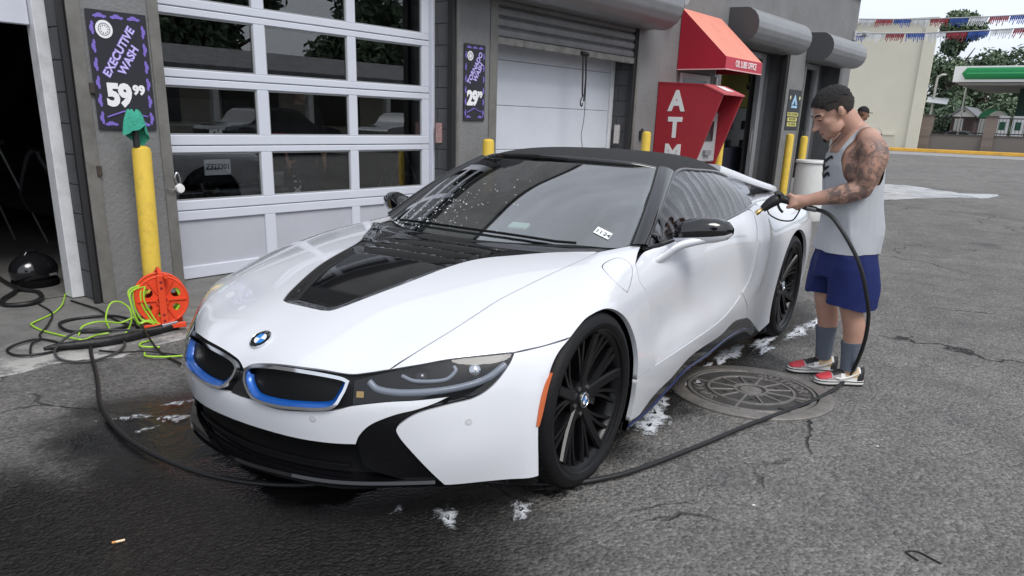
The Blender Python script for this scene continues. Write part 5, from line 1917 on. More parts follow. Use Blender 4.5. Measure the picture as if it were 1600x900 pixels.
    for p in prof:
        n = Vector((1, p.y * 1.2, 0)).normalized()
        q = [p + n * .000 + Vector((0, 0, .034)), p + n * .006 + Vector((0, 0, .024)), p + n * .003 + Vector((0, 0, .016)), p - n * .10 + Vector((0, 0, -.01)), p - n * .10 + Vector((0, 0, .05)), p - n * .05 + Vector((0, 0, .045))]
        rings.append([bm.verts.new(v) for v in q])
    for a, b in zip(rings, rings[1:]):
        for i in range(6):
            bm.faces.new((a[i], a[(i + 1) % 6], b[(i + 1) % 6], b[i]))
    bm.faces.new(rings[0]); bm.faces.new(rings[-1][::-1])
    bmesh.ops.recalc_face_normals(bm, faces=list(bm.faces))
    bm_obj('splitter', bm, M_GLOSS, car, True, sharp=35)
    box('underbody', -3.3, .50, -.52, .52, .125, .2, M_MATTE, car)
    # black strakes between band and corner
    strake = loop(c['bandlow'], [c['bandlow'][-1], (.79, .46, .25), (.745, .54, .21), (.70, .60, .195), (.635, .668, .190)], [(.635, .668, .190)] + c['cornleft'][1:9], [c['cornleft'][8], c['bandlow'][0]])
    both('air_curtain_trim', panel_mesh(strake, (.8, .6, 0), BODY, .003, .01, .025, off=-.010), M_GLOSS, car)

    # ---- headlamps
    hl = loop([(.785, .425, .545)] + [(.705, .510, .574)] + c['hltop'][1:], [c['hltop'][-1]] + c['hlbot'], [c['hlbot'][-1], (.785, .425, .545)])
    dL = (.75, .62, .25)
    deep = panel_mesh(hl, dL, BODY, .004, .0, .025, off=-.045)
    hs = both('headlamp', deep, M_BLACK, car)
    lens = panel_mesh(hl, dL, BODY, .003, .012, .025, off=.001)
    for s, par in zip((False, True), hs):
        make_part('lens', lens, M_LENS, par, s)
    def on_body(pts, off, n=6):
        out = []
        for p in catmull(pts, n):
            q, nn = BODY.near(p)
            out.append(q + nn * off)
        return out
    led = on_body([(.765, .468, .548), (.752, .50, .522), (.70, .572, .512), (.61, .675, .520), (.52, .755, .545), (.45, .795, .592)], -.016)
    led2 = on_body([(.690, .545, .563), (.665, .585, .545), (.605, .655, .548), (.572, .675, .575), (.572, .668, .592)], -.012)
    proj = [(.66, .60, .566, .030), (.535, .73, .585, .028)]
    for s, par in zip((1, -1), hs):
        fl = lambda pts: [(p[0], p[1] * s, p[2]) for p in pts]
        tube('light_guide', fl(led), [.0125] * len(led), M_LED, par, 8)
        tube('light_guide', fl(led2), [.007] * len(led2), M_LED, par, 8)
        for (x, y, z, r) in proj:
            q, nn = BODY.near((x, y, z))
            q = q - nn * .024
            ob = lathe('projector', [(r, -.02), (r, .006), (r * .92, .010), (r * .85, .004), (r * .5, .012), (0, .015)], M_CHROME if r < .029 else M_GLOSS, par, 20)
            ob.location = (q.x, q.y * s, q.z)
            ob.rotation_euler = Vector((nn.x, nn.y * s, nn.z)).to_track_quat('Z', 'Y').to_euler()
        q, nn = BODY.near((.792, .452, .505))
        q = q - nn * .02
        box('reflector', -.012, .012, -.010, .010, -.004, .004, mat('amber_bulb', (.45, .28, .06), .2, coat=1), par, loc=(q.x, q.y * s, q.z), rot=Vector((nn.x, nn.y * s, nn.z)).to_track_quat('Z', 'Y').to_euler())

    # ---- twin grilles
    kd = [(.889, .020, .510), (.886, .028, .528), (.872, .066, .543), (.861, .17, .556), (.834, .294, .559), (.800, .382, .551), (.788, .414, .540), (.812, .409, .498), (.838, .378, .452), (.886, .26, .437), (.905, .163, .432), (.911, .082, .440), (.903, .034, .478)]
    kc = [(*p, 1) if i in (6,) else p for i, p in enumerate(kd)]
    ko = smooth_outline(kc)
    e2d = [(p.y, p.z) for p in ko]
    ki = poly_inset(e2d, .010)
    kin = [Vector((p.x, a, b)) for p, (a, b) in zip(ko, ki)]
    ki2 = poly_inset(e2d, .025)
    kin2 = [Vector((p.x, a, b)) for p, (a, b) in zip(ko, ki2)]
    frame = panel_mesh([tuple(p) for p in ko], (1, .25, .1), BODY, .0, .03, .02, off=.012, holes=[[tuple(p) for p in kin]])
    back_ = panel_mesh([tuple(p) for p in ko], (1, .25, .1), BODY, .004, .0, .02, off=-.030)
    gr = both('grille', back_, M_MATTE, car)
    # blue insert along the inner side, the bottom and the outer side
    n = len(ko)
    sel = [i for i in range(n) if not (.035 < ko[i].y < .408 and ko[i].z > .534)]
    runs = sorted(sel, key=lambda i: math.atan2(ko[i].z - .60, ko[i].y - .21))
    outer = [kin[i] for i in runs]
    innr = [kin2[i] for i in runs]
    bm = bmesh.new()
    A, B, C_ = [], [], []
    for p, q in zip(outer, innr):
        h, nn = BODY.near(p); h2, n2 = BODY.near(q)
        A.append(bm.verts.new(h + nn * .006)); B.append(bm.verts.new(h2 - n2 * .004)); C_.append(bm.verts.new(h2 - n2 * .030))
    for i in range(len(A) - 1):
        bm.faces.new((A[i], A[i + 1], B[i + 1], B[i])); bm.faces.new((B[i], B[i + 1], C_[i + 1], C_[i]))
    bmesh.ops.recalc_face_normals(bm, faces=list(bm.faces))
    blue = bpy.data.meshes.new('blue_insert'); bm.to_mesh(blue); bm.free()
    blue2 = blue.copy(); blue2.transform(Matrix.Diagonal((1, -1, 1, 1))); blue2.flip_normals()
    for s, par, bme in zip((False, True), gr, (blue, blue2)):
        make_part('chrome_frame', frame, M_CHROME, par, s)
        obj_from('blue_insert', bme, M_BLUE, par, True)
        for z in np.arange(.452, .55, .0125):      # slats of the closed grille
            pts = []
            for y in np.linspace(.06, .38, 9):
                if in_poly((y, z), ki2):
                    h, nn = BODY.near(BODY.cast((3, y, z), (-1, 0, 0))[0])
                    pts.append((h - nn * .024) * 1)
            if len(pts) > 2:
                tube('grille_slat', [(p.x, -p.y if s else p.y, p.z) for p in pts], .003, M_MATTE, par, n=5)
    # black bridge between the grilles
    cb = [(.889, .018, .512), (.905, .030, .474), (.913, .045, .432), (.913, -.045, .432), (.905, -.030, .474), (.889, -.018, .512)]
    make_part('grille_bridge', panel_mesh(cb, (1, 0, .1), BODY, .001, .01, .012, off=-.006), M_GLOSS, car)

    # ---- roundel badge
    def roundel(parent, q, nn, r, up=Vector((0, 0, 1))):
        zq = Vector(nn)
        xq = up.cross(zq).normalized()
        yq = zq.cross(xq)
        R = Matrix((( xq.x, yq.x, zq.x), (xq.y, yq.y, zq.y), (xq.z, yq.z, zq.z))).to_euler()
        e = lathe('badge', [(0, -.004), (r, -.004), (r, .003), (r * .95, .0045), (r * .92, .003), (0, .003)], M_CHROME, parent, 40, loc=q, rot=R)
        lathe('badge_ring', [(r * .60, .0032), (r * .90, .0032), (r * .90, .0036), (r * .60, .0042)], M_GLOSS, e, 40)
        for k in range(4):
            bm = bmesh.new()
            cvt = bm.verts.new((0, 0, .0044))
            arc = [bm.verts.new((r * .58 * math.cos(a), r * .58 * math.sin(a), .0040)) for a in [math.pi / 2 * k + math.pi / 2 * j / 8 for j in range(9)]]
            for i in range(8):
                bm.faces.new((cvt, arc[i], arc[i + 1]))
            bm_obj('badge_quarter', bm, mat('badge_blue', (.02, .22, .62), .2, coat=1) if k % 2 else mat('badge_white', (.8, .8, .8), .2, coat=1), e)
        if r > .03:
            for ch, a in (('B', 42), ('M', 0), ('W', -42)):
                M = Matrix.Rotation(rad(a), 4, 'Z') @ Matrix.Translation((0, r * .75, .0046))
                text_mesh('badge_letter', ch, r * .34, M_CHROME, e, depth=.0008, matrix=M, bold=.0004)
        return e
    q, nn = BODY.near((.80, 0, .604))
    roundel(car, q + nn * .003, nn, .041, Vector((-.8, 0, .6)))

    # ---- parking sensors, side markers
    for key in ('sens1', 'sens2'):
        q, nn = BODY.near(c[key][0])
        for s in (1, -1):
            lathe('parking_sensor', [(0, .0015), (.009, .0015), (.0092, .0), (.0108, -.001), (.0108, .0012), (.0122, .0008), (.0126, -.002)], mat('sensor_grey', (.55, .56, .58), .3), car, 20,
                  loc=(q.x, q.y * s, q.z), rot=Vector((nn.x, nn.y * s, nn.z)).to_track_quat('Z', 'Y').to_euler())
    mk = smooth_outline([(*p, 1) if i in (0, 1, 4, 5) else p for i, p in enumerate(c['marker'])])
    both('side_marker', panel_mesh(mk, (.45, .9, 0), BODY, .003, .006, .02, off=.004), M_AMBER, car)

    # ---- door shut blade: black lower skirt with a dark blue edge
    for s in (1, -1):
        pts = catmull([(-.40, .865, .115), (-.62, .862, .125), (-.85, .862, .165), (-1.05, .865, .205), (-1.35, .868, .215), (-1.7, .868, .235), (-2.0, .868, .22), (-2.2, .868, .16)], 5)
        bm = bmesh.new()
        rings = []
        for p in pts:
            q = [(p.x, p.y + .010, p.z + .075), (p.x, p.y + .012, p.z + .01), (p.x, p.y + .004, p.z - .028), (p.x, p.y - .03, p.z - .04), (p.x, p.y - .14, p.z - .03), (p.x, p.y - .10, p.z + .075)]
            rings.append([bm.verts.new((a, b * s, max(z, .085))) for a, b, z in q])
        for a, b in zip(rings, rings[1:]):
            for i in range(6):
                bm.faces.new((a[i], a[(i + 1) % 6], b[(i + 1) % 6], b[i]))
        bmesh.ops.recalc_face_normals(bm, faces=list(bm.faces))
        bm_obj('side_skirt', bm, M_GLOSS, car, True, sharp=35)
        tube('skirt_edge', [(p.x, (p.y + .011) * s, max(p.z - .006, .09)) for p in pts], .0045, mat('dark_blue_trim', (.006, .016, .09), .3, coat=.5), car, 6)

    # ---- cabin glass and soft top
    ye = [0, .28, .55, .8, 1.0]
    cw = [(-.27, .852), (-.53, .965), (-.81, 1.080), (-1.10, 1.172)]
    ew = [(-.66, .70, .846), (-.86, .655, .960), (-1.07, .60, 1.068), (-1.27, .535, 1.152)]
    rows = []
    for (xc, zc), (xe, yy, ze) in zip(cw, ew):
        h = [(xc + (xe - xc) * f ** 2.2, yy * f, zc + (ze - zc) * f ** 2.2) for f in ye]
        rows.append([(a, -b, z) for a, b, z in h[::-1][:-1]] + h)
    WS = grid_surface(rows)
    ws = to_mesh_obj('windscreen', WS, M_GLASS_W, car)
    # printed black border of the glass
    edge = [rows[0][8 - k] for k in range(9)] + [rows[i][0] for i in (1, 2)] + [rows[3][k] for k in range(9)] + [rows[i][8] for i in (2, 1)]
    eo = smooth_outline([(*p, 1) if i in (0, 8, 11, 19) else p for i, p in enumerate(edge)])
    dW = (.38, 0, .92)
    e1 = Vector((0, 0, 1)).cross(Vector(dW)).normalized(); e2_ = Vector(dW).normalized().cross(e1)
    pe = [(p.dot(e1), p.dot(e2_)) for p in eo]
    pi_ = poly_inset(pe, .022)
    hole = [e1 * a + e2_ * b for a, b in pi_]
    make_part('glass_border', panel_mesh([tuple(p) for p in eo], dW, WS, .0, .0, .03, off=-.003, holes=[[tuple(p) for p in hole]]), M_GLOSS, ws)
    # roof
    yr = [0, .2, .38, .5, .57, .605]
    def rrow(x0, z0, xs, ze, ys):
        h = []
        for y in yr:
            f = y / .605
            h.append((x0 + (xs - x0) * f ** 2, ys * f, z0 - (z0 - ze) * (0.30 * f ** 2 + 0.70 * f ** 7)))
        return [(a, -b, z) for a, b, z in h[::-1][:-1]] + h
    RF = grid_surface([rrow(-1.085, 1.178, -1.31, 1.128, .578), rrow(-1.17, 1.192, -1.39, 1.132, .592), rrow(-1.45, 1.216, -1.55, 1.135, .605), rrow(-1.8, 1.217, -1.80, 1.128, .612), rrow(-2.08, 1.190, -2.06, 1.100, .61), rrow(-2.27, 1.140, -2.25, 1.058, .605), rrow(-2.40, 1.06, -2.40, .99, .60), rrow(-2.46, .955, -2.46, .93, .60)], fit=2)
    rf = to_mesh_obj('soft_top', RF, M_FABRIC, car)
    # header rail in gloss black
    hp = [RF.near((rows[3][k][0] - .004, rows[3][k][1], rows[3][k][2] + .006))[0] for k in range(9)]
    tube('header_rail', catmull([p + Vector((0, 0, -.002)) for p in hp], 4), .013, M_GLOSS, car, 8)
    for s in (1, -1):
        # A-pillar: closed black shell between windscreen and side glass
        t4 = [0, .33, .67, 1.0]
        ai = [Vector((-.645, .698, .838))] + [Vector(p) for p in ew[1:]]
        ao = [Vector((-.70, .757, .845)), Vector((-.92, .715, .950)), Vector((-1.15, .655, 1.055)), Vector((-1.36, .597, 1.128))]
        rw = []
        for p, q in zip(ai, ao):
            m1 = p.lerp(q, .33) + Vector((.010, .012, .016))
            m2 = p.lerp(q, .70) + Vector((.010, .014, .014))
            rw.append([tuple((v.x, v.y * s, v.z)) for v in (p + Vector((-.02, -.02, -.03)), p + Vector((0, 0, .004)), m1, m2, q, q + Vector((-.02, -.03, -.03)))])
        AP = grid_surface(rw, 3, 2)
        to_mesh_obj('windscreen_pillar', AP, M_GLOSS, car)
        # side glass
        bot = [(-.69, .752, .838), (-.95, .782, .848), (-1.30, .790, .866), (-1.65, .788, .882), (-2.0, .780, .902), (-2.22, .770, .915)]
        top = [(-.70, .757, .846), (-1.02, .685, 1.000), (-1.37, .600, 1.130), (-1.65, .606, 1.131), (-1.98, .606, 1.108), (-2.20, .602, 1.07)]
        gr_ = []
        for b, t in zip(bot, top):
            b, t = Vector(b), Vector(t)
            gr_.append([tuple(((b.lerp(t, f) + Vector((0, .030 * f * (1 - f) * 4 * min(1, (t - b).length / .25), 0)))[i] * (s if i == 1 else 1)) for i in range(3)) for f in (0, .33, .67, 1)])
        SG = grid_surface(gr_, 3, 2)
        sgo = to_mesh_obj('side_window', SG, M_GLASS_S, car)
        # wavy soap streaks running down the outside of the glass
        so_ = to_mesh_obj('soap_streaks', SG, soap_streaks(), sgo, .003)
        so_['kind'] = 'stuff'
        # belt trim, window frame, quarter bar
        tube('belt_trim', catmull([(b[0], (b[1] + .004) * s, b[2] - .002) for b in bot], 5), .010, M_GLOSS, car, 8)
        tube('window_seal', catmull([(t[0], (t[1] + .002) * s, t[2]) for t in top], 5), .010, M_GLOSS, car, 8)
        tube('quarter_bar', [(-.815, .775 * s, .846), (-.80, .762 * s, .885), (-.775, .745 * s, .89)], .006, M_GLOSS, sgo, 6)
        ft = [SG.near((-.83, .78 * s, .85))[0], SG.near((-.88, .75 * s, .90))[0], SG.near((-.91, .73 * s, .945))[0]]
        tube('quarter_bar', ft, .009, M_GLOSS, sgo, 6)
        # flying buttress: thin white blade from the roof to the tail
        upper = catmull([(-2.08, .585, 1.128), (-2.30, .61, 1.088), (-2.55, .635, 1.042), (-2.80, .655, 1.000), (-3.02, .668, .966), (-3.12, .655, .950)], 5)
        bm = bmesh.new()
        rings = []
        nU = len(upper)
        for i, p in enumerate(upper):
            f = i / (nU - 1)
            wd = .13 - .03 * f
            th = .030 - .014 * f
            sec = [(0, .018), (0.012, .006), (.010, -th), (-.03, -th - .004), (-wd, -.008), (-wd, .006), (-wd * .5, .022)]
            rings.append([bm.verts.new((p.x, (p.y + a) * s, p.z + b)) for a, b in sec])
        for a, b in zip(rings, rings[1:]):
            for i in range(7):
                bm.faces.new((a[i], a[(i + 1) % 7], b[(i + 1) % 7], b[i]))
        bm.faces.new(rings[0]); bm.faces.new(rings[-1][::-1])
        bmesh.ops.recalc_face_normals(bm, faces=list(bm.faces))
        bm_obj('flying_buttress', bm, M_WHITE, car, True, sharp=50)
        # grey insert below the buttress
        ins = [(-2.12, .60, 1.085), (-2.36, .635, 1.045), (-2.48, .655, .985), (-2.42, .665, .965), (-2.22, .64, .99)]
        io = catmull(ins, 5, True)
        bm = bmesh.new()
        fv = [bm.verts.new((p.x, (p.y + .006) * s, p.z)) for p in io]
        bv = [bm.verts.new((p.x, (p.y - .03) * s, p.z)) for p in io]
        bm.faces.new(fv)
        for i in range(len(io)):
            bm.faces.new((fv[i], bv[i], bv[(i + 1) % len(io)], fv[(i + 1) % len(io)]))
        bmesh.ops.recalc_face_normals(bm, faces=list(bm.faces))
        bm_obj('pillar_insert', bm, mat('silver_trim', (.35, .36, .40), .25, metal=.6), car, False)
        # side body between window and deck
        sw = [[(-2.05, .60 * s, 1.09), (-2.3, .60 * s, 1.03), (-2.6, .60 * s, .965)], [(-2.05, .70 * s, 1.0), (-2.3, .68 * s, .97), (-2.6, .65 * s, .95)], [(-2.05, .765 * s, .90), (-2.3, .75 * s, .90), (-2.6, .72 * s, .90)]]
        to_mesh_obj('rear_shoulder', grid_surface(sw, 3, 2), M_GLOSS, car)

        # ---- door mirror
        mir = empty('door_mirror', (-.10, -.045, -.018) if s > 0 else (-.12, .070, -.050)); mir.parent = car
        secs = []      # along y: (y, x centre, z centre, half depth, half height)
        prof = [(.870, -.755, .905, .012, .014), (.885, -.775, .912, .045, .042), (.92, -.80, .922, .066, .058), (.98, -.825, .930, .070, .062), (1.04, -.845, .934, .062, .056), (1.085, -.86, .934, .045, .040), (1.105, -.868, .933, .016, .014)]
        def shell(z_lo, z_hi, grow):
            bm = bmesh.new()
            rings = []
            for y, x, z, dx, dz in prof:
                ring = []
                for k in range(13):
                    a = z_lo + (z_hi - z_lo) * k / 12
                    ca, sa = math.cos(a), math.sin(a)
                    fx = dx * (1.15 if ca > 0 else .55) * abs(ca) ** .8 * (1 if ca > 0 else -1)
                    fz = dz * abs(sa) ** .85 * (1 if sa > 0 else -1)
                    ring.append(bm.verts.new((x + fx * grow, y * s, z + fz * grow)))
                rings.append(ring)
            for a, b in zip(rings, rings[1:]):
                for i in range(12):
                    bm.faces.new((a[i], a[i + 1], b[i + 1], b[i]))
            if abs(z_hi - z_lo) > 6.2:
                bmesh.ops.remove_doubles(bm, verts=list(bm.verts), dist=1e-5)
            bmesh.ops.recalc_face_normals(bm, faces=list(bm.faces))
            return bm
        bm_obj('mirror_cap', shell(rad(-20), rad(200), 1.0), M_GLOSS, mir, True)
        bm_obj('mirror_body', shell(rad(200), rad(340), 1.0), M_WHITE, mir, True)
        bm_obj('mirror_housing', shell(rad(0), rad(360), .94), M_GLOSS, mir, True)
        # glass at the back
        bm = bmesh.new()
        ring = [bm.verts.new((-.868 - .0 * math.cos(t), (.985 + .085 * math.cos(t)) * s, .93 + .042 * math.sin(t))) for t in [2 * math.pi * k / 20 for k in range(20)]]
        bm.faces.new(ring)
        bm_obj('mirror_glass', bm, M_CHROME, mir)
        arm = catmull([(-.615, .850, .795), (-.650, .885, .828), (-.715, .925, .868), (-.79, .985, .888), (-.85, 1.05, .900)], 5)
        bm = bmesh.new()
        rings = []
        for i, p in enumerate(arm):
            f = i / (len(arm) - 1)
            wx, wz = .056 - .018 * f, .026 - .008 * f
            rings.append([bm.verts.new((p.x + wx * math.cos(t), p.y * s, p.z + wz * math.sin(t))) for t in [2 * math.pi * k / 12 for k in range(12)]])
        for a, b in zip(rings, rings[1:]):
            for i in range(12):
                bm.faces.new((a[i], a[(i + 1) % 12], b[(i + 1) % 12], b[i]))
        bm.faces.new(rings[0]); bm.faces.new(rings[-1][::-1])
        bmesh.ops.recalc_face_normals(bm, faces=list(bm.faces))
        bm_obj('mirror_arm', bm, M_WHITE, mir, True, sharp=60)

    # ---- stickers on the glass, wiper
    def on_glass(x, y, z, w_, h_, m, name, txt=None, tcol=None, dz=-.005):
        q, nn = WS.near((x, y, z))
        if nn.z < 0: nn = -nn
        yv = Vector((0, 1, 0))
        xq = (yv - nn * yv.dot(nn)).normalized()
        up = nn.cross(xq)
        R = Matrix(((xq.x, up.x, nn.x, 0), (xq.y, up.y, nn.y, 0), (xq.z, up.z, nn.z, 0), (0, 0, 0, 1)))
        Mx = Matrix.Translation(q + nn * dz) @ R
        bm = bmesh.new()
        bm_box(bm, -w_ / 2, w_ / 2, -h_ / 2, h_ / 2, -.0008, .0008)
        bmesh.ops.transform(bm, matrix=Mx, verts=list(bm.verts))
        o = bm_obj(name, bm, m, ws)
        for t, px_, py_, sz in (txt or []):
            text_mesh('sticker_text', t, sz, tcol, o, depth=.001, matrix=Mx @ Matrix.Translation((px_, py_, .0016)), bold=.0006)
    M_STK = mat('sticker_white', (.78, .82, .80), .5)
    M_INK = mat('sticker_ink', (.03, .05, .09), .5)
    on_glass(-.62, .585, .90, .075, .050, M_STK, 'inspection_sticker', [('11', -.018, -.004, .034), ('24', .020, -.004, .034)], M_INK, .003)
    box('toll_tag', -.03, .03, -.045, .045, 0, .016, mat('toll_tag_white', (.62, .78, .70), .45), car, .004, loc=(-.49, .22, .893), rot=(0, rad(14), rad(8)))
    wp = []
    for y in np.linspace(-.45, .55, 12):
        q, nn = WS.near((-.325 - .45 * (y - .02) ** 2, y, .885))
        if nn.z < 0: nn = -nn
        wp.append(q + nn * .012)
    wo_ = tube('wiper', wp, .006, M_BLACK, car, 6)

    # ---- beads of water on the glass
    rw_ = random.Random(12)
    bm = bmesh.new()
    for _ in range(230):
        y = rw_.gauss(-.30, .19)
        t_ = abs(rw_.gauss(0, .26))
        if t_ > .9 or abs(y) > .6:
            continue
        q, nn = WS.near((-.33 - .8 * t_, y, .88 + .32 * t_))
        if nn.z < 0: nn = -nn
        r_ = rw_.uniform(.0012, .0034) * (1.5 if rw_.random() < .12 else 1)
        a_ = nn.orthogonal().normalized(); b_ = nn.cross(a_)
        top = bm.verts.new(q + nn * (r_ * .7 + .0005))
        ring = [bm.verts.new(q + nn * .0005 + (a_ * math.cos(k) + b_ * math.sin(k)) * r_ * rw_.uniform(.8, 1.3)) for k in [2 * math.pi * j / 6 for j in range(6)]]
        for j in range(6):
            bm.faces.new((top, ring[j], ring[(j + 1) % 6]))
    bmesh.ops.recalc_face_normals(bm, faces=list(bm.faces))
    wd_ = bm_obj('water_drops', bm, mat('glint_water_bead', (.75, .80, .82), .05, coat=.5), ws, True)  # whitish base colour stands in for sky glints in the drops
    wd_['kind'] = 'stuff'

    # ---- cabin
    inter = empty('cabin'); inter.parent = car
    bm = bmesh.new()
    bm_box(bm, -1.25, -.42, -.66, .66, .70, .835, .05, 3)
    bm_obj('dashboard', bm, mat('dark_dash', (.05, .05, .054), .6, bump=.1, bscale=300), inter, True, sharp=50)
    bm = bmesh.new()
    bm_tube(bm, [(.0, .17 * math.cos(t), .17 * math.sin(t)) for t in [2 * math.pi * k / 32 for k in range(32)]], .016, 10, True)
    for a in (0, math.pi, -math.pi / 2):
        bm_tube(bm, [(0, 0, 0), (0, .165 * math.cos(a), .165 * math.sin(a))], .014, 8)
    bm_tube(bm, [(.03, 0, 0), (-.02, 0, 0)], .055, 14)
    bm_obj('steering_wheel', bm, M_LEATHER, inter, True, loc=(-1.28, .36, .80), rot=(0, rad(-22), 0), sharp=50)
    for s in (1, -1):
        bm = bmesh.new()
        bm_box(bm, -1.85, -1.40, .16 * s if s > 0 else -.58, .58 if s > 0 else -.16, .42, .55, .05, 3)
        bm_obj('seat_cushion', bm, M_LEATHER, inter, True, sharp=50)
        bm = bmesh.new()
        bm_box(bm, -.07, .07, -.23, .23, -.34, .34, .06, 3)
        st = bm_obj('seat_back', bm, M_LEATHER, inter, True, loc=(-1.93, .36 * s, .74), rot=(0, rad(-18), 0), sharp=50)
        bm = bmesh.new()
        bm_box(bm, -.05, .05, -.13, .13, -.09, .09, .04, 3)
        bm_obj('headrest', bm, M_LEATHER, inter, True, loc=(-2.03, .36 * s, 1.045), rot=(0, rad(-10), 0), sharp=50)
    bm = bmesh.new()
    bm_box(bm, -.02, .02, -.115, .115, -.035, .035, .015, 3)
    bm_obj('rear_view_mirror', bm, M_BLACK, inter, True, loc=(-.98, 0, 1.035), rot=(0, rad(-10), rad(8)), sharp=50)
    tube('mirror_stalk', [(-.985, 0, 1.05), (-.96, 0, 1.085), (-.93, 0, 1.11)], .022, M_BLACK, inter, 10)
    box('cabin_floor', -2.3, -.4, -.70, .70, .20, .24, M_MATTE, inter)
    box('rear_bulkhead', -2.32, -2.26, -.60, .60, .24, 1.03, M_MATTE, inter)
    for s in (1, -1):
        box('door_card', -2.2, -.7, min(.70 * s, .73 * s), max(.70 * s, .73 * s), .25, .83, mat('door_trim', (.035, .035, .037), .6), inter)

    # ---- wheels
    def wheel():
        e = empty('wheel')
        # tyre with tread blocks
        bm = bmesh.new()
        prof = [(.276, .018), (.288, .004), (.306, -.002), (.326, .004), (.338, .016), (.345, .034), (.3465, .060), (.3465, .140), (.345, .164), (.335, .184), (.300, .192), (.276, .182)]
        bm_lathe(bm, [(r, -y) for r, y in prof], 64, 'y')
        bm_obj('tyre', bm, M_RUBBER, e, True, sharp=35)
        for k in range(64):
            pass
        bm = bmesh.new()
        for k in range(72):
            a = 2 * math.pi * k / 72
            for y0, y1 in ((.022, .048), (.154, .178)):
                q = []
                for (rr, yy) in ((.3470, y0), (.3470, y1)):
                    for da in (-.018, .018):
                        q.append(bm.verts.new((rr * math.cos(a + da), -yy, rr * math.sin(a + da))))
                q2 = []
                for (rr, yy) in ((.3500 if y0 > .1 else .3485, y0 + .003), (.3500 if y0 < .1 else .3485, y1 - .003)):
                    for da in (-.014, .014):
                        q2.append(bm.verts.new((rr * math.cos(a + da), -yy, rr * math.sin(a + da))))
                bm.faces.new((q2[0], q2[1], q2[3], q2[2]))
                for i, j in ((0, 1), (1, 3), (3, 2), (2, 0)):
                    bm.faces.new((q[i], q[j], q2[j], q2[i]))
        bmesh.ops.recalc_face_normals(bm, faces=list(bm.faces))
        bm_obj('tread_blocks', bm, M_RUBBER, e)['kind'] = 'stuff'
        rim = lathe('rim', [(.276, -.010), (.284, -.005), (.286, -.012), (.280, -.018), (.266, -.022), (.257, -.030), (.250, -.060), (.245, -.120), (.252, -.165), (.276, -.185)], M_RIM, e, 64, 'y')
        # five pairs of wide spokes plus a thin blade between
        for k in range(5):
            a0 = 2 * math.pi * k / 5 + rad(97)
            for da, w0, w1, tw, nm in ((0, .024, .021, 0, 'spoke'), (rad(19), .010, .009, 0, 'spoke_blade'), (-rad(19), .010, .009, 0, 'spoke_blade'), (rad(29), .009, .008, 0, 'spoke_blade'), (-rad(29), .009, .008, 0, 'spoke_blade')):
                bm = bmesh.new()
                rings = []
                for t in np.linspace(0, 1, 7):
                    r = .050 + t * .213
                    ang = a0 + da * (.35 + .65 * t ** .8)
                    w_ = w0 + (w1 - w0) * t
                    yo = -.052 + .034 * t ** 1.6 if nm == 'spoke' else -.060 + .030 * t ** 1.6
                    cx, cz = r * math.cos(ang), r * math.sin(ang)
                    tx, tz = -math.sin(ang), math.cos(ang)
                    rings.append([bm.verts.new((cx + tx * b, yo + yy, cz + tz * b)) for b, yy in ((-w_, -.006), (-w_ * .7, .004), (w_ * .7, .004), (w_, -.006), (w_ * .6, -.035), (-w_ * .6, -.035))])
                for A, B in zip(rings, rings[1:]):
                    for i in range(6):
                        bm.faces.new((A[i], A[(i + 1) % 6], B[(i + 1) % 6], B[i]))
                bm.faces.new(rings[0]); bm.faces.new(rings[-1][::-1])
                bmesh.ops.recalc_face_normals(bm, faces=list(bm.faces))
                bm_obj(nm, bm, M_RIM, e, False)
        hub = lathe('hub', [(0, -.040), (.034, -.040), (.036, -.044), (.060, -.050), (.078, -.056), (.080, -.09), (0, -.09)], M_RIM, e, 32, 'y')
        for k in range(5):
            a = 2 * math.pi * k / 5 + rad(97 + 36)
            lathe('wheel_bolt', [(0, .0), (.009, 0), (.010, -.004), (.010, -.02)], M_STEEL, e, 6, 'y', loc=(.056 * math.cos(a), -.045, .056 * math.sin(a)))
        lathe('brake_disc', [(.08, -.105), (.185, -.105), (.187, -.110), (.187, -.128), (.08, -.128)], M_STEEL, e, 48, 'y')
        roundel(e, Vector((0, -.0385, 0)), Vector((0, 1, 0)), .031)
        return e
    w0 = wheel()
    def caliper(par):
        bm = bmesh.new()
        bm_lathe(bm, [(.125, -.088), (.200, -.088), (.205, -.095), (.205, -.14), (.125, -.14)], 8, 'y', True, rad(150), rad(205))
        bmesh.ops.contextual_create(bm, geom=[e for e in bm.edges if e.is_boundary])
        bm_obj('brake_caliper', bm, mat('caliper_grey', (.10, .10, .11), .4), par)
    caliper(w0)
    for i, (x, y, s, a) in enumerate(((0, .898, 1, 0), (-2.8, .912, 1, 31), (0, -.898, -1, 12), (-2.8, -.912, -1, 50))):
        wv = w0 if i == 0 else copy_tree(w0)
        wv.parent = car
        wv.location = (x, y, .3465)
        wv.rotation_euler = (0, rad(a) * s, 0 if s > 0 else math.pi)
        # wheel house
    for x in (0, -2.8):
        for s in (1, -1):
            bm = bmesh.new()
            yo = .885 if x == 0 else .905
            rings = []
            for k in range(25):
                a = rad(-18) + rad(216) * k / 24
                r = .402
                rings.append([bm.verts.new((x + rr * math.cos(a), yy * s, .345 + rr * math.sin(a))) for rr, yy in ((.366, yo - .05), (.378, yo - .12), (.388, .60), (.10, .60))])
            for A, B in zip(rings, rings[1:]):
                for i in range(3):
                    bm.faces.new((A[i], A[i + 1], B[i + 1], B[i]))
            bm_obj('wheel_arch_liner', bm, M_MATTE, car, True)
    return car
CAR = build_car()
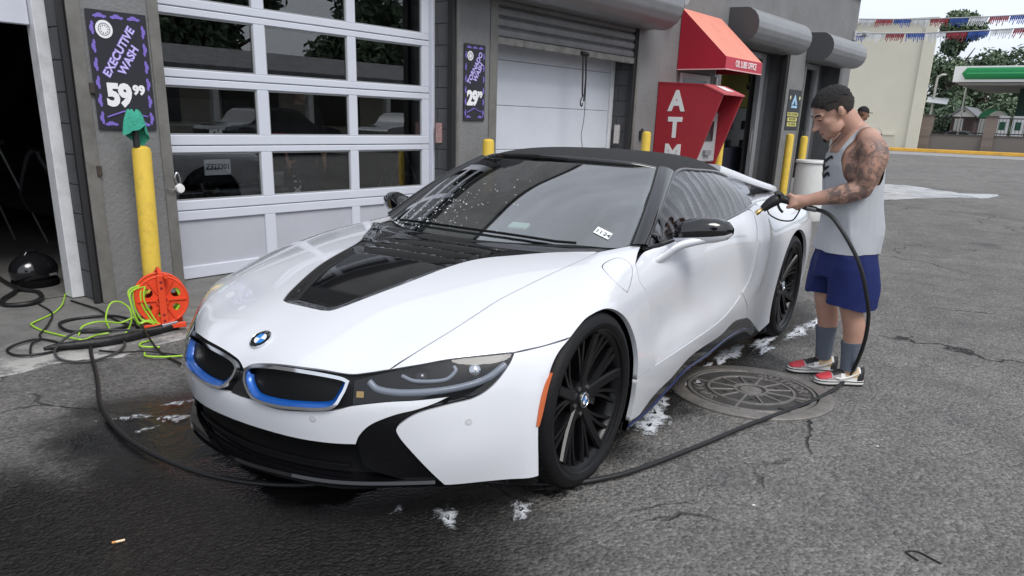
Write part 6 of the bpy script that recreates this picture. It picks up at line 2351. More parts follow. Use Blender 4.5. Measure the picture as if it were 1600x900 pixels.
# ================================================================== people
def skin_material(name, base, tattoo=False):
    m = bpy.data.materials.new(name)
    n, l = nodes_of(m)
    b = n['Principled BSDF']
    t = n.new('ShaderNodeTexCoord')
    pos = t.outputs['Object']
    v1 = noise(n, l, pos, 14, 5, .6)
    col = mix_col(n, l, ramp(n, l, v1, .35, .7, 0, .5), base, (base[0] * .82, base[1] * .66, base[2] * .62))
    if tattoo:
        a = n.new('ShaderNodeAttribute')
        a.attribute_name = 'ink'
        dist = n.new('ShaderNodeTexNoise')
        dist.inputs['Scale'].default_value = 9
        dist.inputs['Detail'].default_value = 3
        l.new(pos, dist.inputs['Vector'])
        va = n.new('ShaderNodeVectorMath')
        va.operation = 'MULTIPLY_ADD'
        va.inputs[1].default_value = (.05, .05, .05)
        l.new(dist.outputs['Color'], va.inputs[0])
        l.new(pos, va.inputs[2])
        vo = n.new('ShaderNodeTexVoronoi')
        vo.feature = 'DISTANCE_TO_EDGE'
        vo.inputs['Scale'].default_value = 26
        l.new(va.outputs['Vector'], vo.inputs['Vector'])
        lines = ramp(n, l, noise(n, l, va.outputs['Vector'], 55, 4, .7, 1.5), .54, .60)
        shade = ramp(n, l, noise(n, l, va.outputs['Vector'], 20, 5, .65, .8), .40, .58)
        k = math_node(n, l, 'MAXIMUM', math_node(n, l, 'MULTIPLY', lines, .72), math_node(n, l, 'MULTIPLY', shade, .74))
        k = math_node(n, l, 'MULTIPLY', k, a.outputs['Fac'])
        col = mix_col(n, l, k, col, (.035, .037, .042))
    l.new(col, b.inputs['Base Color'])
    b.inputs['Roughness'].default_value = .48
    b.inputs['Subsurface Weight'].default_value = .08
    b.inputs['Subsurface Radius'].default_value = (.02, .008, .004)
    return m

def bm_ellipsoid(bm, c, r, R=None, seg=20):
    M = Matrix.Translation(c) @ (R.to_4x4() if R else Matrix.Identity(4)) @ Matrix.Diagonal((*r, 1))
    h = seg // 2
    top, bot = bm.verts.new(M @ Vector((0, 0, 1))), bm.verts.new(M @ Vector((0, 0, -1)))
    rings = []
    for i in range(1, h):
        t = math.pi * i / h
        rings.append([bm.verts.new(M @ Vector((math.sin(t) * math.cos(2 * math.pi * k / seg), math.sin(t) * math.sin(2 * math.pi * k / seg), math.cos(t)))) for k in range(seg)])
    for A, B in zip(rings, rings[1:]):
        for k in range(seg):
            bm.faces.new((A[k], B[k], B[(k + 1) % seg], A[(k + 1) % seg]))
    for k in range(seg):
        bm.faces.new((top, rings[0][k], rings[0][(k + 1) % seg]))
        bm.faces.new((bot, rings[-1][(k + 1) % seg], rings[-1][k]))

def bm_limb(bm, pts, rs, sub=5, n=16):
    """tapered limb with rounded ends along a bent chain"""
    P = catmull(pts, sub)
    Q = [q[0] for q in catmull([(r, 0, 0) for r in rs], sub)]
    bm_tube(bm, P, Q, n)
    bm_ellipsoid(bm, P[0], (Q[0],) * 3, None, 14)
    bm_ellipsoid(bm, P[-1], (Q[-1],) * 3, None, 14)

def bm_rings(bm, rings, n=28):
    """closed loft through ellipses (x, y, z, rx, ry)"""
    R_ = []
    for x, y, z, rx, ry in rings:
        R_.append([bm.verts.new((x + rx * math.cos(a), y + ry * math.sin(a), z)) for a in [2 * math.pi * k / n for k in range(n)]])
    for a, b in zip(R_, R_[1:]):
        for k in range(n):
            bm.faces.new((a[k], a[(k + 1) % n], b[(k + 1) % n], b[k]))
    bm.faces.new(R_[0][::-1])
    bm.faces.new(R_[-1])

def fuse(bm, voxel, smooth=4, cut=None):
    """melt overlapping shapes into one continuous skin; cut(co) -> True removes that spot"""
    me = bpy.data.meshes.new('fuse')
    bmesh.ops.recalc_face_normals(bm, faces=list(bm.faces))
    bm.to_mesh(me)
    bm.free()
    ob = bpy.data.objects.new('fuse', me)
    COL.objects.link(ob)
    r = ob.modifiers.new('r', 'REMESH')
    r.mode = 'VOXEL'
    r.voxel_size = voxel
    s = ob.modifiers.new('s', 'SMOOTH')
    s.factor = .5
    s.iterations = smooth
    dg = bpy.context.evaluated_depsgraph_get()
    out = bpy.data.meshes.new_from_object(ob.evaluated_get(dg))
    bpy.data.objects.remove(ob)
    bpy.data.meshes.remove(me)
    if cut:
        b = bmesh.new()
        b.from_mesh(out)
        bmesh.ops.delete(b, geom=[v for v in b.verts if cut(v.co)], context='VERTS')
        # relax the raw edge
        for _ in range(6):
            mv = {}
            for v in b.verts:
                e = [x for x in v.link_edges if x.is_boundary]
                if len(e) == 2:
                    mv[v] = (e[0].other_vert(v).co + e[1].other_vert(v).co) / 2
            for v, c in mv.items():
                v.co = v.co.lerp(c, .6)
        b.to_mesh(out)
        b.free()
    return out

def folds(me, amp, freq, seed, f=None):
    """push cloth in and out a little, as creases"""
    from mathutils import noise as mn
    k_ = len(me.vertices)
    co, no = np.zeros(k_ * 3), np.zeros(k_ * 3)
    me.vertices.foreach_get('co', co)
    me.vertices.foreach_get('normal', no)
    co, no = co.reshape(-1, 3), no.reshape(-1, 3)
    d = np.zeros(k_)
    for i, p in enumerate(co):
        q = mn.noise(Vector((p[0] * freq, p[1] * freq, p[2] * freq * .35 + seed)))
        d[i] = amp * ((1 - abs(q)) ** 3 - .35) * (f(Vector(p)) if f else 1)
    me.vertices.foreach_set('co', (co + no * d[:, None]).ravel())
    me.update()

def head_frame(H, pitch):
    hf = Vector((math.cos(pitch), 0, -math.sin(pitch)))
    hu = Vector((math.sin(pitch), 0, math.cos(pitch)))
    R = Matrix(((hf.x, 0, hu.x), (0, 1, 0), (hf.z, 0, hu.z)))
    return lambda f, s, u: Vector(H) + hf * f + Vector((0, s, 0)) + hu * u, R

def bm_head(bm, H, pitch):
    P, R = head_frame(H, pitch)
    e = lambda f, s, u, rf, rs, ru: bm_ellipsoid(bm, P(f, s, u), (rf, rs, ru), R, 24)
    e(-.012, 0, .030, .102, .080, .094)       # skull
    e(.035, 0, -.030, .060, .066, .085)       # face
    e(.050, 0, -.085, .044, .046, .034)       # jaw
    e(.076, 0, -.104, .020, .024, .018)       # chin
    e(.072, 0, .022, .026, .060, .020)        # brow
    for s in (1, -1):
        e(.056, .038 * s, -.022, .028, .026, .026)    # cheekbones
        e(.030, .045 * s, -.064, .040, .018, .036)    # jaw corner
        e(-.014, .078 * s, -.006, .016, .008, .027)   # ear
        e(-.018, .084 * s, .004, .012, .006, .017)
    bm_limb(bm, [P(.088, 0, .010), P(.104, 0, -.018), P(.118, 0, -.034)], [.011, .012, .014], 3, 10)      # nose
    e(.104, .010, -.038, .010, .009, .008); e(.104, -.010, -.038, .010, .009, .008)
    e(.088, 0, -.066, .016, .024, .010)       # lips
    e(.084, 0, -.080, .016, .022, .009)
    return P, R

# ------------------------------------------------------------------ the man washing the car
MAN = (4.403, 1.166, 0.0)
MAN_ROT = math.atan2(.815, -.579)
def washer():
    e = empty('person', MAN, MAN_ROT)
    tag(e, 'tattooed man in grey tank top and navy shorts aiming a spray gun at the car', 'person')
    SK = skin_material('tan_skin_tattooed', (.46, .275, .205), True)
    bm = bmesh.new()
    bm_rings(bm, [(-.01, 0, .74, .10, .13), (-.01, 0, .80, .125, .165), (-.015, 0, .92, .115, .155), (.005, 0, 1.05, .125, .165), (.018, 0, 1.17, .135, .182), (.020, 0, 1.26, .118, .180), (.022, 0, 1.32, .085, .120), (.028, 0, 1.36, .06, .075)])
    H = (.168, 0, 1.452)
    PIT = rad(32)
    bm_limb(bm, [(.005, 0, 1.30), (.055, 0, 1.375), (.105, 0, 1.435)], [.070, .060, .058])
    bm_limb(bm, [(-.03, .03, 1.32), (.02, .03, 1.37)], [.05, .040], 3)       # trapezius
    bm_limb(bm, [(-.02, 0, 1.33), (.01, .12, 1.325), (.02, .17, 1.305)], [.055, .058, .06])
    bm_limb(bm, [(-.02, 0, 1.33), (.01, -.12, 1.325), (.02, -.17, 1.305)], [.055, .058, .06])
    P, R = bm_head(bm, H, PIT)
    # near arm, bent towards the gun
    armL = [(.020, .175, 1.300), (.005, .212, 1.245), (.020, .222, 1.160), (.035, .215, 1.085)]
    bm_limb(bm, armL, [.066, .071, .061, .049])
    bm_limb(bm, [(.035, .215, 1.082), (.10, .198, 1.058), (.18, .165, 1.035), (.268, .132, 1.012)], [.049, .052, .042, .030])
    # far arm hanging, hand near the hip
    bm_limb(bm, [(.020, -.175, 1.300), (.005, -.212, 1.245), (-.02, -.225, 1.15), (-.04, -.225, 1.06)], [.070, .072, .060, .048])
    bm_limb(bm, [(-.04, -.225, 1.06), (-.03, -.225, .98), (-.01, -.215, .88), (.0, -.205, .82)], [.048, .048, .038, .029])
    # legs
    bm_limb(bm, [(-.015, .095, .78), (-.035, .10, .60), (-.050, .105, .44)], [.092, .082, .060])
    bm_limb(bm, [(-.050, .105, .44), (-.085, .105, .32), (-.085, .105, .20), (-.090, .105, .09)], [.058, .058, .044, .038])
    bm_limb(bm, [(-.005, -.095, .78), (.015, -.10, .60), (.025, -.10, .45)], [.092, .082, .060])
    bm_limb(bm, [(.025, -.10, .45), (-.01, -.10, .33), (-.015, -.10, .20), (-.018, -.10, .09)], [.058, .058, .044, .038])
    # near hand: palm and five fingers closed round the grip
    bm_ellipsoid(bm, (.318, .118, .998), (.050, .020, .040), None, 16)
    bm_limb(bm, [(.268, .132, 1.012), (.305, .122, 1.002)], [.031, .030], 3)
    for k, (fx, ln) in enumerate(((.352, 1.0), (.334, 1.06), (.314, 1.0), (.296, .85))):
        z0 = 1.020 - .010 * k
        bm_limb(bm, [(fx - .012, .122, z0), (fx + .010, .112, z0 + .012 - .004 * k), (fx + .020, .088, z0 - .006), (fx + .014, .074, z0 - .026), (fx - .002, .082, z0 - .040 * ln)], [.0125, .0115, .0105, .010, .009], 3, 10)
    bm_limb(bm, [(.300, .122, 1.000), (.330, .132, .988), (.352, .126, .975), (.368, .112, .968)], [.016, .013, .012, .010], 3, 10)
    # far hand, relaxed
    bm_ellipsoid(bm, (.012, -.200, .775), (.024, .018, .046), None, 14)
    for k in range(4):
        bm_limb(bm, [(.030 - .015 * k, -.200, .745), (.034 - .015 * k, -.197, .712), (.028 - .015 * k, -.190, .690)], [.0105, .0095, .008], 3, 8)
    bm_limb(bm, [(.025, -.196, .80), (.046, -.185, .775), (.050, -.182, .748)], [.012, .011, .009], 3, 8)
    me = fuse(bm, .0062, 5)
    at = me.attributes.new('ink', 'FLOAT', 'POINT')
    ink = []
    for v in me.vertices:
        x, y, z = v.co
        k = 0.0
        if y > .13 and z > .98:
            k = 1.0 if y > .165 or x > .05 else max(0.0, (y - .13) / .035)
            if x > .19:
                k = max(0.0, 1 - (x - .19) / .04)
            if z > 1.30:
                k *= max(0.0, 1 - (z - 1.30) / .06)
        ink.append(k)
    at.data.foreach_set('value', ink)
    obj_from('body', me, SK, e, True)
    # ---- face and hair
    dk = mat('dark_hair', (.012, .010, .010), .6, bump=.6, bscale=500)
    for s in (1, -1):
        tube('eyebrow', catmull([P(.092, .014 * s, .022), P(.090, .034 * s, .029), P(.074, .056 * s, .024)], 4), [.005] * 9, dk, e, 6)
        bm = bmesh.new()
        bm_ellipsoid(bm, P(.081, .032 * s, .003), (.009, .014, .006), R, 12)
        bm_obj('eye', bm, mat('dark_eye', (.03, .02, .018), .2), e, True)
        bm = bmesh.new()
        bm_limb(bm, [P(.089, .018 * s, .006), P(.092, .032 * s, .011), P(.080, .048 * s, .006)], [.004, .0055, .004], 3, 8)
        bm_obj('eyelid', bm, SK, e, True)
    bm = bmesh.new()
    bm_limb(bm, [P(.092, -.020, -.072), P(.103, 0, -.071), P(.092, .020, -.072)], [.003, .0035, .003], 3, 8)
    bm_obj('mouth', bm, mat('lip_shadow', (.16, .06, .05), .5), e, True)
    bm = bmesh.new()
    bm_ellipsoid(bm, P(.090, 0, -.110), (.012, .013, .012), R, 12)
    bm_obj('goatee', bm, dk, e, True)
    hf, hu = P(1, 0, 0) - P(0, 0, 0), P(0, 0, 1) - P(0, 0, 0)
    H0 = P(0, 0, 0)
    def hair(scale, test, name, m):
        bm = bmesh.new()
        bm_ellipsoid(bm, P(-.012, 0, .030), (.102 * scale, .080 * scale, .094 * scale), R, 96)
        b2 = [v for v in bm.verts if not test((v.co - H0).dot(hf), v.co.y, (v.co - H0).dot(hu))]
        bmesh.ops.delete(bm, geom=b2, context='VERTS')
        from mathutils import noise as mn
        for v in bm.verts:
            v.co += (v.co - P(-.012, 0, .030)).normalized() * (.0035 * mn.noise(v.co * 60) + .0025 * mn.noise(v.co * 160))
        for _ in range(3):
            bmesh.ops.smooth_vert(bm, verts=[v for v in bm.verts if v.is_boundary], factor=.5, use_axis_x=True, use_axis_y=True, use_axis_z=True)
        bm_obj(name, bm, m, e, True)
    hair(1.085, lambda f, s, u: u > .052 + max(0, f - .02) * .15 + .006 * math.sin(f * 90) and f < .086, 'hair', dk)
    hair(1.035, lambda f, s, u: u > -.008 - .5 * min(0, f + .03) * -1 - (.03 if f < -.04 else 0) and f < .050 + max(0, u - .03) * .9 and not (abs(s) > .06 and f > .012 and u < .02), 'faded_hair', mat('faded_hair', (.030, .023, .021), .75, var=.35, vscale=40, bump=.6, bscale=500))
    # ---- tank top
    bm = bmesh.new()
    bm_rings(bm, [(-.010, 0, .70, .172, .200), (-.010, 0, .76, .170, .198), (-.010, 0, .88, .155, .192), (.002, 0, 1.00, .148, .190), (.012, 0, 1.10, .148, .192), (.020, 0, 1.19, .148, .194), (.020, 0, 1.27, .130, .186), (.020, 0, 1.325, .098, .135), (.026, 0, 1.375, .072, .088)])
    bm_limb(bm, [(-.02, .02, 1.335), (.01, .12, 1.330), (.02, .17, 1.305)], [.062, .064, .064])
    bm_limb(bm, [(-.02, -.02, 1.335), (.01, -.12, 1.330), (.02, -.17, 1.305)], [.062, .064, .064])
    def cut(p):
        x, y, z = p
        a = abs(y)
        if z < .732 + .012 * math.sin(y * 14 + x * 9):
            return True
        # armholes
        if a > .118 and z > 1.10 + .35 * max(0, (a - .16)) and ((x - .015) / .115) ** 2 + ((z - 1.235) / .165) ** 2 < 1 and a > .118 + .03 * max(0, 1.2 - z):
            return True
        if a > .135 and z > 1.28:
            return True
        # neckline, scooped in front
        if a < .085 and z > 1.355 - .10 * max(0, min(1, (x - .02) / .08)):
            return True
        if z > 1.40:
            return True
        return False
    me = fuse(bm, .0075, 4, cut)
    folds(me, .024, 5.0, 3.1, lambda p: max(.12, min(1, (1.24 - p.z) / .3)) * max(0, min(1, (p.z - .74) / .10)))
    bpy.context.view_layer.update()
    obj_from('tank_top', me, mat('heather_grey_jersey', (.40, .42, .45), .9, var=.10, vscale=260, bump=.1, bscale=400), e, True)
    # brush lettering printed on the chest, laid on the cloth
    tb = bmesh.new()
    tb.from_mesh(me)
    tree_ = BVHTree.FromBMesh(tb)
    tb.free()
    def on_shirt(y, z):
        h = tree_.ray_cast(Vector((1, y, z)), Vector((-1, 0, 0)))
        return h[0] + h[1].normalized() * .003 if h[0] is not None else None
    ink_ = mat('shirt_print_black', (.015, .015, .017), .8)
    for pts, w_ in (([(-.06, 1.225), (-.01, 1.205), (.04, 1.228), (.062, 1.220)], .009), ([(-.04, 1.185), (.0, 1.165), (.05, 1.182)], .010), ([(-.05, 1.145), (.0, 1.125), (.045, 1.145), (.06, 1.130)], .010), ([(-.01, 1.215), (-.002, 1.17), (-.01, 1.115)], .009)):
        bm = bmesh.new()
        A, B = [], []
        C_ = catmull([(y, z, 0) for y, z in pts], 5)
        for i, p in enumerate(C_):
            t = (C_[min(i + 1, len(C_) - 1)] - C_[max(i - 1, 0)]).normalized()
            k = w_ * (.35 + .65 * math.sin(math.pi * (i + .5) / len(C_)))
            a_, b_ = on_shirt(p.x - t.y * k, p.y + t.x * k), on_shirt(p.x + t.y * k, p.y - t.x * k)
            if a_ is not None and b_ is not None:
                A.append(bm.verts.new(a_)); B.append(bm.verts.new(b_))
        for i in range(len(A) - 1):
            bm.faces.new((A[i], A[i + 1], B[i + 1], B[i]))
        bm_obj('shirt_print', bm, ink_, e)
    # ---- shorts
    bm = bmesh.new()
    bm_rings(bm, [(-.012, 0, .60, .145, .185), (-.012, 0, .68, .150, .190), (-.012, 0, .78, .140, .180), (-.014, 0, .86, .125, .165)])
    bm_rings(bm, [(-.050, .105, .40, .138, .100), (-.045, .104, .52, .134, .098), (-.025, .098, .66, .135, .098), (-.015, .09, .76, .125, .09)])
    bm_rings(bm, [(.010, -.105, .42, .130, .095), (.010, -.104, .54, .128, .095), (.0, -.098, .66, .135, .098), (-.01, -.09, .76, .125, .09)])
    def cut2(p):
        if p.y > .004:
            return p.z < .447 + .010 * math.sin(p.x * 20)
        return p.z < .476 + .010 * math.sin(p.x * 18)
    me = fuse(bm, .0075, 3, cut2)
    folds(me, .022, 6, 8.4, lambda p: max(.1, min(1, (p.z - .46) / .12)))
    obj_from('shorts', me, mat('navy_shorts_cloth', (.004, .012, .092), .8, var=.15, vscale=60, bump=.1, bscale=300), e, True)
    # ---- socks and trainers
    SOCK = mat('grey_rib_sock', (.115, .135, .17), .9, bump=.3, bscale=260, var=.12, vscale=80)
    for (y, pts, rs) in ((.105, [(-.083, .105, .252), (-.086, .105, .18), (-.090, .105, .09)], [.057, .048, .044]), (-.10, [(-.008, -.10, .285), (-.014, -.10, .20), (-.018, -.10, .09)], [.060, .050, .044])):
        bm = bmesh.new()
        bm_tube(bm, catmull(pts, 6), [q[0] for q in catmull([(r, 0, 0) for r in rs], 6)], 20)
        bm_obj('sock', bm, SOCK, e, True, sharp=60)
    WHITE = mat('trainer_white', (.72, .71, .69), .5)
    BLK = mat('trainer_black', (.015, .015, .016), .6)
    REDT = mat('trainer_red', (.50, .04, .055), .55)
    GOLD = mat('trainer_tan', (.50, .37, .22), .6)
    GREY = mat('trainer_grey', (.30, .28, .28), .7)
    def shoe(x0, x1, yc, yaw):
        s = empty('trainer')
        s.parent = e
        s.location = (x0, yc, .002)
        s.rotation_euler = (0, 0, yaw)
        Lh = x1 - x0
        # outline of the sole: t, half width
        prof = [(0, .018), (.04, .032), (.15, .038), (.35, .034), (.50, .038), (.68, .046), (.82, .045), (.93, .034), (1.0, .012)]
        pc = catmull([(a, b, 0) for a, b in prof], 4)
        out = [(p.x * Lh, p.y) for p in pc] + [(p.x * Lh, -p.y) for p in pc[::-1]]
        prism('outsole', out, 0, .009, 'xy', BLK, s)
        def loft(t0, t1, name, m, zlo, hi, wid=1.0, n=10):
            bm = bmesh.new()
            rings = []
            for i in range(n + 1):
                t = t0 + (t1 - t0) * i / n
                k = min(range(len(pc)), key=lambda j: abs(pc[j].x - t))
                hw = pc[k].y * wid
                zt = hi(t)
                ring = []
                for j in range(13):
                    a = math.pi * j / 12
                    ring.append(bm.verts.new((t * Lh, hw * math.cos(a) * (1 if j in (0, 12) else 1.0), zlo + (zt - zlo) * math.sin(a) ** .75)))
                rings.append(ring)
            for A, B in zip(rings, rings[1:]):
                for j in range(12):
                    bm.faces.new((A[j], A[j + 1], B[j + 1], B[j]))
            bm.faces.new(rings[0]); bm.faces.new(rings[-1][::-1])
            bmesh.ops.recalc_face_normals(bm, faces=list(bm.faces))
            bm_obj(name, bm, m, s, True, sharp=60)
        mids = catmull([(0, .038, 0), (.1, .036, 0), (.5, .030, 0), (.8, .026, 0), (1, .026, 0)], 4)
        prism('midsole', [(x * 1.0, y) for x, y in poly_inset(out, -.003)], .0095, .032, 'xy', WHITE, s, .004)
        prism('sole_stripe', poly_inset(out, -.0045), .024, .029, 'xy', BLK, s)
        top = lambda t: .036 + .075 * max(0, 1 - t * 1.02) ** .75 if t > .28 else .036 + .075 * (1 - .2856) ** .75 + .012 * (1 - t / .28)
        loft(0.0, .16, 'heel_counter', BLK, .031, lambda t: top(t) - .004, 1.02)
        loft(.10, .50, 'quarter', WHITE, .031, top, .97)
        loft(.14, .40, 'collar_panel', GOLD, .048, lambda t: top(t) + .004, .96)
        loft(.48, .78, 'vamp', GREY, .031, top, .98)
        loft(.36, .66, 'lace_panel', BLK, .045, lambda t: top(t) + .006, .80)
        loft(.70, .965, 'toe_cap', REDT, .034, lambda t: top(t) + .006, .94)
        loft(.80, 1.0, 'toe_guard', GREY, .030, lambda t: .036 + .012 * (1 - t) / .2, 1.03)
        tube('tongue', [(Lh * .40, 0, .085), (Lh * .34, 0, .112), (Lh * .31, 0, .128)], [.020, .022, .018], REDT, s, 8)
        for sd in (1, -1):
            sw = catmull([(Lh * .62, .0425 * sd, .048), (Lh * .48, .041 * sd, .044), (Lh * .30, .040 * sd, .058), (Lh * .16, .037 * sd, .075)], 5)
            tube('side_swoosh', sw, [.003 + .004 * math.sin(math.pi * min(1, i / (len(sw) - 1) * 1.15 + .02)) * (1 - i / len(sw)) + .001 for i in range(len(sw))], WHITE, s, 6)
        for i in range(4):
            tube('lace', [(Lh * (.42 + .055 * i), -.022, top(.42 + .055 * i) - .002), (Lh * (.42 + .055 * i), 0, top(.42 + .055 * i) + .010), (Lh * (.42 + .055 * i), .022, top(.42 + .055 * i) - .002)], .003, BLK, s, 5)
    shoe(-.178, .088, .098, rad(2))
    shoe(-.100, .180, -.095, rad(0))
    return e
washer()

# ---- spray gun in his hand (own thing) and the hose rising to it
def man_pt(p):
    c, s = math.cos(MAN_ROT), math.sin(MAN_ROT)
    return Vector((MAN[0] + p[0] * c - p[1] * s, MAN[1] + p[0] * s + p[1] * c, p[2]))
gun = empty('spray_gun', MAN, MAN_ROT)
tag(gun, 'black pressure washer spray gun with brass nozzle held by the tattooed man', 'spray gun')
GB = mat('gun_black_plastic', (.012, .012, .013), .42, bump=.1, bscale=200)
BRASS = mat('brass_nozzle', (.55, .38, .16), .3, metal=1.0)
tube('grip', catmull([(.415, .100, 1.012), (.375, .098, 1.004), (.330, .096, .992), (.290, .100, .980), (.262, .118, .970)], 4), [.026, .024, .021, .020, .020, .020, .020, .019, .019, .019, .019, .018, .018, .017, .017, .017, .017], GB, gun, 12)
tube('barrel', catmull([(.420, .100, 1.008), (.450, .100, .990), (.475, .100, .968), (.492, .100, .953)], 4), [.028, .030, .030, .030, .029, .028, .027, .025, .024, .023, .021, .020, .019], GB, gun, 12)
tube('rear_knob', catmull([(.400, .100, 1.020), (.418, .100, 1.034), (.436, .100, 1.030)], 4), .016, GB, gun, 10)
tube('nozzle', [(.490, .100, .955), (.505, .100, .943), (.508, .100, .940), (.524, .100, .927)], [.010, .010, .013, .012], BRASS, gun, 12)
tube('trigger_guard', catmull([(.468, .100, .950), (.450, .100, .925), (.415, .100, .906), (.375, .100, .896), (.330, .102, .900), (.310, .106, .930), (.298, .108, .965)], 4), .004, GB, gun, 6)
tube('trigger', catmull([(.420, .100, .990), (.405, .100, .960), (.385, .100, .940)], 4), .007, GB, gun, 8)
tube('hose_coupling', [(.268, .116, .972), (.245, .126, .968), (.225, .138, .964)], [.017, .015, .014], mat('steel_coupling', (.25, .25, .25), .35, metal=.9), gun, 10)

# ------------------------------------------------------------------ bystanders
def bystander(loc, rz, label, top_m, leg_m, cap, skin, letters=None):
    e = empty('person', loc, rz)
    tag(e, label, 'person')
    SK = skin_material('skin_' + label[:12], skin)
    bm = bmesh.new()
    bm_rings(bm, [(0, 0, .80, .11, .15), (0, 0, .95, .11, .15), (0, 0, 1.15, .12, .17), (0, 0, 1.32, .12, .18), (0, 0, 1.42, .08, .12)])
    bm_limb(bm, [(0, 0, 1.36), (.01, 0, 1.44), (.02, 0, 1.50)], [.06, .055, .055])
    P, R = bm_head(bm, (.03, 0, 1.585), rad(6))
    for s in (1, -1):
        bm_limb(bm, [(0, .18 * s, 1.37), (-.01, .23 * s, 1.22), (0, .25 * s, 1.08)], [.062, .055, .045])
        bm_limb(bm, [(0, .25 * s, 1.08), (.05, .24 * s, .98), (.10, .22 * s, .86)], [.045, .042, .03])
        bm_ellipsoid(bm, (.115, .215 * s, .815), (.026, .022, .05), None, 12)
        for k in range(4):
            bm_limb(bm, [(.135 - .016 * k, .215 * s, .785), (.138 - .016 * k, .212 * s, .75), (.13 - .016 * k, .205 * s, .725)], [.0105, .0095, .0085], 2, 8)
        bm_limb(bm, [(.13, .205 * s, .83), (.15, .195 * s, .80), (.155, .19 * s, .775)], [.012, .011, .009], 2, 8)
        bm_limb(bm, [(0, .09 * s, .84), (0, .10 * s, .66), (0, .10 * s, .48)], [.095, .08, .06])
        bm_limb(bm, [(0, .10 * s, .48), (-.02, .10 * s, .32), (-.02, .10 * s, .08)], [.058, .056, .04])
        bm_limb(bm, [(-.04, .10 * s, .045), (.06, .105 * s, .04), (.15, .11 * s, .032)], [.042, .04, .03])
    obj_from('body', fuse(bm, .015, 3), SK, e, True)
    bm = bmesh.new()
    bm_rings(bm, [(0, 0, .82, .135, .18), (0, 0, .95, .13, .175), (0, 0, 1.15, .14, .19), (0, 0, 1.32, .14, .20), (0, 0, 1.43, .09, .13)])
    for s in (1, -1):
        bm_limb(bm, [(0, .17 * s, 1.37), (-.01, .23 * s, 1.22), (-.005, .245 * s, 1.12)], [.076, .072, .068])
    obj_from('shirt', fuse(bm, .018, 3, lambda p: p.z > 1.445 or p.z < .84), top_m, e, True)
    bm = bmesh.new()
    bm_rings(bm, [(0, 0, .72, .13, .18), (0, 0, .86, .125, .17)])
    for s in (1, -1):
        bm_rings(bm, [(-.02, .10 * s, .07, .075, .07), (-.01, .10 * s, .45, .085, .08), (0, .095 * s, .80, .115, .10)])
    tr = obj_from('trousers', fuse(bm, .018, 3), leg_m, e, True)
    for s in (1, -1):
        bm = bmesh.new()
        bm_limb(bm, [(-.05, .10 * s, .045), (.06, .105 * s, .045), (.16, .11 * s, .035)], [.050, .047, .036])
        bm_obj('shoe', bm, mat('black_shoe', (.02, .02, .02), .6), e, True)
    if letters:
        for i, ch in enumerate(letters):
            M = Matrix.Translation((.088, -.10, .72 - .085 * i)) @ Matrix.Rotation(rad(90), 4, 'Z') @ Matrix.Rotation(rad(90), 4, 'X') @ Matrix.Rotation(rad(90), 4, 'Z')
            text_mesh('trouser_letter', ch, .10, mat('white_print', (.80, .80, .82), .6), e, depth=.01, matrix=M, bold=.004)
    hf = P(1, 0, 0) - P(0, 0, 0); hu = P(0, 0, 1) - P(0, 0, 0); H0 = P(0, 0, 0)
    bm = bmesh.new()
    bm_ellipsoid(bm, P(-.012, 0, .034), (.112, .092, .104), R, 36)
    bmesh.ops.delete(bm, geom=[v for v in bm.verts if (v.co - H0).dot(hu) < .022], context='VERTS')
    cp = bm_obj('cap' if cap else 'hair', bm, mat('black_cap_cloth', (.012, .012, .013), .85), e, True)
    if cap:
        out = [(.07, -.075), (.12, -.07), (.165, -.045), (.178, 0), (.165, .045), (.12, .07), (.07, .075)]
        bm = bmesh.new()
        A = [bm.verts.new(P(a, b, .026 - .15 * b * b * 8 * .1)) for a, b in out]
        B = [bm.verts.new(P(a, b, .034 - .15 * b * b * 8 * .1)) for a, b in out]
        bm.faces.new(A[::-1]); bm.faces.new(B)
        for i in range(len(out)):
            bm.faces.new((A[i], A[(i + 1) % len(out)], B[(i + 1) % len(out)], B[i]))
        bm_obj('cap_brim', bm, mat('black_cap_cloth', (.012, .012, .013), .85), e)
    return e
b1 = bystander((17.6, 4.74, 0), rad(-62), 'person in a black cap standing behind the tattooed man', mat('dark_red_shirt', (.10, .03, .035), .85), mat('black_trousers', (.012, .012, .014), .85), True, (.28, .15, .10))
b1.scale = (1.07, 1.07, 1.07)
bystander((5.30, 7.15, .012), rad(-100), 'person in dark lettered trousers standing inside behind the door glass', mat('black_shirt', (.012, .012, .014), .85), mat('navy_trousers', (.010, .012, .022), .85), False, (.42, .24, .16), 'NIKE')
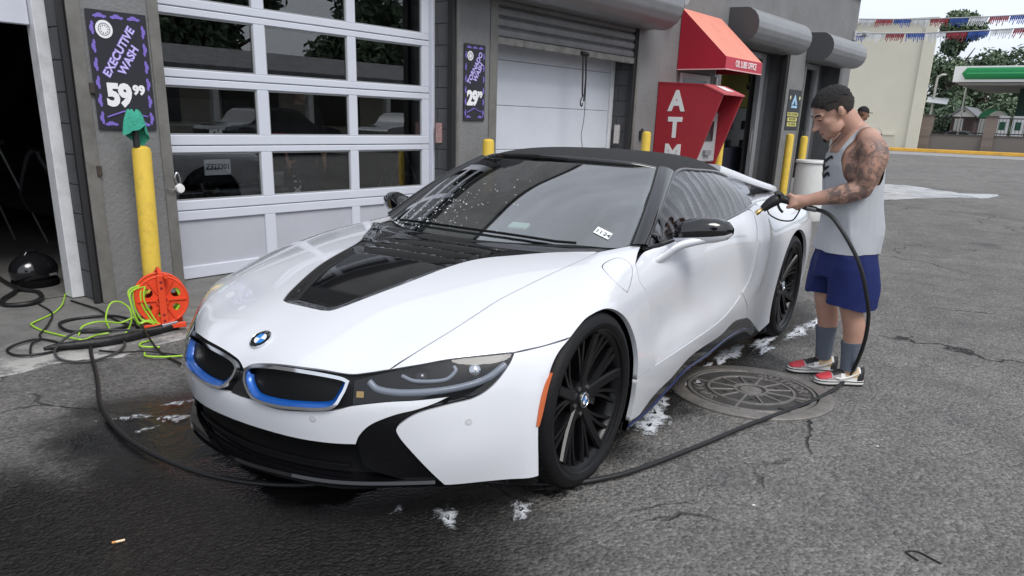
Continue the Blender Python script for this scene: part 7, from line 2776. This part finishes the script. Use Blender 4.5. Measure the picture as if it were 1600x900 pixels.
# ================================================================== loose things
HOSES = {
    'VAC': [(2.3,6.783),(2.085,6.345),(1.909,6.085),(1.881,5.946),(1.994,5.87),(2.112,5.96),(2.187,6.211),(2.143,6.328),(2.123,6.422),(2.152,6.752),(2.17,6.903)],
    'CABLE': [(2.255,5.822),(2.262,5.546),(2.257,5.389),(2.228,5.141),(2.217,4.92),(2.248,4.834)],
    'LOOP': [(2.229,4.797),(2.283,4.969),(2.237,5.161),(2.099,5.268),(1.971,5.248),(1.905,5.146),(1.902,4.988),(2.001,4.864),(2.098,4.819),(2.206,4.875)],
    'CABLE2': [(2.058,5.875),(2.012,5.534),(1.862,5.216),(1.754,5.058),(1.716,4.946),(1.628,4.842),(1.561,4.684),(1.549,4.631)],
    'LOOP2': [(1.766,4.75),(1.706,4.932),(1.573,4.899),(1.497,4.838),(1.484,4.698),(1.543,4.616),(1.657,4.63),(1.803,4.666),(1.897,4.715)],
    'WAND': [(2.039,4.621),(1.992,4.474),(1.867,4.328),(1.719,4.309),(1.625,4.405),(1.629,4.528),(1.694,4.637),(1.798,4.718),(1.919,4.766),(2.023,4.702),(2.151,4.559),(2.234,4.486)],
    'WANDTIP': [(2.234,4.486),(2.327,4.475)],
    'MAIN': [(1.915,4.721),(1.802,4.483),(1.687,4.179),(1.584,3.911),(1.477,3.653),(1.393,3.373),(1.348,3.097),(1.347,2.844),(1.379,2.604),(1.434,2.435),(1.509,2.304),(1.602,2.201),(1.705,2.151)],
    'MAIN2': [(2.279,1.477),(2.424,1.392),(2.584,1.337),(2.964,1.258),(3.343,1.192),(3.79,1.093),(4.124,1.044),(4.348,1.035)],
    'GREEN': [(2.364,6.096),(2.313,6.055),(2.153,5.717),(2.015,5.53),(1.831,5.357),(1.794,5.283),(1.797,5.146),(1.825,4.937),(1.846,4.79),(1.889,4.761),(1.969,4.792),(2.038,4.775)],
    'GREEN2': [(2.078,4.84),(2.148,5.045),(2.247,5.182),(2.295,5.148),(2.276,4.976),(2.205,4.821),(2.104,4.708),(2.061,4.7)],
    'GREEN3': [(1.904,4.882),(1.971,4.972),(2.05,4.975),(2.088,4.883),(2.108,4.757),(2.186,4.731),(2.289,4.792)],
    'GREEN4': [(2.158,4.476),(2.072,4.441),(2.039,4.357),(2.116,4.301)],
    'GREEN5': [(2.002,4.257),(1.971,4.178),(2.021,4.084),(2.117,4.051)],
    'BAG': [(1.621,4.645),(1.682,4.65),(1.794,4.604),(1.956,4.558),(2.159,4.576),(2.403,4.624)],
    'CABLE3': [(1.848,4.481),(1.913,4.348),(2.011,4.247),(2.118,4.071)],
    'CABLE4': [(2.324,4.988),(2.236,4.79),(2.12,4.441),(2.069,4.211),(2.028,3.908)],
}

HB = mat('black_hose_rubber', (.014, .014, .015), .45, bump=.1, bscale=150)
HG = mat('green_garden_hose', (.36, .62, .05), .4)
def laid(name, key, r, m, label, cat='hose', z=None, group=None, rise=None, n=8):
    pts = HOSES[key]
    k = len(pts)
    P3 = [(x, y, r + .007 + (rise[i] if rise else 0) + .004 * (i % 3)) for i, (x, y) in enumerate(pts)]
    o = tube(name, catmull(P3, 7), r, m, None, n)
    tag(o, label, cat, group)
    return o
laid('vacuum_hose', 'VAC', .016, HB, 'thick black vacuum hose coiled in front of the open bay')
laid('power_cable', 'CABLE', .007, HB, 'black power cable running from the bay to the hose reel', 'cable')
laid('air_hose', 'LOOP', .0095, HB, 'black hose looped on the concrete beside the reel')
laid('power_cable', 'CABLE2', .006, HB, 'thin black cable wandering across the worn concrete edge', 'cable')
laid('air_hose', 'LOOP2', .007, HB, 'black hose lying in a flat loop at the concrete edge')
laid('spray_hose', 'WAND', .0075, mat('grey_hose_rubber', (.05, .05, .052), .5), 'grey hose curled over the black tube with a chrome end', rise=[0, 0, 0, 0, 0, .01, .03, .05, .05, .045, .04, .05])
x0, y0 = HOSES['WANDTIP'][0]; x1, y1 = HOSES['WANDTIP'][1]
o = tube('lance_tip', [(x0, y0, .085), (x0 + (x1 - x0) * .3, y0 + (y1 - y0) * .3, .088), (x1, y1, .095)], [.013, .009, .008], mat('chrome_lance', (.7, .7, .72), .15, metal=1.0), None, 10)
tag(o, 'chrome lance tip at the end of the grey hose', 'nozzle')
laid('green_hose', 'GREEN', .0058, HG, 'thin green hose running back into the open bay')
laid('green_hose', 'GREEN2', .0058, HG, 'thin green hose standing in an upright loop beside the reel', rise=[0, .03, .08, .10, .08, .03, 0, 0])
laid('green_hose', 'GREEN3', .0058, HG, 'thin green hose trailing from the reel along the black tube', rise=[0, .02, .03, .05, .06, .08, .06])
laid('green_hose', 'GREEN4', .0058, HG, 'short curl of green hose between reel and car nose')
laid('green_hose', 'GREEN5', .0058, HG, 'green hose end curving under the car nose')
laid('power_cable', 'CABLE3', .005, HB, 'black cable running under the black tube towards the car', 'cable')
laid('power_cable', 'CABLE4', .007, HB, 'black cable crossing over the tube in front of the reel', 'cable', rise=[.05, .06, .03, 0, 0])
pts = HOSES['BAG']
o = tube('black_tube', catmull([(x, y, .034) for i, (x, y) in enumerate(pts)], 6), [.010 + .018 * min(1, i / 14) for i in range(31)], mat('black_vinyl_tube', (.012, .012, .013), .5, bump=.3, bscale=30), None, 14)
tag(o, 'fat black tube lying on the concrete below the hose reel', 'tube')
# the pressure hose: from the coil, round the nose, under the car, up to the gun
main = [(x, y, .020) for x, y in HOSES['MAIN']]
under = [(1.95, 1.90, .016), (2.15, 1.62, .016)]
m2 = [(x, y, .018) for x, y in HOSES['MAIN2']]
air = [(-.101, .16, .128), (-.104, .22, .288), (-.079, .27, .445), (-.037, .29, .571), (.008, .29, .689), (.067, .27, .799), (.149, .22, .919), (.190, .175, .955), (.222, .140, .964)]
m2[-1] = (m2[-1][0], m2[-1][1], .030)
path = main + under + m2 + [tuple(man_pt(p)) for p in air]
for i in range(len(m2)):
    x, y, z = m2[i]
o = tube('pressure_hose', catmull(path, 7), .0105, HB, None, 10)
tag(o, 'long black pressure hose snaking round the car nose up to the spray gun', 'hose')

# ---- hose reel
def reel():
    e = empty('hose_reel', (2.35, 4.69, .050), rad(-22))
    e.scale = (.95, .95, .95)
    tag(e, 'orange red plastic hose reel with green hose by the yellow bollard', 'hose reel')
    RD = mat('orange_red_plastic', (.78, .075, .025), .4, var=.05)
    RO = .158
    for yy in (-.062, .062):
        bm = bmesh.new()
        # disc with holes: ring, hub and six spokes with round windows
        outer = [(RO * math.cos(t), RO * math.sin(t)) for t in [2 * math.pi * k / 48 for k in range(48)]]
        holes = []
        for k in range(6):
            a = 2 * math.pi * k / 6 + .5
            cx, cz, rr = .098 * math.cos(a), .098 * math.sin(a), .024 if k % 2 else .031
            holes.append([(cx + rr * math.cos(t), cz + rr * math.sin(t)) for t in [2 * math.pi * j / 14 for j in range(14)]])
        pts = list(outer)
        ed = [(i, (i + 1) % 48) for i in range(48)]
        for hL in holes:
            b = len(pts)
            pts += hL
            ed += [(b + i, b + (i + 1) % 14) for i in range(14)]
        ov, oe, of, *_ = delaunay_2d_cdt([Vector(p) for p in pts], ed, [], 0, 1e-6)
        keep = []
        for f in of:
            c = (sum(ov[i][0] for i in f) / len(f), sum(ov[i][1] for i in f) / len(f))
            if math.hypot(*c) < RO and not any(in_poly(c, hL) for hL in holes):
                keep.append(f)
        vs = [bm.verts.new((p[0], yy, p[1])) for p in ov]
        fs = [bm.faces.new([vs[i] for i in f]) for f in keep]
        r = bmesh.ops.extrude_face_region(bm, geom=fs)
        bmesh.ops.translate(bm, verts=[g for g in r['geom'] if isinstance(g, bmesh.types.BMVert)], vec=(0, .008, 0))
        bmesh.ops.recalc_face_normals(bm, faces=list(bm.faces))
        bm_obj('flange', bm, RD, e, loc=(0, 0, .165))
        bm = bmesh.new()
        bm_tube(bm, [(RO * math.cos(t), yy + .004, .165 + RO * math.sin(t)) for t in [2 * math.pi * k / 40 for k in range(40)]], .008, 8, True)
        bm_obj('rim', bm, RD, e, True)
        for k in range(6):
            a = 2 * math.pi * k / 6
            box('rib', .03, .15, -.004, .004, -.005, .005, RD, e, loc=(0, yy - .006 if yy < 0 else yy + .014, .165), rot=(0, -a, 0))
    lathe('hub', [(.03, -.085), (.038, -.085), (.038, .085), (.03, .085)], RD, e, 20, 'y', True, loc=(0, 0, .165))
    lathe('hub_hole', [(0, -.079), (.029, -.079)], mat('hub_dark_red', (.25, .02, .015), .6), e, 16, 'y', loc=(0, 0, .165))
    for yy in (-.085, .085):
        box('stand', -.022, .022, yy - .010, yy + .010, -.02, .34, RD, e, .004)
        box('foot', -.13, .13, yy - .014, yy + .014, -.025, .01, RD, e, .004)
        for z in (.03, .07, .25, .29):
            lathe('stand_hole', [(0, -.0005), (.010, -.0005), (.010, .0)], mat('hub_dark_red', (.25, .02, .015), .6), e, 10, 'y', loc=(0, yy - .0105 if yy < 0 else yy + .0105, z))
    tube('handle', [(0, -.085, .335), (0, -.05, .355), (0, .05, .355), (0, .085, .335)], .014, RD, e, 10)
    lathe('crank_knob', [(0, -.05), (.014, -.05), (.016, -.02), (.013, .0)], RD, e, 12, 'y', loc=(.03, -.09, .335))
    rr = random.Random(5)
    for k in range(7):
        pts = []
        R0 = .112 + .004 * (k % 3)
        y0 = -.048 + .016 * k
        for j in range(26):
            a = 2 * math.pi * j / 26
            pts.append((R0 * math.cos(a) * (1 + .02 * rr.uniform(-1, 1)), y0 + .004 * math.sin(a), .165 + R0 * math.sin(a)))
        tube('hose_turn', pts, .008, HG, e, 6, True)
    # slack turns hanging off the left of the drum
    for k in range(6):
        q = -.100 - .014 * k + rr.uniform(-.012, .012)
        yo = rr.uniform(-.05, .03)
        pts = catmull([(-.03 + .02 * k, yo, .27 + .006 * (k % 3)), (q, -.05 + yo * .5, .255 + rr.uniform(-.02, .02)), (q - .02, -.06 + yo, .17 + rr.uniform(-.03, .03)), (q + .01, -.06 + yo, .09 - .014 * k), (-.05 - .01 * k + rr.uniform(-.02, .02), -.072 + yo * .5, .01 + .006 * k), (.02 + rr.uniform(-.03, .05), -.06, -.04)], 5)
        tube('slack_hose', pts, .0058, HG, e, 6)
    return e
reel()

# ---- rag and brush handle on the bollard
o = tube('brush_handle', [(2.655, 5.41, 1.10), (2.655, 5.41, 1.25), (2.652, 5.412, 1.27)], [.022, .022, .018], mat('black_handle', (.02, .02, .02), .5), None, 10)
tag(o, 'black tool handle standing on the yellow bollard under the rag', 'handle')
def rag():
    bm = bmesh.new()
    rings = []
    n, K = 12, 40
    for i in range(n + 1):
        f = i / n
        ring = []
        for k in range(K):
            t = 2 * math.pi * k / K
            fold = math.sin(4 * t + .6) * .5 + math.sin(7 * t + 2) * .3
            r = .022 + .050 * f ** .6 + .022 * fold * f
            lng = .16 + .05 * math.sin(t + .4) + .035 * math.sin(2 * t)
            ring.append(bm.verts.new((r * math.cos(t) * 1.15, r * math.sin(t) * .8, .055 - .03 * (1 - f) ** 2 * 0 - lng * f ** 1.5 + .01 * math.sin(5 * t + 6 * f))))
        rings.append(ring)
    for A, B in zip(rings, rings[1:]):
        for k in range(K):
            bm.faces.new((A[k], A[(k + 1) % K], B[(k + 1) % K], B[k]))
    bm.faces.new(rings[0][::-1])
    bmesh.ops.recalc_face_normals(bm, faces=list(bm.faces))
    o = bm_obj('green_rag', bm, mat('green_microfibre', (.05, .36, .25), .95, bump=.6, bscale=120, var=.2, vscale=30), smooth=True, loc=(2.650, 5.400, 1.285))
    tag(o, 'green cleaning rag draped over the handle on the yellow bollard', 'rag')
rag()

# ---- vacuum cleaner in the open bay
vc = empty('vacuum_cleaner', (2.30, 6.55, .012), rad(20))
tag(vc, 'glossy black canister vacuum cleaner on the floor of the open bay', 'vacuum cleaner')
VB = mat('gloss_black_plastic', (.010, .010, .012), .12, coat=.6)
bm = bmesh.new()
bm_ellipsoid(bm, (0, 0, .115), (.185, .145, .135), None, 28)
bmesh.ops.bisect_plane(bm, geom=list(bm.verts) + list(bm.edges) + list(bm.faces), plane_co=(0, 0, .03), plane_no=(0, 0, -1), clear_outer=True)
bm_obj('shell', bm, VB, vc, True)
lathe('base', [(0, 0), (.16, 0), (.165, .03), (.16, .05), (0, .05)], mat('matte_black_lining', (.008, .008, .008), .9), vc, 28)
tube('carry_handle', catmull([(-.06, 0, .235), (-.03, 0, .262), (.03, 0, .262), (.06, 0, .235)], 4), .011, VB, vc, 8)
box('badge_plate', -.03, .03, -.003, .003, -.008, .008, mat('silver_badge', (.5, .5, .5), .3, metal=.7), vc, loc=(.04, -.146, .09), rot=(rad(-12), 0, 0))
for a in (0.6, 2.5, 3.9, 5.5):
    lathe('castor', [(0, -.012), (.02, -.012), (.022, 0), (.02, .012), (0, .012)], VB, vc, 12, 'y', loc=(.15 * math.cos(a), .13 * math.sin(a), .024))

# ---- ladders
def stepladder(loc, rz, hgt, label):
    e = empty('stepladder', loc, rz)
    tag(e, label, 'ladder')
    AL = mat('aluminium_ladder', (.36, .37, .39), .4, metal=.6)
    for s in (-1, 1):
        tube('front_rail', [(-.36, .22 * s, 0), (0, .15 * s, hgt)], .013, AL, e, 8)
        tube('rear_rail', [(.40, .20 * s, 0), (.03, .15 * s, hgt)], .010, AL, e, 8)
    k = int(hgt / .27)
    for i in range(1, k):
        f = i / k
        box('step', -.025, .025, -.20 + .05 * f, .20 - .05 * f, -.012, .012, AL, e, loc=(-.36 + .36 * f, 0, hgt * f))
    box('top_cap', -.08, .10, -.17, .17, hgt - .01, hgt + .03, mat('ladder_cap_dark', (.05, .05, .05), .5), e, .006)
stepladder((2.72, 8.55, .012), rad(25), .98, 'aluminium stepladder standing in the dark open bay')
stepladder((6.95, 7.35, .012), rad(160), .95, 'aluminium stepladder seen through the glazed door')

# ---- vehicle inside the glazed bay, tail towards the door
def suv():
    e = empty('black_suv', (3.872, 6.56, .012))
    tag(e, 'black car parked inside behind the glazed door, tail towards the glass', 'car')
    BK = mat('suv_black_paint', (.006, .006, .008), .12, coat=1.0)
    def loft(name, rows, m):
        bm = bmesh.new()
        R_ = [[bm.verts.new(p) for p in r] for r in rows]
        for a, b in zip(R_, R_[1:]):
            for k in range(len(a) - 1):
                bm.faces.new((a[k], a[k + 1], b[k + 1], b[k]))
        bmesh.ops.recalc_face_normals(bm, faces=list(bm.faces))
        return bm_obj(name, bm, m, e, True, sharp=40)
    def sec(y, w_, zb, zm, wt, zt):
        h = [(0, zt), (wt * .7, zt - .015), (wt, zt - .09), (w_ * .97, zm + .06), (w_, zm - .10), (w_ * .99, zb + .16), (w_ * .93, zb), (0, zb)]
        return [(-a, y, z) for a, z in h[::-1]] + [(a, y, z) for a, z in h]
    loft('body', [sec(.0, .78, .40, .90, .60, .95), sec(.06, .86, .36, .95, .64, 1.10), sec(.30, .90, .34, 1.0, .62, 1.42), sec(.75, .92, .33, 1.0, .63, 1.58), sec(2.2, .92, .33, .98, .62, 1.60), sec(2.9, .92, .33, .98, .62, 1.35), sec(3.5, .91, .34, .95, .80, 1.02), sec(4.3, .84, .38, .80, .70, .86)], BK)
    prism('rear_window', [(-.58, 1.06), (.58, 1.06), (.53, 1.42), (-.53, 1.42)], .0, .012, 'xz', mat('dark_pane', (.015, .017, .02), .06), e, loc=(0, -.02, 0), rot=(rad(-34), 0, 0)).location = (0, -.62, .26)
    bm = bmesh.new()
    bm_box(bm, -.80, .80, -.09, .10, .36, .68, .05, 3)
    bm_obj('bumper', bm, BK, e, True, sharp=50)
    sk = [(-.62, .40), (-.52, .47), (-.30, .47), (-.25, .44), (-.08, .44), (-.04, .47), (.10, .47), (.15, .44), (.30, .44), (.35, .47), (.52, .47), (.62, .40), (.50, .43), (-.50, .43)]
    prism('skid_trim', [(a, z + .05) for a, z in sk], -.115, -.095, 'xz', mat('silver_skid', (.55, .55, .57), .3, metal=.6), e)
    pl = box('number_plate', -.138, .118, -.135, -.117, .79, .925, mat('plate_white', (.72, .74, .80), .5), e, .003)
    M = Matrix.Translation((-.010, -.137, .862)) @ Matrix.Rotation(rad(90), 4, 'X')
    text_mesh('plate_number', 'Z323301', .068, mat('plate_ink', (.02, .025, .06), .5), pl, depth=.002, matrix=M, bold=.002, xscale=.95)
    M = Matrix.Translation((-.010, -.127, .782)) @ Matrix.Rotation(rad(90), 4, 'X')
    box('plate_recess', -.30, .28, -.116, -.02, .70, .96, mat('suv_recess', (.004, .004, .005), .5), e, .02)
    for k, pts in enumerate(([(-.10, 1.155), (-.10, 1.215)], [(-.10, 1.18), (-.045, 1.215), (-.045, 1.155)], [(-.02, 1.155), (-.005, 1.215), (.02, 1.155)], [(-.10, 1.185), (-.06, 1.155), (-.02, 1.215)], [(.02, 1.155), (.055, 1.215), (.085, 1.155)])):
        pass
    M = Matrix.Translation((-.01, -.145, 1.15)) @ Matrix.Rotation(rad(90), 4, 'X')
    text_mesh('badge_letters', 'KIA', .075, mat('badge_silver', (.75, .76, .80), .3), e, depth=.006, matrix=M, bold=.004, xscale=1.25, shear=.15, spacing=.9)
    bm = bmesh.new()
    bm_box(bm, -.60, .60, -.13, .12, 1.02, 1.26, .04, 3)
    bm_obj('tailgate_panel', bm, BK, e, True, sharp=50)
    for s in (-1, 1):
        bm = bmesh.new()
        bm_box(bm, min(.50 * s, .80 * s), max(.50 * s, .80 * s), -.06, .05, .98, 1.16, .02, 2)
        bm_obj('tail_light', bm, mat('dark_red_lens', (.16, .01, .012), .12, coat=1), e, True, sharp=50)
        bm = bmesh.new()
        bm_box(bm, min(.42 * s, .70 * s), max(.42 * s, .70 * s), -.108, -.092, .66, .80, .012, 2)
        bm_obj('bumper_reflector', bm, mat('grey_reflector', (.12, .125, .14), .15, coat=1), e, True, sharp=50)
        for y in (.85, 3.5):
            lathe('wheel', [(0, -.1), (.33, -.1), (.35, 0), (.33, .1), (0, .1)], mat('tyre_plain', (.02, .02, .02), .7), e, 24, 'x', loc=(.82 * s, y, .35))
suv()
